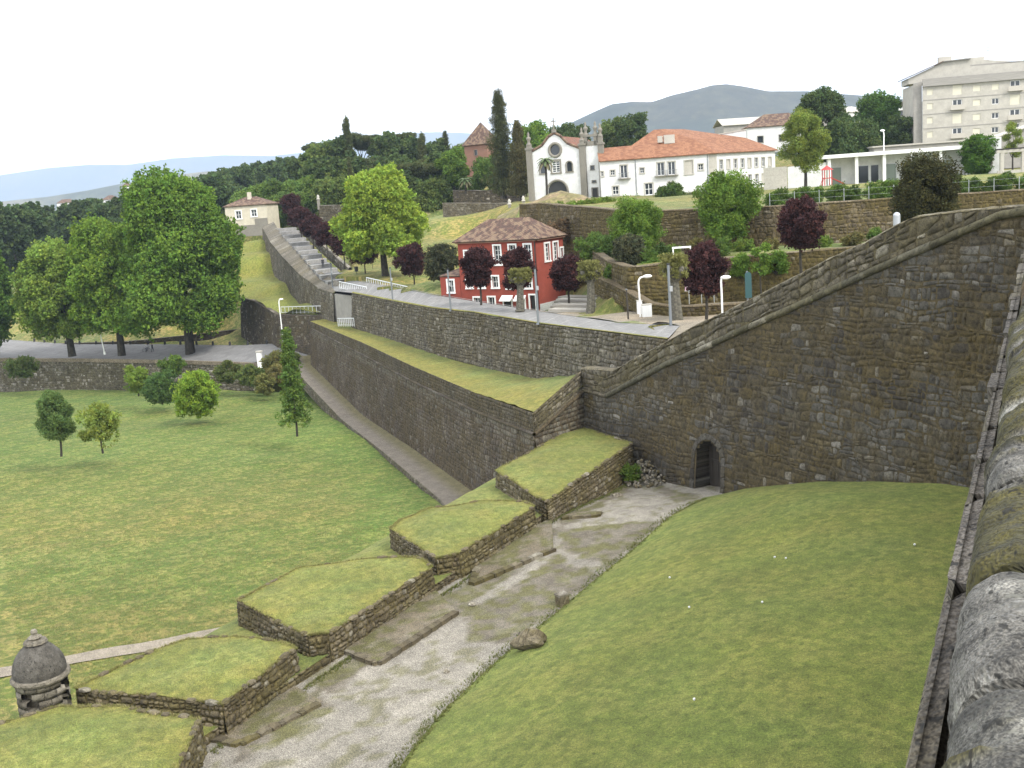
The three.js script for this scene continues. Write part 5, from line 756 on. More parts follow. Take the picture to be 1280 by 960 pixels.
cottage('tall white house above the far wooded slope', [-272.46, 34.25, -800.00], 0, 6, 8, 6, M.white, M.roofOld, 2.6, []);
{ const o = [77.78, 21.31, -215.00], b = thing('grey_outbuilding', 'low grey building at the foot of the apartment block', 'building', [o[0] - 4, o[1] - 3, o[2]], -8 * D2R); block(b, 17, 5, 6, M.greyWall, [{ u: 3, v: 2.4, w: 2, h: 1 }, { u: 8, v: 2.4, w: 2, h: 1 }], []); mesh('roof', box(17.6, 0.3, 6.6, 8.5, 5.16, -3), M.concrete, b); }
{ const o = [83.18, 17.86, -190.00], b = thing('lean_to_house', 'pale sloping roofed house behind the round bush', 'house', [o[0], o[1], o[2]], -8 * D2R); facade(b, { outline: [[0, 0], [14, 0], [14, 8.2], [0, 4.4]], mat: M.greyWall, thick: 7 }); slab(b, [[-0.4, 4.5, 0.5], [14.2, 8.5, 0.5], [14.2, 8.5, -7.5], [-0.4, 4.5, -7.5]], M.concrete); }

// ---------- terrace walls of the upper town ----------
function freeWall(name, label, pts, T_, h, w, o = {}) { // pts: [x, z, top, base]
  const t = thing(name, label, 'wall'); const pl = polyline(pts, 1); let sd = pl.nrm(pl.U / 2)[2] > 0 ? 1 : -1; if (o.side) sd *= o.side; const nn = (u) => pl.nrm(u).map((v) => v * sd);
  stoneFace(t, { pt: (u, y) => { const [x, z] = pl.xz(u), n = nn(u), b = (o.batter ?? 0.08) * (pl.at(u, 2) - y); return [x + n[0] * b, y, z + n[2] * b]; }, nrm: nn, U: pl.U, y0: (u) => pl.at(u, 3), y1: (u) => pl.at(u, 2), h, w, pr: o.pr ?? 0.055, jit: 0.5, joint: 0.012, T: T_, seed: o.seed || 300, flip: sd < 0, slope: o.slope ? (u) => pl.at(u, 2) : undefined });
  // top and back
  const pos = [], uv = [], col = [], idx = []; const n = Math.ceil(pl.U / 1.2), r = rng(7 + (o.seed || 0)); const th = o.thick ?? 0.6;
  for (let i = 0; i <= n; i++) { const u = pl.U * i / n, [x, z] = pl.xz(u), q = nn(u), y = pl.at(u, 2); const ri = o.rise || 0; for (const [a, dy] of [[0.09, -0.06], [0.05, 0.05], [-th, 0.06 + ri], [-th - 0.05, -0.1 + ri], [-th - 0.05, -1]]) { pos.push(x + q[0] * a, y + dy + (r() - 0.5) * 0.06, z + q[2] * a); uv.push(u, a + dy); const c = tintAt(T_, u, a, r, 6); col.push(...c.map((v) => v * 1.15)); } }
  for (let i = 0; i < n; i++) for (let k = 0; k < 4; k++) { const a = i * 5 + k, b = a + 5; idx.push(a, b, a + 1, b, b + 1, a + 1); }
  let g = geo(pos, idx, uv, col); if (g.attributes.normal.getY(7) < 0) { for (let i = 0; i < idx.length; i += 3) [idx[i], idx[i + 1]] = [idx[i + 1], idx[i]]; g = geo(pos, idx, uv, col); }
  mesh('wall_top', g, M.stone, t); return t;
}
freeWall('terrace_wall', 'high mossy terrace wall below the convent garden', [[2.5, -138, 18.2, 8], [5, -135.5, 18.2, 9], [9.5, -124.5, 17.6, 9], [13.5, -108.5, 17.1, 11.5], [25, -101.6, 16.9, 12.4], [60, -99.6, 16.8, 12.4], [100, -98, 16.8, 12.4]], TINT.overgrown, [0.3, 0.6], [0.35, 1.0], { seed: 301 });
freeWall('terrace_wall', 'mossy middle terrace wall behind the pink billboard', [[9.2, -112, 13.4, 8], [9.4, -98, 13.2, 8], [10.4, -91, 13.0, 8], [15, -90, 13.2, 8], [30, -90.5, 13.4, 8.6], [60, -92, 13.6, 9]], TINT.overgrown, [0.28, 0.5], [0.35, 0.9], { seed: 302 });
freeWall('low_wall', 'low mossy plaza wall in front of the pink billboard', [[[8.01, 11.94, -99.00]].map((p) => [p[0], p[2], p[1], p[1] - 1.6])[0], [[9.98, 11.13, -91.00]].map((p) => [p[0], p[2], p[1], p[1] - 1.4])[0], [[11.42, 10.32, -86.00]].map((p) => [p[0], p[2], p[1], p[1] - 1.2])[0], [[13.52, 10.19, -84.00]].map((p) => [p[0], p[2], p[1], p[1] - 1.3])[0], [[18.09, 10.33, -82.00]].map((p) => [p[0], p[2], p[1], p[1] - 1.3])[0], [[21.77, 10.50, -82.00]].map((p) => [p[0], p[2], p[1], p[1] - 1.4])[0]], TINT.overgrown, [0.2, 0.36], [0.3, 0.8], { seed: 303, slope: 1 });
freeWall('garden_wall', 'stone wall on the slope below the church', [[[-11.20, 18.46, -216.00]].map((p) => [p[0], p[2], p[1], p[1] - 3])[0], [[1.67, 17.61, -212.00]].map((p) => [p[0], p[2], p[1], p[1] - 3])[0]], TINT.granite, [0.3, 0.5], [0.4, 1], { seed: 304 });
freeWall('garden_wall', 'dark ivy stained wall beneath the cypress', [[[-10.21, 20.90, -246.00]].map((p) => [p[0], p[2], p[1], p[1] - 4])[0], [[5.57, 19.81, -240.00]].map((p) => [p[0], p[2], p[1], p[1] - 4])[0]], { ...TINT.granite, a: [0.1, 0.09, 0.08], b: [0.06, 0.05, 0.05] }, [0.3, 0.5], [0.4, 1], { seed: 305 });
freeWall('garden_wall', 'old stone wall behind the purple trees by the steps', [[[-38.88, 19.64, -236.00]].map((p) => [p[0], p[2], p[1], p[1] - 4])[0], [[-30.86, 19.33, -230.00]].map((p) => [p[0], p[2], p[1], p[1] - 4])[0]], TINT.granite, [0.3, 0.5], [0.4, 1], { seed: 306 });
freeWall('bank_wall', 'low dark stone wall along the grass bank beyond the road', [[[-94.98, -5.11, -226.00]].map((p) => [p[0], p[2], p[1], p[1] - 1.6])[0], [[-78.12, -5.10, -221.00]].map((p) => [p[0], p[2], p[1], p[1] - 1.6])[0], [[-64.22, -4.09, -216.00]].map((p) => [p[0], p[2], p[1], p[1] - 1.4])[0], [[-50.80, -3.07, -212.00]].map((p) => [p[0], p[2], p[1], p[1] - 1.4])[0]], { ...TINT.granite, a: [0.12, 0.1, 0.08], b: [0.06, 0.05, 0.04] }, [0.25, 0.45], [0.3, 0.8], { seed: 307, slope: 1 });
freeWall('rubble_wall', 'dark ruined rubble wall behind the road trees', [[[-98.13, -2.54, -246.00]].map((p) => [p[0], p[2], p[1], p[1] - 6])[0], [[-74.44, -2.77, -240.00]].map((p) => [p[0], p[2], p[1], p[1] - 6])[0]], { ...TINT.granite, a: [0.15, 0.12, 0.1], b: [0.07, 0.055, 0.05] }, [0.3, 0.6], [0.4, 1.1], { seed: 308 });
{ // outwork with lawn in front of the promenade steps
  const e = [[-51.02, 3.34, -208.00], [-46.47, 3.21, -200.00], [-39.64, 1.78, -186.00], [-26.50, 2.16, -171.00]].map((p) => [p[0], p[2], p[1], -7]);
  freeWall('outwork_wall', 'dark retaining wall of the grassy outwork beside the road', e, { ...TINT.granite, a: [0.13, 0.11, 0.09], b: [0.07, 0.055, 0.045] }, [0.3, 0.55], [0.4, 1], { seed: 309, slope: 1 });
  const pts = [...e.map((p) => [p[0], p[2], p[1]]), [-28.33, 2.62, -175.00], [-33.38, 3.42, -186.00], [-44.35, 5.47, -212.00], [-52.30, 10.41, -240.00], [-54.93, 12.95, -246.00], [-57.79, 10.26, -240.00], [-52.09, 5.67, -222.00]], hy = idw(pts);
  const out = [...e.map((p) => [p[0], p[1] - 0.2]), ...[[-27.98, 2.64, -177.00], [-33.37, 3.29, -190.00], [-44.34, 5.62, -216.00], [-52.22, 10.72, -244.00], [-55.34, 13.26, -248.00], [-59.47, 10.15, -244.00]].map((p) => [p[0], p[2]])];
  struct('outwork_lawn', sheet(out, (x, z) => hy(x, z) + 0.02, 2, null, (x, z) => { const c = grassTone(0.3, 23, 0.1)(x, z); return [c[0] * 1.05, c[1], c[2] * 0.85]; }), M.lawn, 'grassy outwork slope beside the promenade steps');
}
// ---------- promenade steps with their side wall, bridge and railings ----------
{
  const L = [[-28.72, 6.85, -176.00], [-31.20, 7.91, -183.00], [-35.22, 9.20, -196.00], [-40.16, 11.11, -212.00], [-45.26, 13.08, -228.00], [-51.06, 15.37, -246.00]], R = [[-25.31, 7.20, -180.00], [-28.35, 8.43, -188.00], [-32.01, 9.80, -199.00], [-37.00, 11.82, -215.00], [-41.52, 13.74, -230.00], [-46.88, 15.74, -248.00]];
  const a = polyline(L.map((p) => [p[0], p[2], p[1]])), c = polyline(R.map((p) => [p[0], p[2], p[1]]));
  const st = thing('promenade_steps', 'long flight of broad shallow steps with pale stone edges', 'steps'); const n = 13;
  for (let k = 0; k < n; k++) {
    const quad = (s0, s1, y, th, mat, name, base) => { const q = [a.xz(a.U * s0), c.xz(c.U * s0), c.xz(c.U * s1), a.xz(a.U * s1)], pos = [], uv = [], idx = []; for (const yy of [y, y - th]) for (const p of q) { pos.push(p[0], yy, p[1]); uv.push(p[0], p[1] + yy); } idx.push(0, 1, 2, 0, 2, 3, 0, 4, 1, 1, 4, 5, 1, 5, 2, 2, 5, 6, 2, 6, 3, 3, 6, 7, 3, 7, 0, 0, 7, 4); let g = geo(pos, idx, uv).toNonIndexed(); g.computeVertexNormals(); mesh(name, g, mat, base); };
    const s0 = k / n, s1 = (k + 1) / n, y = (a.at(a.U * s1, 2) + c.at(c.U * s1, 2)) / 2;
    const step = new THREE.Group(); step.name = 'step'; st.add(step); quad(s0 + 0.03, s1, y - 0.35, 1.3, M.tread, 'tread', step); quad(s0 - 0.002, s0 + 0.032, y - 0.33, 0.7, M.pavingLight, 'edge_stone', step);
  }
  const apron = geo([L[0], R[0], HF[7], HF[6], HN[6], [-26.51, 6.52, -168.00]].flat(), [0, 1, 2, 0, 2, 3, 0, 3, 4, 0, 4, 5], [L[0], R[0], HF[7], HF[6], HN[6], [-26.51, 6.52, -168.00]].flatMap((p) => [p[0], p[2]])); { const ix = apron.index.array; if (apron.attributes.normal.getY(0) < 0) { for (let i = 0; i < ix.length; i += 3) { const q = ix[i]; ix[i] = ix[i + 1]; ix[i + 1] = q; } apron.computeVertexNormals(); } } struct('promenade_landing', apron, M.paving, 'paved landing between the bridge and the steps');
  const top = [[-54.41, 15.65, -250.00], [-49.13, 12.83, -232.00], [-43.42, 10.60, -214.00], [-36.39, 8.06, -193.00], [-30.36, 6.49, -177.00], [-26.50, 6.36, -167.00]].map((p, i) => [p[0], p[2], p[1], [8, 5.5, 3, 2.5, 2, 0][i]]);
  freeWall('steps_wall', 'curving retaining wall beside the promenade steps', top, TINT.granite, [0.3, 0.55], [0.4, 1], { seed: 310, slope: 1, thick: 2.6, side: 1, rise: 1.0 });
  const para = [[-46.27, 16.36, -250.00], [-40.82, 14.11, -232.00], [-35.88, 12.01, -216.00], [-31.12, 9.99, -202.00], [-26.96, 8.40, -189.00]].map((p) => [p[0], p[2], p[1] + 0.3, p[1] - 1.5]); freeWall('steps_kerb', 'low pale kerb wall on the tree side of the steps', para, TINT.whitish, [0.25, 0.4], [0.5, 1.2], { seed: 311, slope: 1, thick: 0.5 });
  // concrete gate wall under the bridge
  const g0 = [-27.11, 6.26, -168.50], g1 = [-21.21, 6.40, -157.50]; const gw = thing('gate_wall', 'streaked grey concrete wall under the footbridge', 'wall'); { const d = Math.hypot(g1[0] - g0[0], g1[2] - g0[2]), m = 8; for (let k = 0; k < m; k++) { const s = (k + 0.5) / m; mesh('panel', boxUV(box(d / m - 0.05, 7, 0.5, lerp(g0[0], g1[0], s), lerp(g0[1], g1[1], s) - 3.6, lerp(g0[2], g1[2], s) - 0.4, Math.atan2(-(g1[2] - g0[2]), g1[0] - g0[0]))), M.greyWall, gw); } }
  function railing(label, p, q, m, grp) { const t = thing('railing', label, 'railing', [0, 0, 0], 0, grp); mesh('top_rail', bar([p[0], p[1] + 1.15, p[2]], [q[0], q[1] + 1.15, q[2]], 0.075), M.rail, t); mesh('bottom_rail', bar([p[0], p[1] + 0.2, p[2]], [q[0], q[1] + 0.2, q[2]], 0.04), M.rail, t); for (let k = 0; k <= m; k++) { const s = k / m; mesh('baluster', box(0.09, 1.15, 0.09, lerp(p[0], q[0], s), lerp(p[1], q[1], s) + 0.57, lerp(p[2], q[2], s)), M.rail, t); } }
  railing('steel footbridge railing above the streaked concrete wall', [-25.16, 7.00, -165.00], [-19.83, 6.66, -155.00], 14);
  railing('steel footbridge railing on the chestnut tree side', [-20.72, 7.47, -163.00], [-12.40, 7.12, -143.00], 18);
  railing('thin railing along the edge of the grassy outwork', [-39.01, 1.76, -187.00], [-28.57, 2.61, -174.00], 12);
  railing('short railing beside the sunken steps under the bridge', [-24.70, 2.24, -157.00], [-21.52, 2.76, -151.00], 9);
}
console.log('town ready');
// ---------- trees and shrubs ----------
function leafClump(n, len, wid, spread, droop, seed) { // n small folded leaves round a point
  const r = rng(seed), pos = [], idx = [];
  for (let i = 0; i < n; i++) {
    const a = r() * 6.283, b = Math.acos(2 * r() - 1), d = V3(Math.sin(b) * Math.cos(a), Math.cos(b), Math.sin(b) * Math.sin(a)), c = d.clone().multiplyScalar(spread * (0.35 + 0.65 * r()));
    const ax = V3(r() - 0.5, r() - 0.5 - droop, r() - 0.5).add(d.clone().multiplyScalar(0.5)).normalize(), sd = V3(r() - 0.5, r() - 0.5, r() - 0.5).cross(ax).normalize(), nn = ax.clone().cross(sd), L = len * (0.7 + 0.6 * r()), W = wid * (0.7 + 0.6 * r()), k = pos.length / 3;
    const p = (u, v, w) => pos.push(c.x + ax.x * u + sd.x * v + nn.x * w, c.y + ax.y * u + sd.y * v + nn.y * w, c.z + ax.z * u + sd.z * v + nn.z * w);
    p(-L / 2, 0, 0); p(0, W / 2, L * 0.12); p(L / 2, 0, 0); p(0, -W / 2, L * 0.12); idx.push(k, k + 1, k + 2, k, k + 2, k + 3);
  }
  return geo(pos, idx);
}
const CL = { broad: leafClump(12, 0.42, 0.3, 0.5, 0.1, 1), fine: leafClump(16, 0.3, 0.16, 0.5, 0.1, 2), needle: leafClump(20, 0.5, 0.07, 0.42, 0, 3), hang: leafClump(14, 0.5, 0.22, 0.5, 0.4, 4), small: leafClump(12, 0.34, 0.24, 0.46, 0, 5), far: leafClump(9, 0.7, 0.55, 0.5, 0.1, 6) };
function limb(list, a, b, r0, r1, bend, r, seg = 4, sides = 7) { let p = V3(...a), q = V3(...b), prev = p.clone(); const off = V3((r() - 0.5) * bend, 0, (r() - 0.5) * bend); for (let i = 1; i <= seg; i++) { const t = i / seg, c = p.clone().lerp(q, t).addScaledVector(off, Math.sin(t * Math.PI)); list.push(bar(prev.toArray(), c.toArray(), lerp(r0, r1, (i - 1) / seg) * 1.02, sides, lerp(r0, r1, t))); prev = c; } }
// o: pos, h (total height), bole (height of clear trunk), rx, ry, rz crown half sizes, cy crown centre, lobes, n clumps, size, clump, col [linear], varc
function tree(name, label, category, o) {
  const { pos, h, bole, R, kind = 'broad', col, n, size = 1, lobes = 12, seed = 1, group, shape = 'round', trunk = M.bark, tr = 0.02 * h, vary = 0.28 } = o;
  const t = thing(name, label, category, pos, 0, group), r = rng(seed * 7 + 3), LB = [];
  const c0 = bole * 0.8, ch = h - c0;
  for (let i = 0; i < lobes; i++) {
    let f = (i + 0.5) / lobes, y, rad, lr;
    const a = i * 2.4 + r() * 0.9;
    if (shape === 'cone') { y = c0 + ch * f; rad = R * (1 - f) * 0.75; lr = R * (0.42 * (1 - f) + 0.1); }
    else if (shape === 'column') { y = c0 + ch * f; rad = R * 0.38 * r() * (1 - f * 0.75); lr = R * (0.5 + 0.3 * r()) * (1 - f * 0.78); }
    else if (shape === 'umbrella') { y = c0 + ch * (0.55 + 0.3 * r()); rad = R * Math.sqrt(f) * 0.85; lr = R * 0.34; }
    else { const yy = 2 * f - 1; y = c0 + ch * (0.5 + yy * 0.4); const prof = shape === 'dome' ? Math.sqrt(Math.max(0.06, 1 - Math.max(0, f - 0.25) ** 2 / 0.6)) : Math.sqrt(1 - yy * yy * 0.8); rad = R * 0.68 * prof * (0.5 + 0.5 * r()); lr = R * (o.lr || 0.34) * (0.75 + 0.6 * r()); }
    LB.push([Math.cos(a) * rad, y, Math.sin(a) * rad, lr, lr * (shape === 'umbrella' ? 0.4 : shape === 'column' ? ch / lr / lobes * (1.6 + r()) : 0.78) , 0.85 + 0.3 * r()]);
  }
  const m4 = new THREE.Matrix4(), q = new THREE.Quaternion(), e = new THREE.Euler(), cc = new THREE.Color();
  const im = new THREE.InstancedMesh(CL[kind], M.leaf, n); im.name = 'crown'; im.userData.kind = 'stuff'; shade(im);
  for (let i = 0; i < n; i++) {
    const L = LB[Math.floor(r() * LB.length)]; const a = r() * 6.283, b = Math.acos(2 * r() - 1), k = Math.pow(r(), 0.42) * (r() < 0.1 ? 1.22 : 1), s = size * (0.7 + 0.6 * r());
    e.set(r() * 6.3, r() * 6.3, r() * 6.3); q.setFromEuler(e);
    m4.compose(V3(L[0] + Math.sin(b) * Math.cos(a) * L[3] * k, Math.max(bole * (o.floor || 0.45), L[1] + Math.cos(b) * L[4] * k), L[2] + Math.sin(b) * Math.sin(a) * L[3] * k), q, V3(s, s, s)); im.setMatrixAt(i, m4);
    const v = (1 + (r() - 0.5) * 2 * vary) * L[5], w = (r() - 0.5) * 0.25; cc.setRGB(col[0] * v * 1.3 * (1 + w), col[1] * v * 1.28, col[2] * v * (1 - w)); im.setColorAt(i, cc);
  }
  t.add(im);
  const wood = []; if (bole > 0) { limb(wood, [0, -0.4, 0], [0, c0 + ch * 0.35, 0], tr * 1.25, tr * 0.55, 0.3, r, 5, 9); for (let i = 0; i < Math.min(7, lobes); i++) { const L = LB[Math.floor(i * lobes / 7) % lobes]; limb(wood, [0, Math.min(L[1] - 0.2, c0 + ch * 0.3 * r()), 0], [L[0] * 0.8, L[1], L[2] * 0.8], tr * 0.5, tr * 0.12, 0.6, r, 3, 6); } } else for (let i = 0; i < 4; i++) { const L = LB[i % LB.length]; limb(wood, [0, -0.2, 0], [L[0] * 0.7, L[1], L[2] * 0.7], 0.07, 0.02, 0.2, r, 3, 5); }
  mesh('trunk', merge(wood), trunk, t); return t;
}
const gnd = (px, z) => [px, T(px, z), z];
const G_ = { plane: [0.09, 0.155, 0.028], planeL: [0.13, 0.19, 0.042], chestnut: [0.18, 0.25, 0.046], plum: [0.042, 0.019, 0.024], plumG: [0.05, 0.055, 0.036], dark: [0.052, 0.078, 0.032], pine: [0.07, 0.084, 0.038], wood: [0.088, 0.122, 0.04], fresh: [0.1, 0.165, 0.035], yellow: [0.14, 0.18, 0.045], cypress: [0.062, 0.07, 0.036], brown: [0.085, 0.08, 0.042], bush: [0.07, 0.115, 0.03] };
// big planes on the field side of the road
tree('plane_tree', 'tallest broad plane tree standing by the road wall', 'tree', { pos: [-58.25, -5.26, -196.00], h: 33, bole: 4.5, R: 14.6, n: 19000, size: 1.2, lobes: 44, lr: 0.26, col: G_.plane, seed: 1, shape: 'dome', kind: 'broad', tr: 0.75 });
tree('plane_tree', 'light green plane tree between two others by the road wall', 'tree', { pos: [-72.18, -4.87, -200.00], h: 25.5, bole: 4, R: 10.6, n: 10000, size: 1.1, lobes: 34, lr: 0.27, col: G_.plane.map((v, i) => v * [1.35, 1.25, 1.2][i]), seed: 2, shape: 'round', tr: 0.6 });
tree('plane_tree', 'pale yellowish plane tree beside the leaning white lamp post', 'tree', { pos: [-82.59, -4.74, -203.00], h: 21.5, bole: 3.5, R: 10.4, n: 9000, size: 1.1, lobes: 34, lr: 0.27, col: G_.planeL, seed: 3, tr: 0.6 });
tree('plane_tree', 'dark green plane tree whose trunk is out of view', 'tree', { pos: [-103.34, -5.75, -212.00], h: 25, bole: 3, R: 9.6, n: 6500, size: 1.4, lobes: 18, col: [0.06, 0.11, 0.025], seed: 4, tr: 0.6 });
// horse chestnut by the steps
tree('chestnut_tree', 'large bright green chestnut tree beside the footbridge', 'tree', { pos: [-18.60, 8.17, -170.00], h: 16.6, bole: 3.8, R: 7.6, n: 13000, size: 0.8, lobes: 40, lr: 0.27, col: G_.chestnut, seed: 5, shape: 'dome', kind: 'hang', tr: 0.5 });
// purple plums
const plum = (label, base, h, R, n, seed, col = G_.plum, grp) => tree('plum_tree', label, 'tree', { pos: base, h, bole: h * 0.44, floor: 0.85, lr: 0.3, R: R * 1.12, n, size: 0.62, lobes: 22, col, seed, kind: 'small', tr: 0.11, group: grp, vary: 0.5 });
for (const [i, b] of [[-46.27, 16.17, -244.00], [-42.06, 13.44, -230.00], [-37.34, 11.64, -216.00], [-32.61, 10.04, -203.00], [-28.06, 8.69, -192.00], [-23.00, 7.71, -180.00]].entries()) plum('purple leaved plum tree in the row beside the promenade steps', b, 6.4 - 0.2 * (i % 3), 2.7 + 0.2 * (i % 2), 1500, 20 + i, G_.plum, 'plum trees beside the steps');
plum('purple plum tree below the chestnut tree', [-12.46, 7.25, -148.00], 6.6, 2.4, 1500, 30);
plum('dark greenish plum tree between the chestnut and the red house', [-7.81, 7.12, -136.00], 7.0, 2.4, 1500, 31, G_.plumG);
plum('purple plum tree in front of the red house middle windows', [-2.68, 8.29, -112.00], 6.2, 1.95, 1500, 32);
plum('purple plum tree in front of the red house corner', [1.24, 8.43, -103.00], 6.2, 1.65, 1500, 33);
plum('purple plum tree at the end wall of the red house', [5.99, 8.53, -104.00], 4.9, 1.8, 1500, 34);
plum('purple plum tree over the pink billboard', [14.74, 9.33, -80.00], 5.8, 1.75, 1500, 35);
plum('round purple plum tree against the terrace wall', [23.64, 11.71, -86.00], 6.2, 1.95, 1700, 36);
plum('small dark plum tree on the middle terrace', [11.14, 11.31, -96.00], 4.0, 1.6, 900, 37, G_.plumG);
tree('dark_shrub_tree', 'wide dark bushy tree rising behind the rampart parapet', 'tree', { pos: [30.37, 14.45, -78.00], h: 6.1, bole: 1, R: 3.0, n: 3200, size: 0.5, lobes: 34, lr: 0.27, col: [0.045, 0.045, 0.022], seed: 38, kind: 'fine', tr: 0.15, vary: 0.5 });
// pollarded planes
function pollard(label, pos, h, lean, seed) {
  const t = thing('pollard_tree', label, 'tree', pos), r = rng(seed), w = []; limb(w, [0, -0.3, 0], [lean, h * 0.62, 0], 0.42, 0.3, 0.15, r, 6, 10); w.push(new THREE.SphereGeometry(0.5, 8, 6).scale(1, 0.35, 1));
  for (let i = 0; i < 8; i++) { const a = i * 0.8 + r(), e = [lean + Math.cos(a) * 0.75, h * (0.74 + 0.1 * r()), Math.sin(a) * 0.75]; limb(w, [lean, h * 0.58, 0], e, 0.2, 0.12, 0.1, r, 3, 7); w.push(new THREE.SphereGeometry(0.2, 7, 5).translate(...e)); }
  mesh('trunk', merge(w), M.barkPale, t);
  const n = 320, im = new THREE.InstancedMesh(CL.small, M.leaf, n), m4 = new THREE.Matrix4(), q = new THREE.Quaternion(), cc = new THREE.Color(); im.name = 'shoots'; im.userData.kind = 'stuff'; shade(im); im.userData.label = 'tuft of fresh shoots on the pollard head';
  for (let i = 0; i < n; i++) { const a = r() * 6.283, k = 0.3 + 0.8 * r(); q.setFromEuler(new THREE.Euler(r() * 6, r() * 6, r() * 6)); m4.compose(V3(lean + Math.cos(a) * k * 0.95, h * (0.68 + 0.32 * Math.pow(r(), 0.8)), Math.sin(a) * k * 0.95), q, V3(0.4, 0.4, 0.4).multiplyScalar(0.7 + 0.6 * r())); im.setMatrixAt(i, m4); const v = 0.75 + 0.5 * r(); cc.setRGB(0.17 * v, 0.17 * v, 0.055 * v); im.setColorAt(i, cc); }
  t.add(im);
}
pollard('pollarded tree with pale trunk beside the plaza steps', [7.19, 8.81, -94.00], 4.7, 0.25, 41);
pollard('tall pollarded tree beside the dark pole and billboard', [12.23, 9.75, -77.00], 5.0, -0.15, 42);
pollard('short thick pollarded tree in front of the red house', [1.23, 8.88, -101.00], 3.9, 0.2, 43);
// plaza and terrace trees
tree('acacia_tree', 'light green feathery tree on the middle terrace', 'tree', { pos: [12.45, 12.08, -101.00], h: 6.4, bole: 1.6, R: 2.9, n: 2200, size: 0.55, lobes: 18, col: G_.fresh, seed: 51, kind: 'fine', tr: 0.13 });
tree('acacia_tree', 'spreading green tree against the terrace wall below the convent', 'tree', { pos: [21.08, 12.74, -101.00], h: 7.6, bole: 1.9, R: 3.5, n: 2600, size: 0.6, lobes: 18, col: G_.fresh, seed: 52, kind: 'fine', tr: 0.15 });
tree('sapling', 'thin sapling with sparse leaves near the teal sign', 'tree', { pos: [19.93, 10.81, -84.00], h: 4.0, bole: 1.6, R: 0.9, n: 170, size: 0.5, lobes: 6, col: G_.fresh, seed: 53, kind: 'small', tr: 0.06 });
tree('garden_tree', 'yellow green tree standing by the white pavilion', 'tree', { pos: [44.83, 17.28, -160.00], h: 11.6, bole: 3, R: 3.9, n: 2600, size: 0.75, lobes: 16, col: G_.yellow, seed: 54, kind: 'fine', tr: 0.22 });
tree('garden_tree', 'tall dark tree behind the yellow green tree', 'tree', { pos: [68.02, 17.66, -230.00], h: 19, bole: 4, R: 6.5, n: 3200, size: 1.1, lobes: 16, col: G_.dark, seed: 55, tr: 0.3 });
tree('garden_tree', 'round dark green tree behind the white pavilion', 'tree', { pos: [72.14, 17.81, -225.00], h: 12, bole: 2, R: 6.5, n: 2600, size: 1.05, lobes: 16, col: G_.dark.map((v) => v * 1.25), seed: 56, tr: 0.3 });
tree('garden_tree', 'broad fresh green tree beside the apartment block', 'tree', { pos: [88.89, 21.06, -255.00], h: 15, bole: 3, R: 6.8, n: 3000, size: 1.1, lobes: 16, col: [0.06, 0.11, 0.03], seed: 57, tr: 0.3 });
tree('garden_tree', 'dark tree tucked against the apartment block wall', 'tree', { pos: [88.22, 20.68, -240.00], h: 9.5, bole: 2, R: 4, n: 1500, size: 1, lobes: 10, col: G_.dark, seed: 58, tr: 0.2 });
tree('round_bush', 'round dense green bush in front of the sloping roofed house', 'bush', { pos: [72.25, 17.07, -165.00], h: 6.4, bole: 0.6, R: 3.3, n: 2400, size: 0.7, lobes: 16, col: [0.055, 0.11, 0.02], seed: 59, kind: 'small', tr: 0.15 });
tree('young_tree', 'thin yellowish young tree beside the pergola', 'tree', { pos: [79.91, 17.46, -170.00], h: 8, bole: 2.5, R: 1.9, n: 500, size: 0.65, lobes: 8, col: G_.yellow, seed: 60, kind: 'fine', tr: 0.12 });
// cypress and trees round the church
tree('cypress_tree', 'very tall narrow cypress beside the church', 'tree', { pos: [1.21, 18.80, -226.00], h: 20.6, bole: 1.0, R: 5.4, n: 3600, size: 0.75, lobes: 30, col: G_.cypress, seed: 61, shape: 'column', kind: 'fine', tr: 0.35 });
tree('cypress_tree', 'brownish bushy conifer between the cypress and the church', 'tree', { pos: [4.57, 18.43, -222.00], h: 14.5, bole: 0.8, R: 4.0, n: 2200, size: 0.8, lobes: 26, col: G_.brown, seed: 62, shape: 'column', kind: 'fine', tr: 0.3 });
tree('cypress_tree', 'slim dark cypress behind the chestnut tree', 'tree', { pos: [-31.96, 19.98, -240.00], h: 8.5, bole: 0.4, R: 1.3, n: 700, size: 0.7, lobes: 10, col: G_.cypress, seed: 63, shape: 'column', kind: 'fine', tr: 0.15 });
for (const [p, h, R, c, lab, s] of [[[8.60, 20.19, -262.00], 15.5, 6.5, G_.fresh, 'fresh green tree behind the church front', 64], [[17.33, 19.67, -290.00], 17, 6, G_.dark, 'dark tree behind the church cross', 65], [[21.22, 20.00, -285.00], 15.5, 6, G_.dark, 'dark tree behind the church roof', 66], [[32.19, 19.76, -300.00], 18, 6.5, G_.wood, 'mid green tree between church and convent roofs', 67], [[36.38, 18.99, -290.00], 19.5, 6, G_.dark, 'tall round dark tree above the convent roof', 68]]) tree('church_tree', lab, 'tree', { pos: p, h, bole: 3, R, n: 2200, size: 1.15, lobes: 14, col: c, seed: s, tr: 0.3 });
tree('church_tree', 'light green tree at the foot of the brick tower', 'tree', { pos: [-2.06, 19.99, -252.00], h: 7.6, bole: 1, R: 5, n: 2000, size: 0.9, lobes: 14, col: G_.bush.map((v) => v * 1.1), seed: 69, tr: 0.2 });
tree('church_tree', 'bright green tree in front of the brick tower', 'tree', { pos: [-10.28, 20.55, -256.00], h: 10, bole: 1, R: 4.6, n: 2000, size: 0.9, lobes: 14, col: G_.fresh.map((v) => v * 0.8), seed: 70, tr: 0.2 });
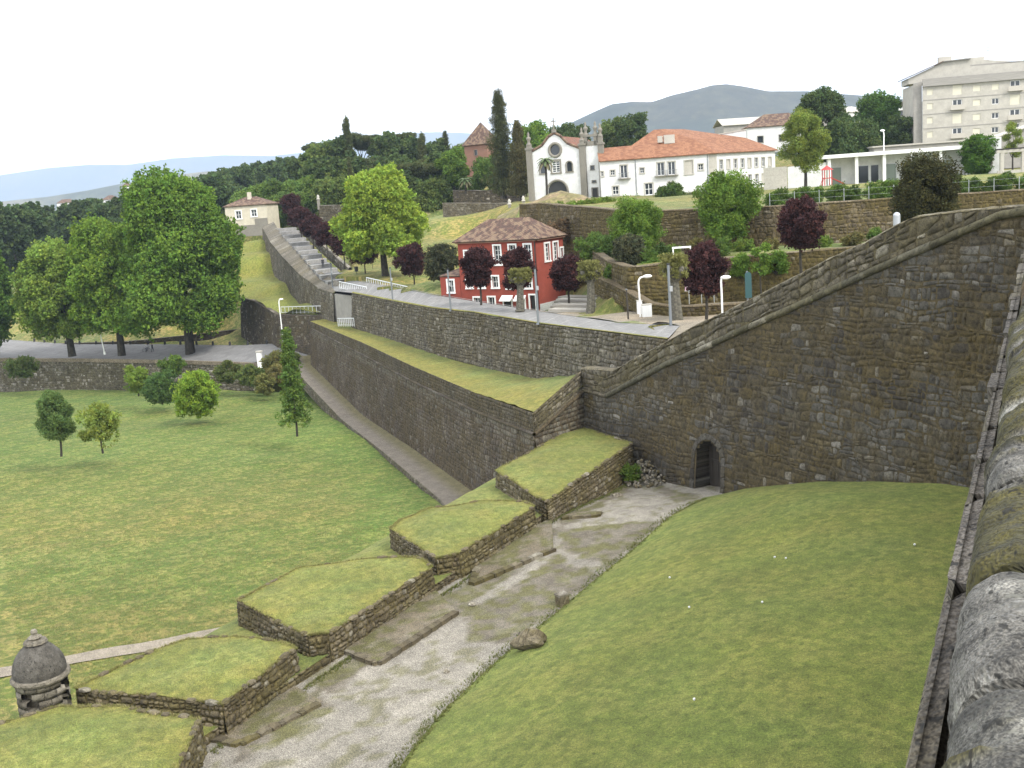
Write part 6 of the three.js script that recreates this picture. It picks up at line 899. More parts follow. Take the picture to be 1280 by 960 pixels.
// wooded hill: [top of the tree, height, radius, kind]
const HILLKIND = [['umbrella_pine', 'dark umbrella pine on the wooded hill behind the promenade', 'umbrella', 'needle', G_.pine], ['hill_tree', 'dark round tree on the wooded hill behind the promenade', 'round', 'far', G_.dark], ['hill_tree', 'mid green tree on the wooded hill behind the promenade', 'round', 'broad', G_.wood], ['hillside_tree', 'fresh green tree at the foot of the wooded hill', 'round', 'broad', [0.085, 0.135, 0.038]], ['valley_tree', 'dark green tree in the valley beyond the road', 'round', 'far', [0.045, 0.07, 0.03]], ['hill_pine', 'tall irregular pine on the wooded hill', 'column', 'needle', G_.pine]];
for (const [i, [x, y, z, h, R, k]] of [[-53.6, 35.3, -317.1, 14.5, 6.6, 1], [-50.1, 36.7, -314.6, 14.3, 6.6, 2], [-51.4, 39.2, -337.5, 18.0, 6.8, 0], [-45.2, 38.3, -316.7, 16.7, 6.4, 1], [-41.9, 42.4, -315.2, 18.2, 3.1, 5], [-41.0, 41.1, -337.8, 18.1, 6.9, 0], [-36.5, 39.9, -334.0, 15.0, 6.0, 0], [-32.6, 39.8, -328.8, 17.7, 7.5, 1], [-30.5, 39.9, -336.4, 14.4, 6.5, 0], [-26.2, 38.1, -330.2, 16.5, 6.2, 1], [-21.6, 37.0, -324.2, 18.1, 3.8, 5], [-19.0, 36.9, -336.0, 16.7, 6.4, 1], [-15.2, 37.2, -337.3, 21.1, 3.7, 5], [-11.4, 34.9, -335.4, 16.5, 6.7, 2], [-115.8, 36.5, -455.9, 16.7, 8.3, 1], [-106.4, 36.5, -438.3, 18.3, 8.1, 1], [-98.0, 36.8, -422.8, 17.5, 8.6, 1], [-99.8, 37.9, -452.1, 16.9, 8.7, 1], [-100.7, 39.3, -479.8, 15.8, 8.8, 1], [-85.9, 38.3, -432.2, 17.5, 8.6, 1], [-83.5, 39.3, -441.3, 18.0, 8.6, 1], [-81.8, 40.2, -453.5, 18.6, 8.2, 1], [-47.1, 32.1, -290.3, 13.8, 5.4, 1], [-41.5, 31.0, -275.5, 13.1, 5.1, 1], [-39.8, 28.2, -275.4, 12.9, 6.4, 2], [-39.2, 28.8, -288.6, 12.2, 5.9, 2], [-37.2, 31.2, -287.0, 12.5, 5.9, 1], [-35.7, 31.5, -290.7, 13.1, 5.4, 0], [-33.2, 31.3, -293.3, 12.3, 5.1, 1], [-30.3, 27.8, -287.1, 13.6, 5.9, 1], [-27.0, 31.0, -285.6, 14.3, 5.6, 1], [-25.2, 30.3, -283.2, 12.1, 5.6, 1], [-22.5, 29.3, -279.3, 12.6, 5.1, 1], [-20.8, 30.0, -279.6, 14.6, 5.2, 0], [-17.6, 29.3, -277.3, 13.7, 6.4, 0], [-15.9, 30.1, -279.2, 14.6, 6.3, 1], [-14.7, 28.1, -291.0, 13.9, 6.2, 2], [-12.6, 27.4, -291.0, 13.0, 5.6, 2], [-10.6, 26.6, -294.2, 14.0, 5.1, 2], [-8.0, 26.3, -288.3, 12.2, 5.3, 2], [-42.1, 26.0, -266.1, 9.4, 4.3, 2], [-38.3, 25.3, -256.4, 10.6, 5.1, 2], [-34.9, 25.1, -257.4, 10.3, 4.6, 3], [-31.2, 25.8, -255.9, 10.4, 4.4, 2], [-28.9, 26.4, -259.4, 10.5, 4.8, 1], [-25.9, 25.6, -255.9, 10.9, 4.8, 2], [-22.6, 25.5, -257.8, 10.0, 5.3, 1], [-21.1, 24.1, -264.6, 9.7, 5.3, 3], [-16.5, 24.0, -255.8, 10.8, 4.5, 2], [-13.4, 24.5, -256.4, 10.1, 4.7, 2], [-11.4, 25.2, -260.9, 9.7, 4.8, 1], [-65.2, 24.7, -280.8, 8.0, 4.4, 3], [-61.3, 25.6, -277.8, 9.0, 4.9, 3], [-57.6, 26.2, -276.7, 8.2, 4.3, 3], [-55.6, 25.3, -283.3, 8.7, 4.9, 3], [-52.6, 26.3, -285.7, 9.3, 4.8, 3], [-47.9, 26.7, -279.0, 8.6, 5.1, 3], [-45.0, 24.5, -276.4, 9.8, 4.4, 3], [-42.6, 25.6, -283.6, 9.6, 4.7, 3], [-39.0, 23.3, -276.0, 8.3, 4.9, 3], [-55.5, 23.1, -274.5, 9.3, 4.2, 3], [-48.6, 23.2, -269.5, 8.3, 5.0, 3], [-33.1, 22.9, -271.2, 9.8, 4.4, 3], [-16.8, 21.4, -278.4, 8.7, 4.7, 3], [-157.0, 25.3, -338.4, 15.0, 10.3, 4], [-154.3, 25.9, -346.2, 16.3, 8.5, 4], [-153.9, 26.3, -357.1, 13.1, 7.6, 4], [-173.9, 25.2, -415.4, 17.1, 9.9, 4], [-162.3, 23.4, -402.7, 17.8, 8.0, 4], [-146.9, 26.0, -382.6, 15.5, 9.2, 4], [-153.8, 27.4, -414.4, 16.8, 10.4, 4], [-122.7, 23.8, -340.5, 16.3, 9.5, 4], [-163.7, 18.4, -397.1, 16.1, 10.0, 4], [-157.8, 17.8, -357.3, 17.6, 8.7, 4], [-151.2, 18.6, -383.9, 17.5, 9.6, 4], [-134.2, 20.3, -357.9, 14.2, 8.5, 4], [-134.2, 26.2, -386.4, 18.0, 10.2, 4], [-120.2, 28.0, -366.0, 15.0, 10.0, 4], [-111.5, 28.5, -355.5, 15.1, 7.5, 4], [-92.0, 30.6, -346.6, 15.7, 9.6, 4], [-176.2, 15.2, -385.3, 14.8, 10.4, 4], [-165.4, 14.4, -386.1, 13.8, 7.7, 4]].entries()) { const K = HILLKIND[k]; tree(K[0], K[1], 'tree', { pos: [x, y - h, z], h, bole: k === 0 ? h * 0.5 : h * 0.22, R, n: Math.round(700 + 75 * R), size: k === 0 ? 1.3 : k === 4 ? 1.7 : 1.25, lobes: k === 0 ? 12 : 14, col: K[4].map((v) => v * (0.85 + 0.3 * h2(i, 3, 2))), seed: 400 + i, shape: K[2], kind: K[3], group: ['umbrella pines on the hill', 'dark trees on the hill', 'green trees on the hill', 'fresh trees at the hill foot', 'valley trees beyond the road', 'tall pines on the hill'][k], tr: 0.25 }); }
{ // unbroken distant woods on the valley floor and far slopes
  const n = 5200, im = new THREE.InstancedMesh(leafClump(14, 3.4, 2.6, 2.6, 0, 90), M.leaf, n), r = rng(91), m4 = new THREE.Matrix4(), q = new THREE.Quaternion(), cc = new THREE.Color(); im.name = 'distant_wood'; shade(im); scene.add(im); tag(im, 'unbroken dark woodland spreading over the distant valley and slopes', 'woodland', null, 'stuff');
  for (let i = 0; i < n; i++) { const a = lerp(-0.62, 0.62, r()), R = 430 + 1500 * r() * r(), x = Math.sin(a) * R, z = -Math.cos(a) * R, left = ss(0.1, -0.5, a), s = 1.6 + 1.4 * r(); const y = lerp(14, -16, left) + 6 * r() + (fbm(x * 0.004, z * 0.004, 3, 8) - 0.5) * 22 + ss(450, 1500, R) * lerp(-12, 16, left); q.setFromEuler(new THREE.Euler(r() * 6, r() * 6, r() * 6)); m4.compose(V3(x, y, z), q, V3(s, s, s)); im.setMatrixAt(i, m4); const v = 0.7 + 0.6 * r(); cc.setRGB(0.07 * v, 0.1 * v, 0.042 * v); im.setColorAt(i, cc); }
}
// shrubs
const shrub = (name, label, pos, h, R, n, col, seed, kind = 'small', group, size = 0.5) => tree(name, label, 'shrub', { pos, h, bole: 0, R, n, size, lobes: 9, col, seed, kind, group, tr: 0.05 });
shrub('shrub', 'big dark green shrub in front of the convent door', [29.64, 15.37, -190.00], 3.4, 3.6, 1500, G_.bush.map((v) => v * 0.75), 71, 'small', null, 0.8);
shrub('shrub', 'greyish shrub beside the big convent shrub', [33.09, 15.05, -186.00], 2.4, 2.6, 700, [0.09, 0.11, 0.07], 72, 'fine', null, 0.7);
for (const [i, p] of [[6.48, 16.05, -168.00], [8.72, 16.06, -166.00], [10.97, 16.16, -165.00], [13.28, 16.36, -165.00], [16.00, 16.49, -168.00]].entries()) shrub('low_shrub', 'low bright green shrub edging the church garden', p, 1.3, 2.2, 520, [0.1, 0.15, 0.03], 80 + i, 'small', 'low shrubs edging the church garden', 0.5);
for (let i = 0; i < 30; i++) { const x = 27 + i * 1.9 + h2(i, 1, 4), z = -108.5 + 1.4 * h2(i, 2, 5); shrub('hedge_shrub', 'leafy hedge shrub behind the wire fence on the terrace edge', [x, 16.4, z], 1.5 + 0.5 * h2(i, 3, 3), 1.7, 460, G_.bush.map((v) => v * (0.7 + 0.5 * h2(i, 4, 6))), 100 + i, 'small', 'hedge behind the wire fence', 0.42); }
for (const [i, [p, h, R, c]] of [[[10.08, 10.87, -97.00], 2.2, 1.6, G_.bush], [[12.71, 11.28, -95.00], 2.0, 1.8, [0.06, 0.11, 0.025]], [[9.14, 12.37, -112.00], 2.6, 2.2, G_.bush], [[10.43, 12.93, -108.00], 2.0, 1.8, [0.06, 0.1, 0.03]], [[14.06, 10.89, -92.00], 1.6, 1.5, G_.bush], [[19.59, 11.68, -90.00], 1.8, 1.1, G_.fresh], [[22.61, 11.81, -90.00], 1.6, 1.4, G_.fresh], [[13.76, 12.56, -98.00], 1.5, 1.8, [0.05, 0.08, 0.025]], [[6.82, 13.88, -128.00], 2.2, 2.2, [0.1, 0.07, 0.05]]].entries()) shrub('terrace_shrub', ['leafy shrub under the feathery terrace tree', 'rounded shrub on the bank left of the pollard', 'shrub hanging over the terrace wall near the red house roof', 'shrub on the ledge above the plaza steps', 'shrub beside the tall pollard trunk', 'shrub with fresh leaves near the teal sign', 'shrub above the rampart parapet below the purple tree', 'dark shrub at the foot of the terrace wall', 'reddish creeper mass on the wall behind the red house'][i], p, h, R, 520, c, 140 + i, 'small', null, 0.45);
for (let i = 0; i < 16; i++) { const x = 12 + i * 2.3 + 1.2 * h2(i, 5, 1), z = -95 - 4.5 * h2(i, 6, 2); shrub('ledge_shrub', 'small leafy shrub on the ledge between the terrace walls', [x, 13.0, z], 0.9 + 0.9 * h2(i, 7, 3), 0.9 + 0.6 * h2(i, 8, 4), 240, [[0.07, 0.115, 0.03], [0.1, 0.15, 0.035], [0.11, 0.1, 0.045]][i % 3], 210 + i, 'small', 'shrubs on the ledge between the terrace walls', 0.4); }
// field trees and bushes
tree('field_tree', 'small round dark green tree standing alone in the field', 'tree', { pos: [-46.50, -3.17, -108.00], h: 6.6, bole: 1.5, R: 2.3, n: 1500, size: 0.62, lobes: 18, lr: 0.3, col: [0.085, 0.135, 0.05], seed: 161, kind: 'fine', tr: 0.1 });
tree('field_tree', 'low spreading yellow green tree in the field', 'tree', { pos: [-42.62, -3.36, -109.00], h: 4.9, bole: 0.9, R: 2.9, n: 520, size: 0.6, lobes: 9, col: G_.yellow, seed: 162, kind: 'small', tr: 0.09 });
tree('field_bush', 'large bright green bush in front of the field wall', 'bush', { pos: [-41.66, -6.38, -140.00], h: 6.0, bole: 0.15, R: 3.6, n: 1600, size: 0.7, lobes: 14, col: [0.13, 0.2, 0.03], seed: 163, kind: 'small', tr: 0.12 });
tree('field_bush', 'darker bush growing at the foot of the field wall', 'bush', { pos: [-51.31, -7.00, -156.00], h: 4.4, bole: 0.1, R: 3.1, n: 1000, size: 0.7, lobes: 12, col: [0.06, 0.105, 0.035], seed: 164, kind: 'small', tr: 0.1 });
tree('field_bush', 'small light green bush beside the darker field bush', 'bush', { pos: [-56.04, -6.10, -160.00], h: 4.2, bole: 0.1, R: 2.4, n: 700, size: 0.6, lobes: 10, col: [0.13, 0.19, 0.04], seed: 165, kind: 'small', tr: 0.1 });
tree('field_tree', 'slender young tree beside the ditch path', 'tree', { pos: [-23.10, -3.65, -112.00], h: 10.6, bole: 1.4, R: 2.6, n: 620, size: 0.55, lobes: 16, col: [0.085, 0.135, 0.035], seed: 166, shape: 'column', kind: 'hang', tr: 0.1 });
for (const [i, [p, h, R, c]] of [[[-41.27, -7.37, -168.00], 3.2, 2.6, [0.085, 0.115, 0.04]], [[-37.75, -7.78, -162.00], 3.0, 1.8, [0.12, 0.125, 0.05]], [[-36.63, -6.83, -166.00], 2.8, 1.8, [0.14, 0.13, 0.06]], [[-89.03, -7.24, -196.00], 3.6, 3.5, [0.06, 0.085, 0.03]], [[-45.66, -7.26, -172.00], 3.6, 2.6, [0.08, 0.1, 0.035]], [[-58.26, -7.09, -184.00], 3, 2.5, [0.08, 0.13, 0.03]], [[-38.01, -6.39, -173.00], 3.4, 2.4, [0.11, 0.11, 0.045]], [[-35.91, -5.65, -174.00], 2.6, 2.0, [0.09, 0.12, 0.04]]].entries()) shrub('wall_shrub', ['dry brownish scrub at the corner of the field wall', 'straw coloured scrub below the road corner', 'pale dry scrub beside the ditch path end', 'dark ivy mass hanging over the field wall', 'mixed scrub against the field wall near its corner', 'green creeper hanging over the field wall coping', 'yellowish scrub beside the squat white pillar', 'green scrub where the ditch path meets the road'][i], p, h, R, 620, c, 180 + i, 'small', null, 0.7);
shrub('weed_clump', 'leafy green weeds growing in the rubble heap', [6.75, 2.40, -62.48], 1.0, 0.75, 260, [0.08, 0.13, 0.03], 190, 'small', null, 0.28);
// palms
function palm(label, pos, h, R, seed) { const t = thing('palm_tree', label, 'tree', pos), r = rng(seed), w = []; limb(w, [0, -0.3, 0], [0.1, h, 0], 0.24, 0.17, 0.2, r, 6, 8); mesh('trunk', merge(w), M.bark, t); for (let k = 0; k < 26; k++) { const a = k * 2.4, up = 0.9 - 1.5 * (k / 26), ps = [], id = []; for (let i = 0; i <= 5; i++) { const s = i / 5, x = R * s, y = R * (up * s - 0.75 * s * s), wd = 0.32 * Math.sin(Math.PI * (0.15 + 0.8 * s)); ps.push(x, y, -wd, x, y + 0.1, 0, x, y, wd); } for (let i = 0; i < 5; i++) { const b = i * 3; id.push(b, b + 1, b + 3, b + 1, b + 4, b + 3, b + 1, b + 2, b + 4, b + 2, b + 5, b + 4); } const g = geo(ps, id); g.rotateY(a); g.translate(0.1, h, 0); mesh('frond', g, k < 18 ? PALM : PALMD, t); } }
const PALM = std({ color: lin(0.07, 0.1, 0.035), side: THREE.DoubleSide }), PALMD = std({ color: lin(0.11, 0.1, 0.05), side: THREE.DoubleSide });
palm('tall thin palm in front of the white church', [8.96, 18.23, -204.00], 6.8, 1.7, 1);
palm('short palm on the terrace near the brick tower', [-7.13, 20.34, -238.00], 2.6, 1.6, 2);
// grass tufts along wall feet and edges
{
  const g = leafClump(1, 1, 1, 0, 0, 1), ps = [], id = [], r0 = rng(5); for (let i = 0; i < 9; i++) { const a = r0() * 6.28, l = 0.5 + r0() * 0.5, b = ps.length / 3, w = 0.035, dx = Math.cos(a), dz = Math.sin(a), o = r0() * 0.12; ps.push(dx * o - dz * w, 0, dz * o + dx * w, dx * o + dz * w, 0, dz * o - dx * w, dx * (o + 0.3 * l), l * 0.75, dz * (o + 0.3 * l)); id.push(b, b + 1, b + 2); } const tuft = geo(ps, id);
  const put = (name, label, n, fn, hgt, cols, seed) => { const im = new THREE.InstancedMesh(tuft, M.grassBlade, n), r = rng(seed), m4 = new THREE.Matrix4(), q = new THREE.Quaternion(), cc = new THREE.Color(); im.name = numbered(name); shade(im); for (let i = 0; i < n; i++) { const p = fn(r); q.setFromAxisAngle(V3(0, 1, 0), r() * 6.28); const s = hgt * (0.5 + r()); m4.compose(V3(...p), q, V3(s * 1.3, s, s * 1.3)); im.setMatrixAt(i, m4); const c = mix3(cols[0], cols[1], r()), v = 0.75 + 0.5 * r(); cc.setRGB(c[0] * v, c[1] * v, c[2] * v); im.setColorAt(i, cc); } scene.add(im); tag(im, label, 'grass', null, 'stuff'); };
  put('field_grass', 'rough uneven grass tufts over the ditch field', 100000, (r) => { for (;;) { const d = 36 + 120 * r() * Math.sqrt(r()), x = -d * (0.5 - 0.62 * r()), z = -d; const ed = piecewise([[-175, -33], [-136, -19.5], [-108, -12], [-86, -6], [-69, -2], [-50, -7], [-36, -16.5]])(z); if (x > ed) continue; return [x, FY(x, z) - 0.02, z]; } }, 0.13, [[0.15, 0.19, 0.055], [0.26, 0.24, 0.11]], 7);
  const MT = []; scene.children.filter((o) => o.name.startsWith('merlon')).forEach((o) => { const g = o.children.find((c) => c.name === 'turf').geometry, p = g.attributes.position, ix = g.index.array; for (let i = 0; i < ix.length; i += 3) { const a = V3().fromBufferAttribute(p, ix[i]), b = V3().fromBufferAttribute(p, ix[i + 1]), c = V3().fromBufferAttribute(p, ix[i + 2]); MT.push([a, b, c, (MT.length ? MT[MT.length - 1][3] : 0) + b.clone().sub(a).cross(c.clone().sub(a)).length()]); } });
  put('merlon_grass', 'short clipped grass growing on the merlon tops', 42000, (r) => { const q = r() * MT[MT.length - 1][3]; let lo = 0, hi = MT.length - 1; while (lo < hi) { const m = (lo + hi) >> 1; if (MT[m][3] < q) lo = m + 1; else hi = m; } const [a, b, c] = MT[lo]; let u = r(), v = r(); if (u + v > 1) { u = 1 - u; v = 1 - v; } return [a.x + (b.x - a.x) * u + (c.x - a.x) * v, a.y + (b.y - a.y) * u + (c.y - a.y) * v - 0.01, a.z + (b.z - a.z) * u + (c.z - a.z) * v]; }, 0.05, [[0.17, 0.2, 0.055], [0.24, 0.23, 0.09]], 11);
  put('merlon_fringe', 'longer grass hanging over the merlon edges', 9000, (r) => { const [top, topY, cx, cz] = RIMS[Math.floor(r() * RIMS.length)], i = Math.floor(r() * top.length), a = top[i], b = top[(i + 1) % top.length], k = r(), x = lerp(a[0], b[0], k), z = lerp(a[1], b[1], k), d = Math.hypot(x - cx, z - cz), o = 0.28 * r() * r() - 0.06; const X = x + (cx - x) / d * o, Z = z + (cz - z) / d * o; return [X, topY(X, Z) + 0.01, Z]; }, 0.12, [[0.16, 0.18, 0.05], [0.27, 0.23, 0.11]], 12);
  put('path_weeds', 'weeds along the feet of the merlons and the walk', 5200, (r) => { const s = r(), k = r(); const a = [INN[0] + 0.15, INN[1] + 0.1], b = [INNb[0], INNb[1]]; if (k < 0.55) { const o = 0.15 + 0.4 * r() * r(); const x = lerp(a[0], b[0], s) + 0.87 * o, z = lerp(a[1], b[1], s) + 0.47 * o; return [x, walkY(x, z), z]; } const i = Math.floor(s * 6.99), t = s * 6.99 - i, x = lerp(lawnEdge[i][0], lawnEdge[i + 1][0], t) + (r() - 0.5) * 0.5, z = lerp(lawnEdge[i][1], lawnEdge[i + 1][1], t) + (r() - 0.5) * 0.5; return [x, Math.max(walkY(x, z), bankY(x, z)) - 0.01, z]; }, 0.13, [[0.09, 0.12, 0.03], [0.16, 0.15, 0.06]], 8);
  put('bank_grass', 'short clipped grass over the inner bank', 90000, (r) => { for (;;) { const s = 12 + 34 * r(), L = 1.2 + 24 * r(), [x, z] = cur(s, L); const e = piecewise(lawnEdge.map((p) => [-p[1], p[0]]))(-z); if (x < e + 0.1) continue; const f = (x - K0[0]) * FN[0] + (z - K0[1]) * FN[2]; if (f < 1.3) continue; return [x, Math.max(bankY(x, z), 1.9) - 0.02, z]; } }, 0.045, [[0.16, 0.185, 0.055], [0.22, 0.21, 0.085]], 9);
}
console.log('plants ready');
// ---------- sentry box ----------
{
  const b = thing('sentry_box', 'round stone sentry box with bulbous dome and finial', 'sentry box', [-16.68, 3.69, -34.60], 0.35);
  const colr = (g, T_, seed, f = 2) => { const q = boxUV(g), r = rng(seed), col = []; for (let i = 0; i < q.attributes.position.count; i++) { const p = q.attributes.position; const c = tintAt({ ...T_, paleAmt: 0.05 }, p.getX(i) * f, p.getY(i) * f, () => 0.5 + 0.1 * (r() - 0.5), seed), v = 0.8 + 0.4 * n3(p.getX(i) * 5, p.getY(i) * 5, p.getZ(i) * 5, 3); col.push(c[0] * v, c[1] * v, c[2] * v); } q.setAttribute('color', new THREE.Float32BufferAttribute(col, 3)); return q; };
  // drum of coursed blocks with a doorway and a slit left open
  const R0 = 0.83, r = rng(71); let y = -1.06;
  for (let c = 0; c < 8; c++) { const hh = 0.28; const n = 13; for (let k = 0; k < n; k++) { const a0 = (k + (c % 2) * 0.5) / n * 6.283, a1 = a0 + 6.283 / n, am = (a0 + a1) / 2; const norm = (x) => ((x + 9.425) % 6.283) - 3.1416; const door = Math.abs(norm(am - 0.42)) < 0.3 && y > -0.5, slit = Math.abs(norm(am - 2.05)) < 0.2 && c > 4 && c < 7; if (door || slit) continue;
    const ps = [], id = [], uv = []; const e = 0.012; for (const [rr, yy] of [[R0 - 0.25, y], [R0, y + e], [R0 + 0.02, y + hh / 2], [R0, y + hh - e], [R0 - 0.25, y + hh]]) for (const t of [a0 + e, am, a1 - e]) { const q = rr + 0.015 * (r() - 0.5); ps.push(Math.cos(t) * q, yy, Math.sin(t) * q); uv.push(t, yy); } for (let i = 0; i < 4; i++) for (let j = 0; j < 2; j++) { const a = i * 3 + j; id.push(a, a + 3, a + 1, a + 1, a + 3, a + 4); } const c3 = tintAt(TINT.granite, am * 3, y * 3, r, 72), col = []; for (let i = 0; i < 15; i++) col.push(...c3); mesh('block', geo(ps, id, uv, col), M.stone, b); } y += hh; }
  mesh('inner_drum', colr(new THREE.CylinderGeometry(R0 - 0.25, R0 - 0.25, 2.3, 20, 1, true), TINT.granite, 73).translate(0, 0.1, 0), M.stone, b).material.side = THREE.DoubleSide;
  const lathe = (pts, n = 24) => new THREE.LatheGeometry(pts.map(([a, c]) => new THREE.Vector2(a, c)), n);
  mesh('cornice', colr(lathe([[0.8, 1.1], [0.92, 1.14], [0.97, 1.22], [0.95, 1.3], [0.84, 1.34]]), TINT.whitish, 74), M.stone, b);
  const dome = lathe([[0.86, 1.32], [0.87, 1.5], [0.82, 1.74], [0.71, 1.98], [0.53, 2.2], [0.38, 2.34], [0.24, 2.42]]); { const p = dome.attributes.position; for (let i = 0; i < p.count; i++) { const k = 1 + (n3(p.getX(i) * 2, p.getY(i) * 2, p.getZ(i) * 2, 8) - 0.5) * 0.06; p.setX(i, p.getX(i) * k); p.setZ(i, p.getZ(i) * k); } }
  mesh('dome', colr(dome, { ...TINT.granite, a: [0.13, 0.125, 0.12], b: [0.09, 0.085, 0.082], mossAmt: 0.1 }, 75), M.stone, b);
  mesh('finial', colr(lathe([[0.24, 2.36], [0.4, 2.42], [0.36, 2.5], [0.18, 2.54], [0.24, 2.6], [0.16, 2.66], [0.09, 2.7], [0.12, 2.78], [0.09, 2.86], [0.02, 2.9]], 12), TINT.whitish, 76), M.stone, b);
}
// ---------- rocks and rubble ----------
function rock(g, s, seed, T_, k = 1) { const amp = g || 1.6; const q = mergeVertices(new THREE.IcosahedronGeometry(0.5, 2).deleteAttribute('normal').deleteAttribute('uv')), p = q.attributes.position, uv = [], col = [], r = rng(seed); for (let i = 0; i < p.count; i++) { const f = 1 - amp / 2 + amp * n3(p.getX(i) * 3.1 + seed, p.getY(i) * 3.1, p.getZ(i) * 3.1, seed); p.setXYZ(i, p.getX(i) * f * s[0], p.getY(i) * f * s[1], p.getZ(i) * f * s[2]); uv.push(p.getX(i), p.getY(i) + p.getZ(i)); const c = tintAt(T_, p.getX(i) * 2, p.getY(i) * 2, r, seed); col.push(...c.map((v) => v * k)); } q.setAttribute('uv', new THREE.Float32BufferAttribute(uv, 2)); q.setAttribute('color', new THREE.Float32BufferAttribute(col, 3)); const q2 = q.toNonIndexed(); q2.computeVertexNormals(); return q2; }
{ const p = [0.00, 3.15, -37.16], m = mesh('boulder', rock(null, [1.25, 0.7, 0.75], 5, TINT.rubble, 1.1), M.stone); m.position.set(p[0], bankY(p[0], p[2]) + 0.3, p[2]); m.rotation.y = -0.6; tag(m, 'brown weathered boulder lying on the edge of the grass bank', 'boulder'); }
{ const p = [1.44, 3.05, -42.19], t = thing('stone_stump', 'small upright square stone at the edge of the walk', 'stone', [p[0], 3.0, p[2]], 0.5), g = colrBox(0.42, 0.5, 0.42, 0.25, TINT.rubble, 3); mesh('shaft', g, M.stone, t); mesh('cap', colrBox(0.48, 0.08, 0.46, 0.54, TINT.whitish, 4), M.stone, t); }
function colrBox(w, h, d, y, T_, seed) { const q = boxUV(box(w, h, d, 0, y, 0)), r = rng(seed), col = []; for (let i = 0; i < q.attributes.position.count; i++) col.push(...tintAt(T_, i, 0, r, seed)); q.setAttribute('color', new THREE.Float32BufferAttribute(col, 3)); return q; }
{ const t = thing('rubble_heap', 'heap of loose pale rubble in the corner by the rampart', 'rubble', [7.21, 2.30, -62.36]), r = rng(81); for (let k = 0; k < 190; k++) { const f = r(), a = r() * 6.28, R = 1.9 * Math.sqrt(f), hgt = 1.5 * (1 - Math.sqrt(f)) * (0.3 + 0.7 * r()); const m = mesh('stone', rock(0.6, [0.22, 0.16, 0.19].map((v) => v * (0.6 + 0.9 * r())), 200 + k % 9, r() < 0.5 ? TINT.whitish : TINT.rubble, 0.95), M.stone, t); m.position.set(0.3 + Math.cos(a) * R * 0.75, hgt + 0.02, -0.9 + Math.sin(a) * R); m.rotation.set(r() * 3, r() * 3, r() * 3); } }
for (const [i, p] of [[5.52, 2.40, -59.53], [4.87, 2.50, -59.84], [8.42, 2.20, -59.66], [9.13, 2.15, -60.66], [-2.32, 3.05, -42.89], [7.65, 2.40, -53.78], [8.05, 2.40, -54.23], [-3.09, 3.05, -36.67]].entries()) { const m = mesh('loose_stone', rock(null, i === 0 ? [0.5, 0.32, 0.4] : [0.22, 0.14, 0.2], 30 + i, TINT.whitish, 1.3), M.stone); m.position.set(p[0], p[1] + 0.05, p[2]); tag(m, 'loose pale stone lying on the gravel walk', 'stone', 'loose stones on the walk'); }
for (const [i, q] of [[1095, 662], [1145, 632], [1092, 651], [940, 665], [1158, 841]].entries()) { }
{ const im = new THREE.InstancedMesh(new THREE.IcosahedronGeometry(0.045, 0), M.whitePaint, 9), r = rng(9), m4 = new THREE.Matrix4(); for (let i = 0; i < 9; i++) { const [x, z] = cur(14 + 30 * r(), 2 + 12 * r()); m4.makeTranslation(x, bankY(x, z) + 0.03, z); im.setMatrixAt(i, m4); } im.name = 'daisies'; shade(im); scene.add(im); tag(im, 'scattered tiny white daisies on the grass bank', 'flowers', null, 'stuff'); }
// ---------- lamp posts, signs, furniture ----------
function pole(label, base, h, grp) { const t = thing('promenade_pole', label, 'pole', base, 0, grp); mesh('shaft', merge([new THREE.CylinderGeometry(0.085, 0.1, h, 10).translate(0, h / 2, 0), new THREE.CylinderGeometry(0.17, 0.19, 0.12, 10).translate(0, 0.06, 0)]), M.metal, t); mesh('lamp_box', box(0.2, 0.34, 0.16, 0.1, h * 0.66, 0.08), M.steel, t); mesh('cap', new THREE.CylinderGeometry(0.11, 0.1, 0.1, 10).translate(0, h + 0.05, 0), M.dark, t); }
for (const [i, p] of [[10.77, 9.89, -71.00], [2.49, 9.12, -87.50], [-5.69, 8.36, -109.50], [-14.25, 7.37, -136.00], [-27.35, 6.72, -172.00]].entries()) pole(['dark metal pole beside the tall pollarded tree', 'dark metal pole in front of the red house corner', 'dark metal pole in front of the red annex', 'dark metal pole on the footbridge approach', 'dark metal pole at the foot of the promenade steps'][i], p, [4.6, 4.5, 4.2, 4.1, 3.9][i]);
function lamp(label, base, h, arm, th, r = 0.07) { const t = thing('street_lamp', label, 'street lamp', base, th); const c = new THREE.CatmullRomCurve3([V3(0, 0, 0), V3(0, h * 0.6, 0), V3(0, h * 0.93, 0), V3(arm * 0.35, h * 0.99, 0), V3(arm, h, 0)]); mesh('post', new THREE.TubeGeometry(c, 24, r, 8), M.whitePaint, t); const g = new THREE.SphereGeometry(0.3, 12, 8); g.scale(1.25, 0.5, 0.75); g.translate(arm + 0.2, h + 0.02, 0); mesh('lamp_head', g, M.whitePaint, t); }
lamp('white curved street lamp beside the white cabinets', [10.52, 8.96, -85.00], 3.65, 0.5, 0);
lamp('white street lamp right behind the rampart parapet', [15.21, 10.18, -76.00], 2.75, 0.12, 0);
lamp('white curved street lamp at the road corner', [-36.74, -1.78, -175.00], 7.0, 0.2, 0.3, 0.09);
lamp('white street lamp above the white pavilion', [61.64, 20.68, -175.00], 4.6, -0.4, 0, 0.08);
{ const p = [-74.93, -4.68, -199.00], t = thing('leaning_post', 'thin leaning white post by the road trees', 'post', p); mesh('shaft', bar([0, 0, 0], [-0.5, 6, 0], 0.11, 8, 0.07), M.whitePaint, t); mesh('base', new THREE.CylinderGeometry(0.2, 0.22, 0.5, 8).translate(0, 0.25, 0), M.whitePaint, t); }
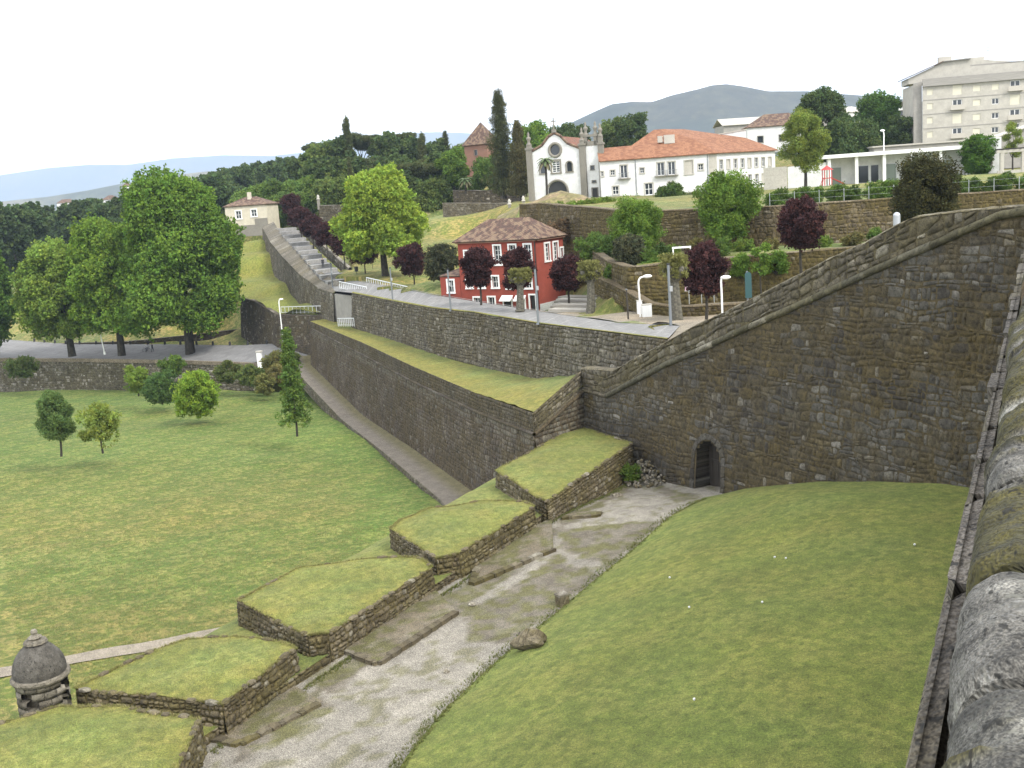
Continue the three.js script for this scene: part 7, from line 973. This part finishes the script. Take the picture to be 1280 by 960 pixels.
{ const p = [-41.55, -5.09, -178.00], t = thing('gate_post', 'squat white pillar at the end of the road wall', 'post', p); mesh('shaft', box(0.8, 2.6, 0.8, 0, 0.3, 0), M.whitePaint, t); mesh('cap', box(1.0, 0.2, 1.0, 0, 1.7, 0), M.concrete, t); }
{ const p = [9.45, 9.03, -84.00], t = thing('brown_pole', 'thin brown pole at the plaza edge', 'pole', p); mesh('shaft', bar([0, 0, 0], [-0.05, 2.75, 0], 0.07, 8, 0.06), M.wood, t); mesh('top_cap', new THREE.CylinderGeometry(0.09, 0.09, 0.08, 8).translate(-0.05, 2.78, 0), M.metal, t); }
{ const p = [10.73, 9.22, -87.00], t = thing('utility_cabinet', 'tall narrow white cabinet behind the curved lamp', 'cabinet', p, 0.15); mesh('body', box(0.35, 1.3, 0.4, 0, 0.65, 0), M.whitePaint, t); mesh('lid', box(0.42, 0.06, 0.48, 0, 1.33, 0), M.concrete, t); }
{ const p = [11.04, 9.11, -85.00], t = thing('utility_cabinet', 'wider white utility cabinet with two doors on the plaza', 'cabinet', p, 0.1); mesh('body', box(0.72, 1.25, 0.45, 0, 0.65, 0), M.whitePaint, t); for (const s of [-1, 1]) mesh('door', box(0.31, 1.0, 0.02, s * 0.17, 0.68, 0.235), std({ color: lin(0.66, 0.67, 0.66) }), t); mesh('lid', box(0.8, 0.06, 0.52, 0, 1.31, 0), M.concrete, t); }
{ // billboard with pink print
  const p = [14.47, 10.07, -87.00], w = 2.65, t = thing('billboard', 'pale pink billboard on three thin posts', 'billboard', [p[0], p[1], p[2]], -0.05);
  for (const x of [0.3, 1.3, 2.3]) mesh('post', bar([x, -0.1, 0], [x, 1.0, 0], 0.04), M.steel, t);
  const cv = document.createElement('canvas'); cv.width = 256; cv.height = 128; const c = cv.getContext('2d'); c.fillStyle = '#c99fb0'; c.fillRect(0, 0, 256, 128); c.fillStyle = '#e6cdd6'; c.fillRect(6, 88, 244, 34); c.fillStyle = '#a87c93'; c.fillRect(14, 10, 110, 66); c.fillStyle = '#dcb6c4'; c.fillRect(136, 16, 104, 24); c.fillRect(136, 48, 74, 14);
  const tx = new THREE.CanvasTexture(cv); tx.colorSpace = THREE.SRGBColorSpace; mesh('panel', box(w, 1.5, 0.06, w / 2, 1.75, 0.06), std({ map: tx }), t); mesh('frame', merge([box(w + 0.1, 0.06, 0.1, w / 2, 1.0, 0.06), box(w + 0.1, 0.06, 0.1, w / 2, 2.5, 0.06)]), M.steel, t);
}
{ const p = [18.69, 10.37, -83.00], t = thing('sign_totem', 'narrow dark teal sign panel behind the parapet', 'sign', p); mesh('panel', box(0.5, 1.75, 0.08, 0, 1.1, 0), M.bluish, t); mesh('post', box(0.14, 2.3, 0.06, -0.05, 1.15, -0.08), M.metal, t); mesh('top', new THREE.CylinderGeometry(0.25, 0.25, 0.08, 16, 1, false, 0, Math.PI).rotateX(Math.PI / 2).rotateZ(Math.PI / 2).translate(0, 1.975, 0), M.bluish, t); }
{ const p = [14.35, 12.92, -92.00], t = thing('metal_frame', 'pale metal frame standing above the tall pollard', 'frame', p); mesh('beam', box(1.6, 0.14, 0.14, 0.8, 1.35, 0), M.whitePaint, t); for (const x of [0.07, 1.53]) mesh('post', box(0.1, 2.4, 0.1, x, 0.1, 0), M.whitePaint, t); }
{ const p = [22.54, 16.43, -62.00], t = thing('bollard_light', 'short silver bollard light behind the parapet', 'bollard', [p[0], p[1] - 0.3, p[2]]); mesh('body', new THREE.CylinderGeometry(0.2, 0.2, 0.95, 14).translate(0, 0.47, 0), M.steel, t); mesh('head', new THREE.SphereGeometry(0.2, 14, 8, 0, 6.3, 0, 1.57).translate(0, 0.95, 0), M.steel, t); }
{ const p = [-23.35, 8.60, -172.00], t = thing('litter_bin', 'small dark litter bin on the lawn by the chestnut', 'bin', p); mesh('bin', new THREE.CylinderGeometry(0.32, 0.26, 0.75, 10).translate(0, 0.85, 0), M.dark, t); mesh('post', bar([0, 0, -0.1], [0, 1.3, -0.1], 0.04), M.dark, t); }
{ const p = [-21.94, 8.69, -182.00], t = thing('globe_lamp', 'small lamp with white globe beside the last plum tree', 'lamp', p); mesh('post', bar([0, 0, 0], [0, 1.6, 0], 0.04), M.dark, t); mesh('globe', new THREE.SphereGeometry(0.24, 12, 8).translate(0, 1.75, 0), M.whitePaint, t); }
for (const [i, p] of [[1.83, 15.13, -200.00], [4.50, 16.32, -204.00], [-38.79, 18.79, -236.00]].entries()) { const t = thing('stone_pillar', ['carved stone pillar with finial at the end of the garden wall', 'second carved pillar with finial nearer the church mound', 'stone gate pillar at the top of the promenade trees'][i], 'pillar', p); const hh = [2.4, 1.6, 2.2][i]; mesh('shaft', box(0.55, hh, 0.55, 0, hh / 2, 0), M.granite, t); mesh('finial', new THREE.LatheGeometry([[0.38, 0], [0.4, 0.12], [0.2, 0.2], [0.32, 0.5], [0.2, 0.8], [0.02, 1.0]].map(([a, b]) => new THREE.Vector2(a, b)), 8).translate(0, hh, 0), M.concrete, t); }
{ // plaza steps beside the red house
  const t = thing('plaza_steps', 'broad weathered stone steps beside the red house', 'steps'); for (let k = 0; k < 7; k++) { const a = lerp3([4.07, 8.46, -101.00], [5.77, 8.83, -109.00], k / 6), b = lerp3([8.62, 8.69, -98.00], [8.61, 9.17, -106.00], k / 6); const d = Math.hypot(b[0] - a[0], b[2] - a[2]); mesh('step', boxUV(box(d, 0.6, 1.6, (a[0] + b[0]) / 2, (a[1] + b[1]) / 2 - 0.22 + 0.02 * k, (a[2] + b[2]) / 2, Math.atan2(-(b[2] - a[2]), b[0] - a[0]))), k % 2 ? M.concrete : M.granite, t); }
}
function lerp3(a, b, t) { return [lerp(a[0], b[0], t), lerp(a[1], b[1], t), lerp(a[2], b[2], t)]; }
{ // plaza ground
  const fb = (t) => [K0[0] + FU[0] * t - FN[0] * 0.9, 10.5, K0[1] + FU[1] * t - FN[2] * 0.9];
  const out = [HF[0], HF[1], HF[2], HF[3], [4.35, 8.34, -104.00], [7.60, 8.77, -98.00], [11.52, 9.43, -87.00], [13.57, 9.38, -84.50], [18.07, 9.53, -82.00], [19.87, 9.74, -75.00], fb(18), fb(6.5), HN[0]].map((p) => [p[0], p[2]]), py = idw([...HF.slice(0, 4), HN[0], fb(8), fb(12), fb(16), [4.35, 8.18, -104.00], [7.59, 8.62, -98.00], [11.38, 9.49, -86.00], [13.49, 9.38, -84.00], [17.85, 9.60, -81.00]]);
  struct('plaza', sheet(out, (x, z) => py(x, z) - 0.01, 1.5, null, (x, z) => { const a = fbm(x * 0.4, z * 0.4, 3, 44); return mix3([0.5, 0.43, 0.34], [0.34, 0.31, 0.26], ss(0.4, 0.6, a)); }), M.gravel, 'earthen plaza between promenade and terrace walls');
}
{ // earth mound in front of the church
  const p = [10.41, 16.31, -180.00], out = []; for (let k = 0; k < 40; k++) { const a = k / 40 * 6.283; out.push([p[0] + Math.cos(a) * 11, p[2] + Math.sin(a) * 8]); } const my = (x, z) => { const d = Math.hypot((x - p[0]) / 11, (z - p[2]) / 8); return p[1] - 0.6 + 3.7 * Math.pow(Math.max(0, 1 - d), 0.8) + (fbm(x * 0.6, z * 0.6, 3, 7) - 0.5) * 0.8; };
  struct('earth_mound', sheet(out, my, 0.9, null, (x, z) => { const a = fbm(x * 0.5, z * 0.5, 4, 9); return mix3([0.42, 0.34, 0.22], [0.3, 0.29, 0.13], ss(0.4, 0.6, a)); }), M.earth, 'dry grassy earth mound in front of the church');
}
{ // playground slide
  const p = [45.01, 17.68, -150.00], t = thing('playground_slide', 'red playground tower with slide in front of the pavilion', 'slide', [p[0], p[1], p[2]], 0.1), red = std({ color: lin(0.4, 0.03, 0.025), roughness: 0.5 });
  mesh('tower', merge([box(0.1, 2.1, 0.1, -0.5, 1.05, 0.4), box(0.1, 2.1, 0.1, 0.5, 1.05, 0.4), box(0.1, 2.1, 0.1, -0.5, 1.05, -0.4), box(0.1, 2.1, 0.1, 0.5, 1.05, -0.4), box(1.1, 0.1, 0.9, 0, 1.0, 0)]), red, t); const rf = new THREE.CylinderGeometry(0.05, 0.95, 0.6, 4); rf.rotateY(Math.PI / 4); rf.translate(0, 2.4, 0); mesh('roof', rf, red, t); const sl = new THREE.BoxGeometry(2.2, 0.08, 0.55); sl.rotateZ(-0.48); sl.translate(1.45, 0.55, 0); mesh('slide', sl, red, t); mesh('ladder', merge([bar([-0.9, 0, 0.2], [-0.5, 1.1, 0.2], 0.04), bar([-0.9, 0, -0.2], [-0.5, 1.1, -0.2], 0.04)]), red, t);
}
{ // wire fence on the terrace edge
  const t = thing('wire_fence', 'thin posts and wires of the fence along the terrace edge', 'fence'); const a = [26, 16.7, -105.2], b = [66, 16.6, -103.2], n = 17; for (let k = 0; k <= n; k++) { const p = lerp3(a, b, k / n); mesh('post', bar([p[0], p[1] - 0.2, p[2]], [p[0], p[1] + 1.35, p[2]], 0.03, 6), M.steel, t); } for (const y of [0.6, 1.2]) mesh('wire', bar([a[0], a[1] + y, a[2]], [b[0], b[1] + y, b[2]], 0.006, 4), M.steel, t);
}
{ // stone pergola by the round bush
  const p = [73.58, 16.92, -160.00], t = thing('stone_pergola', 'stone pergola with square openings at the garden end', 'pergola', [p[0], p[1], p[2]], -0.1); for (let k = 0; k < 4; k++) mesh('pillar', box(0.5, 3.6, 0.5, k * 3.0, 1.8, 0), M.concrete, t); mesh('beam', box(10.5, 0.4, 0.6, 4.5, 3.75, 0), M.concrete, t); mesh('low_wall', box(10.2, 1.0, 0.35, 4.5, 0.5, 0), M.concrete, t); for (let k = 0; k < 12; k++) mesh('rafter', box(0.16, 0.2, 3, k * 0.85, 4.05, -1), M.wood, t);
}
for (let k = 0; k < 9; k++) { const p = lerp3([36.67, 16.65, -196.00], [46.61, 16.22, -205.00], k / 8); const t = thing('terrace_chair', 'small dark chair on the convent terrace', 'chair', p, k, 'dark chairs on the convent terrace'); mesh('seat', box(0.55, 0.06, 0.55, 0, 0.5, 0), M.dark, t); mesh('backrest', box(0.55, 0.6, 0.06, 0, 0.85, -0.25), M.dark, t); mesh('leg_frame', merge([-1, 1].flatMap((a) => [-1, 1].map((b) => box(0.05, 0.5, 0.05, a * 0.24, 0.25, b * 0.24)))), M.dark, t); }
for (const [i, p] of [[43.60, 15.78, -190.00], [45.55, 15.79, -190.00]].entries()) { const t = thing('garden_lantern', 'low lantern post near the convent wing', 'lantern', p, 0, 'lantern posts near the convent wing'); mesh('post', bar([0, 0, 0], [0, 2.2, 0], 0.06), M.dark, t); mesh('lantern', new THREE.CylinderGeometry(0.35, 0.18, 0.4, 8).translate(0, 2.3, 0), M.dark, t); }
// ---------- people ----------
function person(label, pos, turn, hgt, J, cols, hold) { // J: list of [a, b, ra, rb] capsules in a body 1.75 m tall, one continuous surface
  const t = thing('person', label, 'person', pos, turn); const res = 56, mc = new MarchingCubes(res, std({}), false, false, 60000), half = 1.0; mc.isolation = 0;
  const cap = (p, a, b, ra, rb) => { const ba = b.map((v, i) => v - a[i]), pa = p.map((v, i) => v - a[i]), h = clamp((pa[0] * ba[0] + pa[1] * ba[1] + pa[2] * ba[2]) / (ba[0] ** 2 + ba[1] ** 2 + ba[2] ** 2 + 1e-9)); return Math.hypot(pa[0] - ba[0] * h, pa[1] - ba[1] * h, pa[2] - ba[2] * h) - lerp(ra, rb, h); };
  for (let k = 0; k < res; k++) for (let j = 0; j < res; j++) for (let i = 0; i < res; i++) { const p = [(i / res * 2 - 1) * half, (j / res * 2 - 1) * half + 0.9, (k / res * 2 - 1) * half]; let d = 9; for (const c of J) { const e = cap(p, ...c), hh = clamp(0.5 + 0.5 * (d - e) / 0.04); d = lerp(d, e, hh) - 0.04 * hh * (1 - hh); } mc.field[i + j * res + k * res * res] = -d; }
  mc.update(); const n = mc.count, ps = new Float32Array(mc.positionArray.slice(0, n * 3)), col = new Float32Array(n * 3); for (let i = 0; i < n; i++) { ps[i * 3] *= half; ps[i * 3 + 1] = ps[i * 3 + 1] * half + 0.9; ps[i * 3 + 2] *= half; const y = ps[i * 3 + 1], c = y > 1.5 ? (y > 1.66 || ps[i * 3 + 2] < 0 ? cols[2] : [0.45, 0.28, 0.2]) : y > 0.92 ? cols[0] : y > 0.08 ? cols[1] : [0.03, 0.03, 0.03]; col.set(c, i * 3); }
  const g = new THREE.BufferGeometry(); g.setAttribute('position', new THREE.BufferAttribute(ps, 3)); g.setAttribute('normal', new THREE.BufferAttribute(new Float32Array(mc.normalArray.slice(0, n * 3)), 3)); g.setAttribute('color', new THREE.BufferAttribute(col, 3)); g.computeVertexNormals(); const m = mesh('body', g, std({ vertexColors: true, side: THREE.DoubleSide }), t); m.scale.setScalar(hgt / 1.75); return t;
}
const walk = [[[0, 1.62, 0], [0, 1.66, 0.01], 0.1, 0.1], [[0, 1.45, 0], [0, 1.55, 0], 0.055, 0.055], [[0, 1.36, 0], [0, 0.98, 0], 0.15, 0.14], [[-0.15, 1.38, 0], [0.15, 1.38, 0], 0.08, 0.08], [[0.2, 1.38, 0], [0.26, 1.1, -0.08], 0.055, 0.045], [[0.26, 1.1, -0.08], [0.24, 0.85, 0.02], 0.045, 0.035], [[-0.2, 1.38, 0], [-0.26, 1.1, 0.06], 0.055, 0.045], [[-0.26, 1.1, 0.06], [-0.24, 0.86, 0.16], 0.045, 0.035], [[0.09, 0.94, 0], [0.1, 0.5, 0.14], 0.09, 0.065], [[0.1, 0.5, 0.14], [0.1, 0.08, 0.06], 0.06, 0.04], [[0.1, 0.04, 0.04], [0.1, 0.03, 0.2], 0.04, 0.035], [[-0.09, 0.94, 0], [-0.1, 0.5, -0.08], 0.09, 0.065], [[-0.1, 0.5, -0.08], [-0.1, 0.08, -0.26], 0.06, 0.04], [[-0.1, 0.05, -0.28], [-0.1, 0.03, -0.12], 0.04, 0.035]];
person('person in dark clothes walking on the promenade steps', [-31.37, 8.99, -189.00], 0.4, 1.75, walk, [[0.03, 0.03, 0.035], [0.03, 0.03, 0.04], [0.03, 0.02, 0.015]]);
person('person in dark clothes walking along the road', [-67.36, -5.36, -203.00], 1.4, 1.65, walk, [[0.02, 0.02, 0.03], [0.025, 0.025, 0.03], [0.05, 0.03, 0.02]]);
const ride = [[[0, 1.55, 0.25], [0, 1.6, 0.27], 0.1, 0.1], [[0, 1.38, 0.15], [0, 1.48, 0.22], 0.055, 0.055], [[0, 1.32, 0.1], [0, 0.98, -0.1], 0.15, 0.14], [[-0.15, 1.33, 0.12], [0.15, 1.33, 0.12], 0.08, 0.08], [[0.19, 1.33, 0.12], [0.23, 1.12, 0.3], 0.055, 0.045], [[0.23, 1.12, 0.3], [0.22, 1.02, 0.52], 0.045, 0.035], [[-0.19, 1.33, 0.12], [-0.23, 1.12, 0.3], 0.055, 0.045], [[-0.23, 1.12, 0.3], [-0.22, 1.02, 0.52], 0.045, 0.035], [[0.09, 0.94, -0.1], [0.11, 0.72, 0.28], 0.09, 0.065], [[0.11, 0.72, 0.28], [0.11, 0.32, 0.12], 0.06, 0.04], [[0.11, 0.29, 0.1], [0.11, 0.27, 0.26], 0.04, 0.035], [[-0.09, 0.94, -0.1], [-0.11, 0.52, 0.14], 0.09, 0.065], [[-0.11, 0.52, 0.14], [-0.11, 0.14, -0.02], 0.06, 0.04], [[-0.11, 0.11, -0.04], [-0.11, 0.1, 0.12], 0.04, 0.035]];
{ const p = [-68.90, -5.40, -204.00]; person('cyclist in a white top riding along the road', p, 1.5, 1.65, ride, [[0.6, 0.6, 0.62], [0.05, 0.05, 0.07], [0.03, 0.03, 0.03]]);
  const t = thing('bicycle', 'dark bicycle under the cyclist on the road', 'bicycle', p, 1.5); for (const z of [-0.42, 0.62]) { const w = mesh('wheel', new THREE.TorusGeometry(0.31, 0.025, 6, 20).rotateY(Math.PI / 2).translate(0, 0.33, z), M.dark, t); } mesh('frame', merge([bar([0, 0.33, -0.42], [0, 0.3, 0.05], 0.02), bar([0, 0.3, 0.05], [0, 0.82, -0.12], 0.02), bar([0, 0.3, 0.05], [0, 0.8, 0.5], 0.02), bar([0, 0.78, -0.1], [0, 0.82, 0.5], 0.02), bar([0, 0.95, 0.48], [0, 0.33, 0.62], 0.02), bar([0, 0.33, -0.42], [0, 0.78, -0.1], 0.02)]), M.metal, t); mesh('handlebar', bar([-0.24, 0.96, 0.5], [0.24, 0.96, 0.5], 0.02), M.dark, t); mesh('saddle', box(0.14, 0.06, 0.26, 0, 0.86, -0.14), M.dark, t); }
console.log('things ready');
console.log('objects', scene.children.length);
renderer.render(scene, camera);
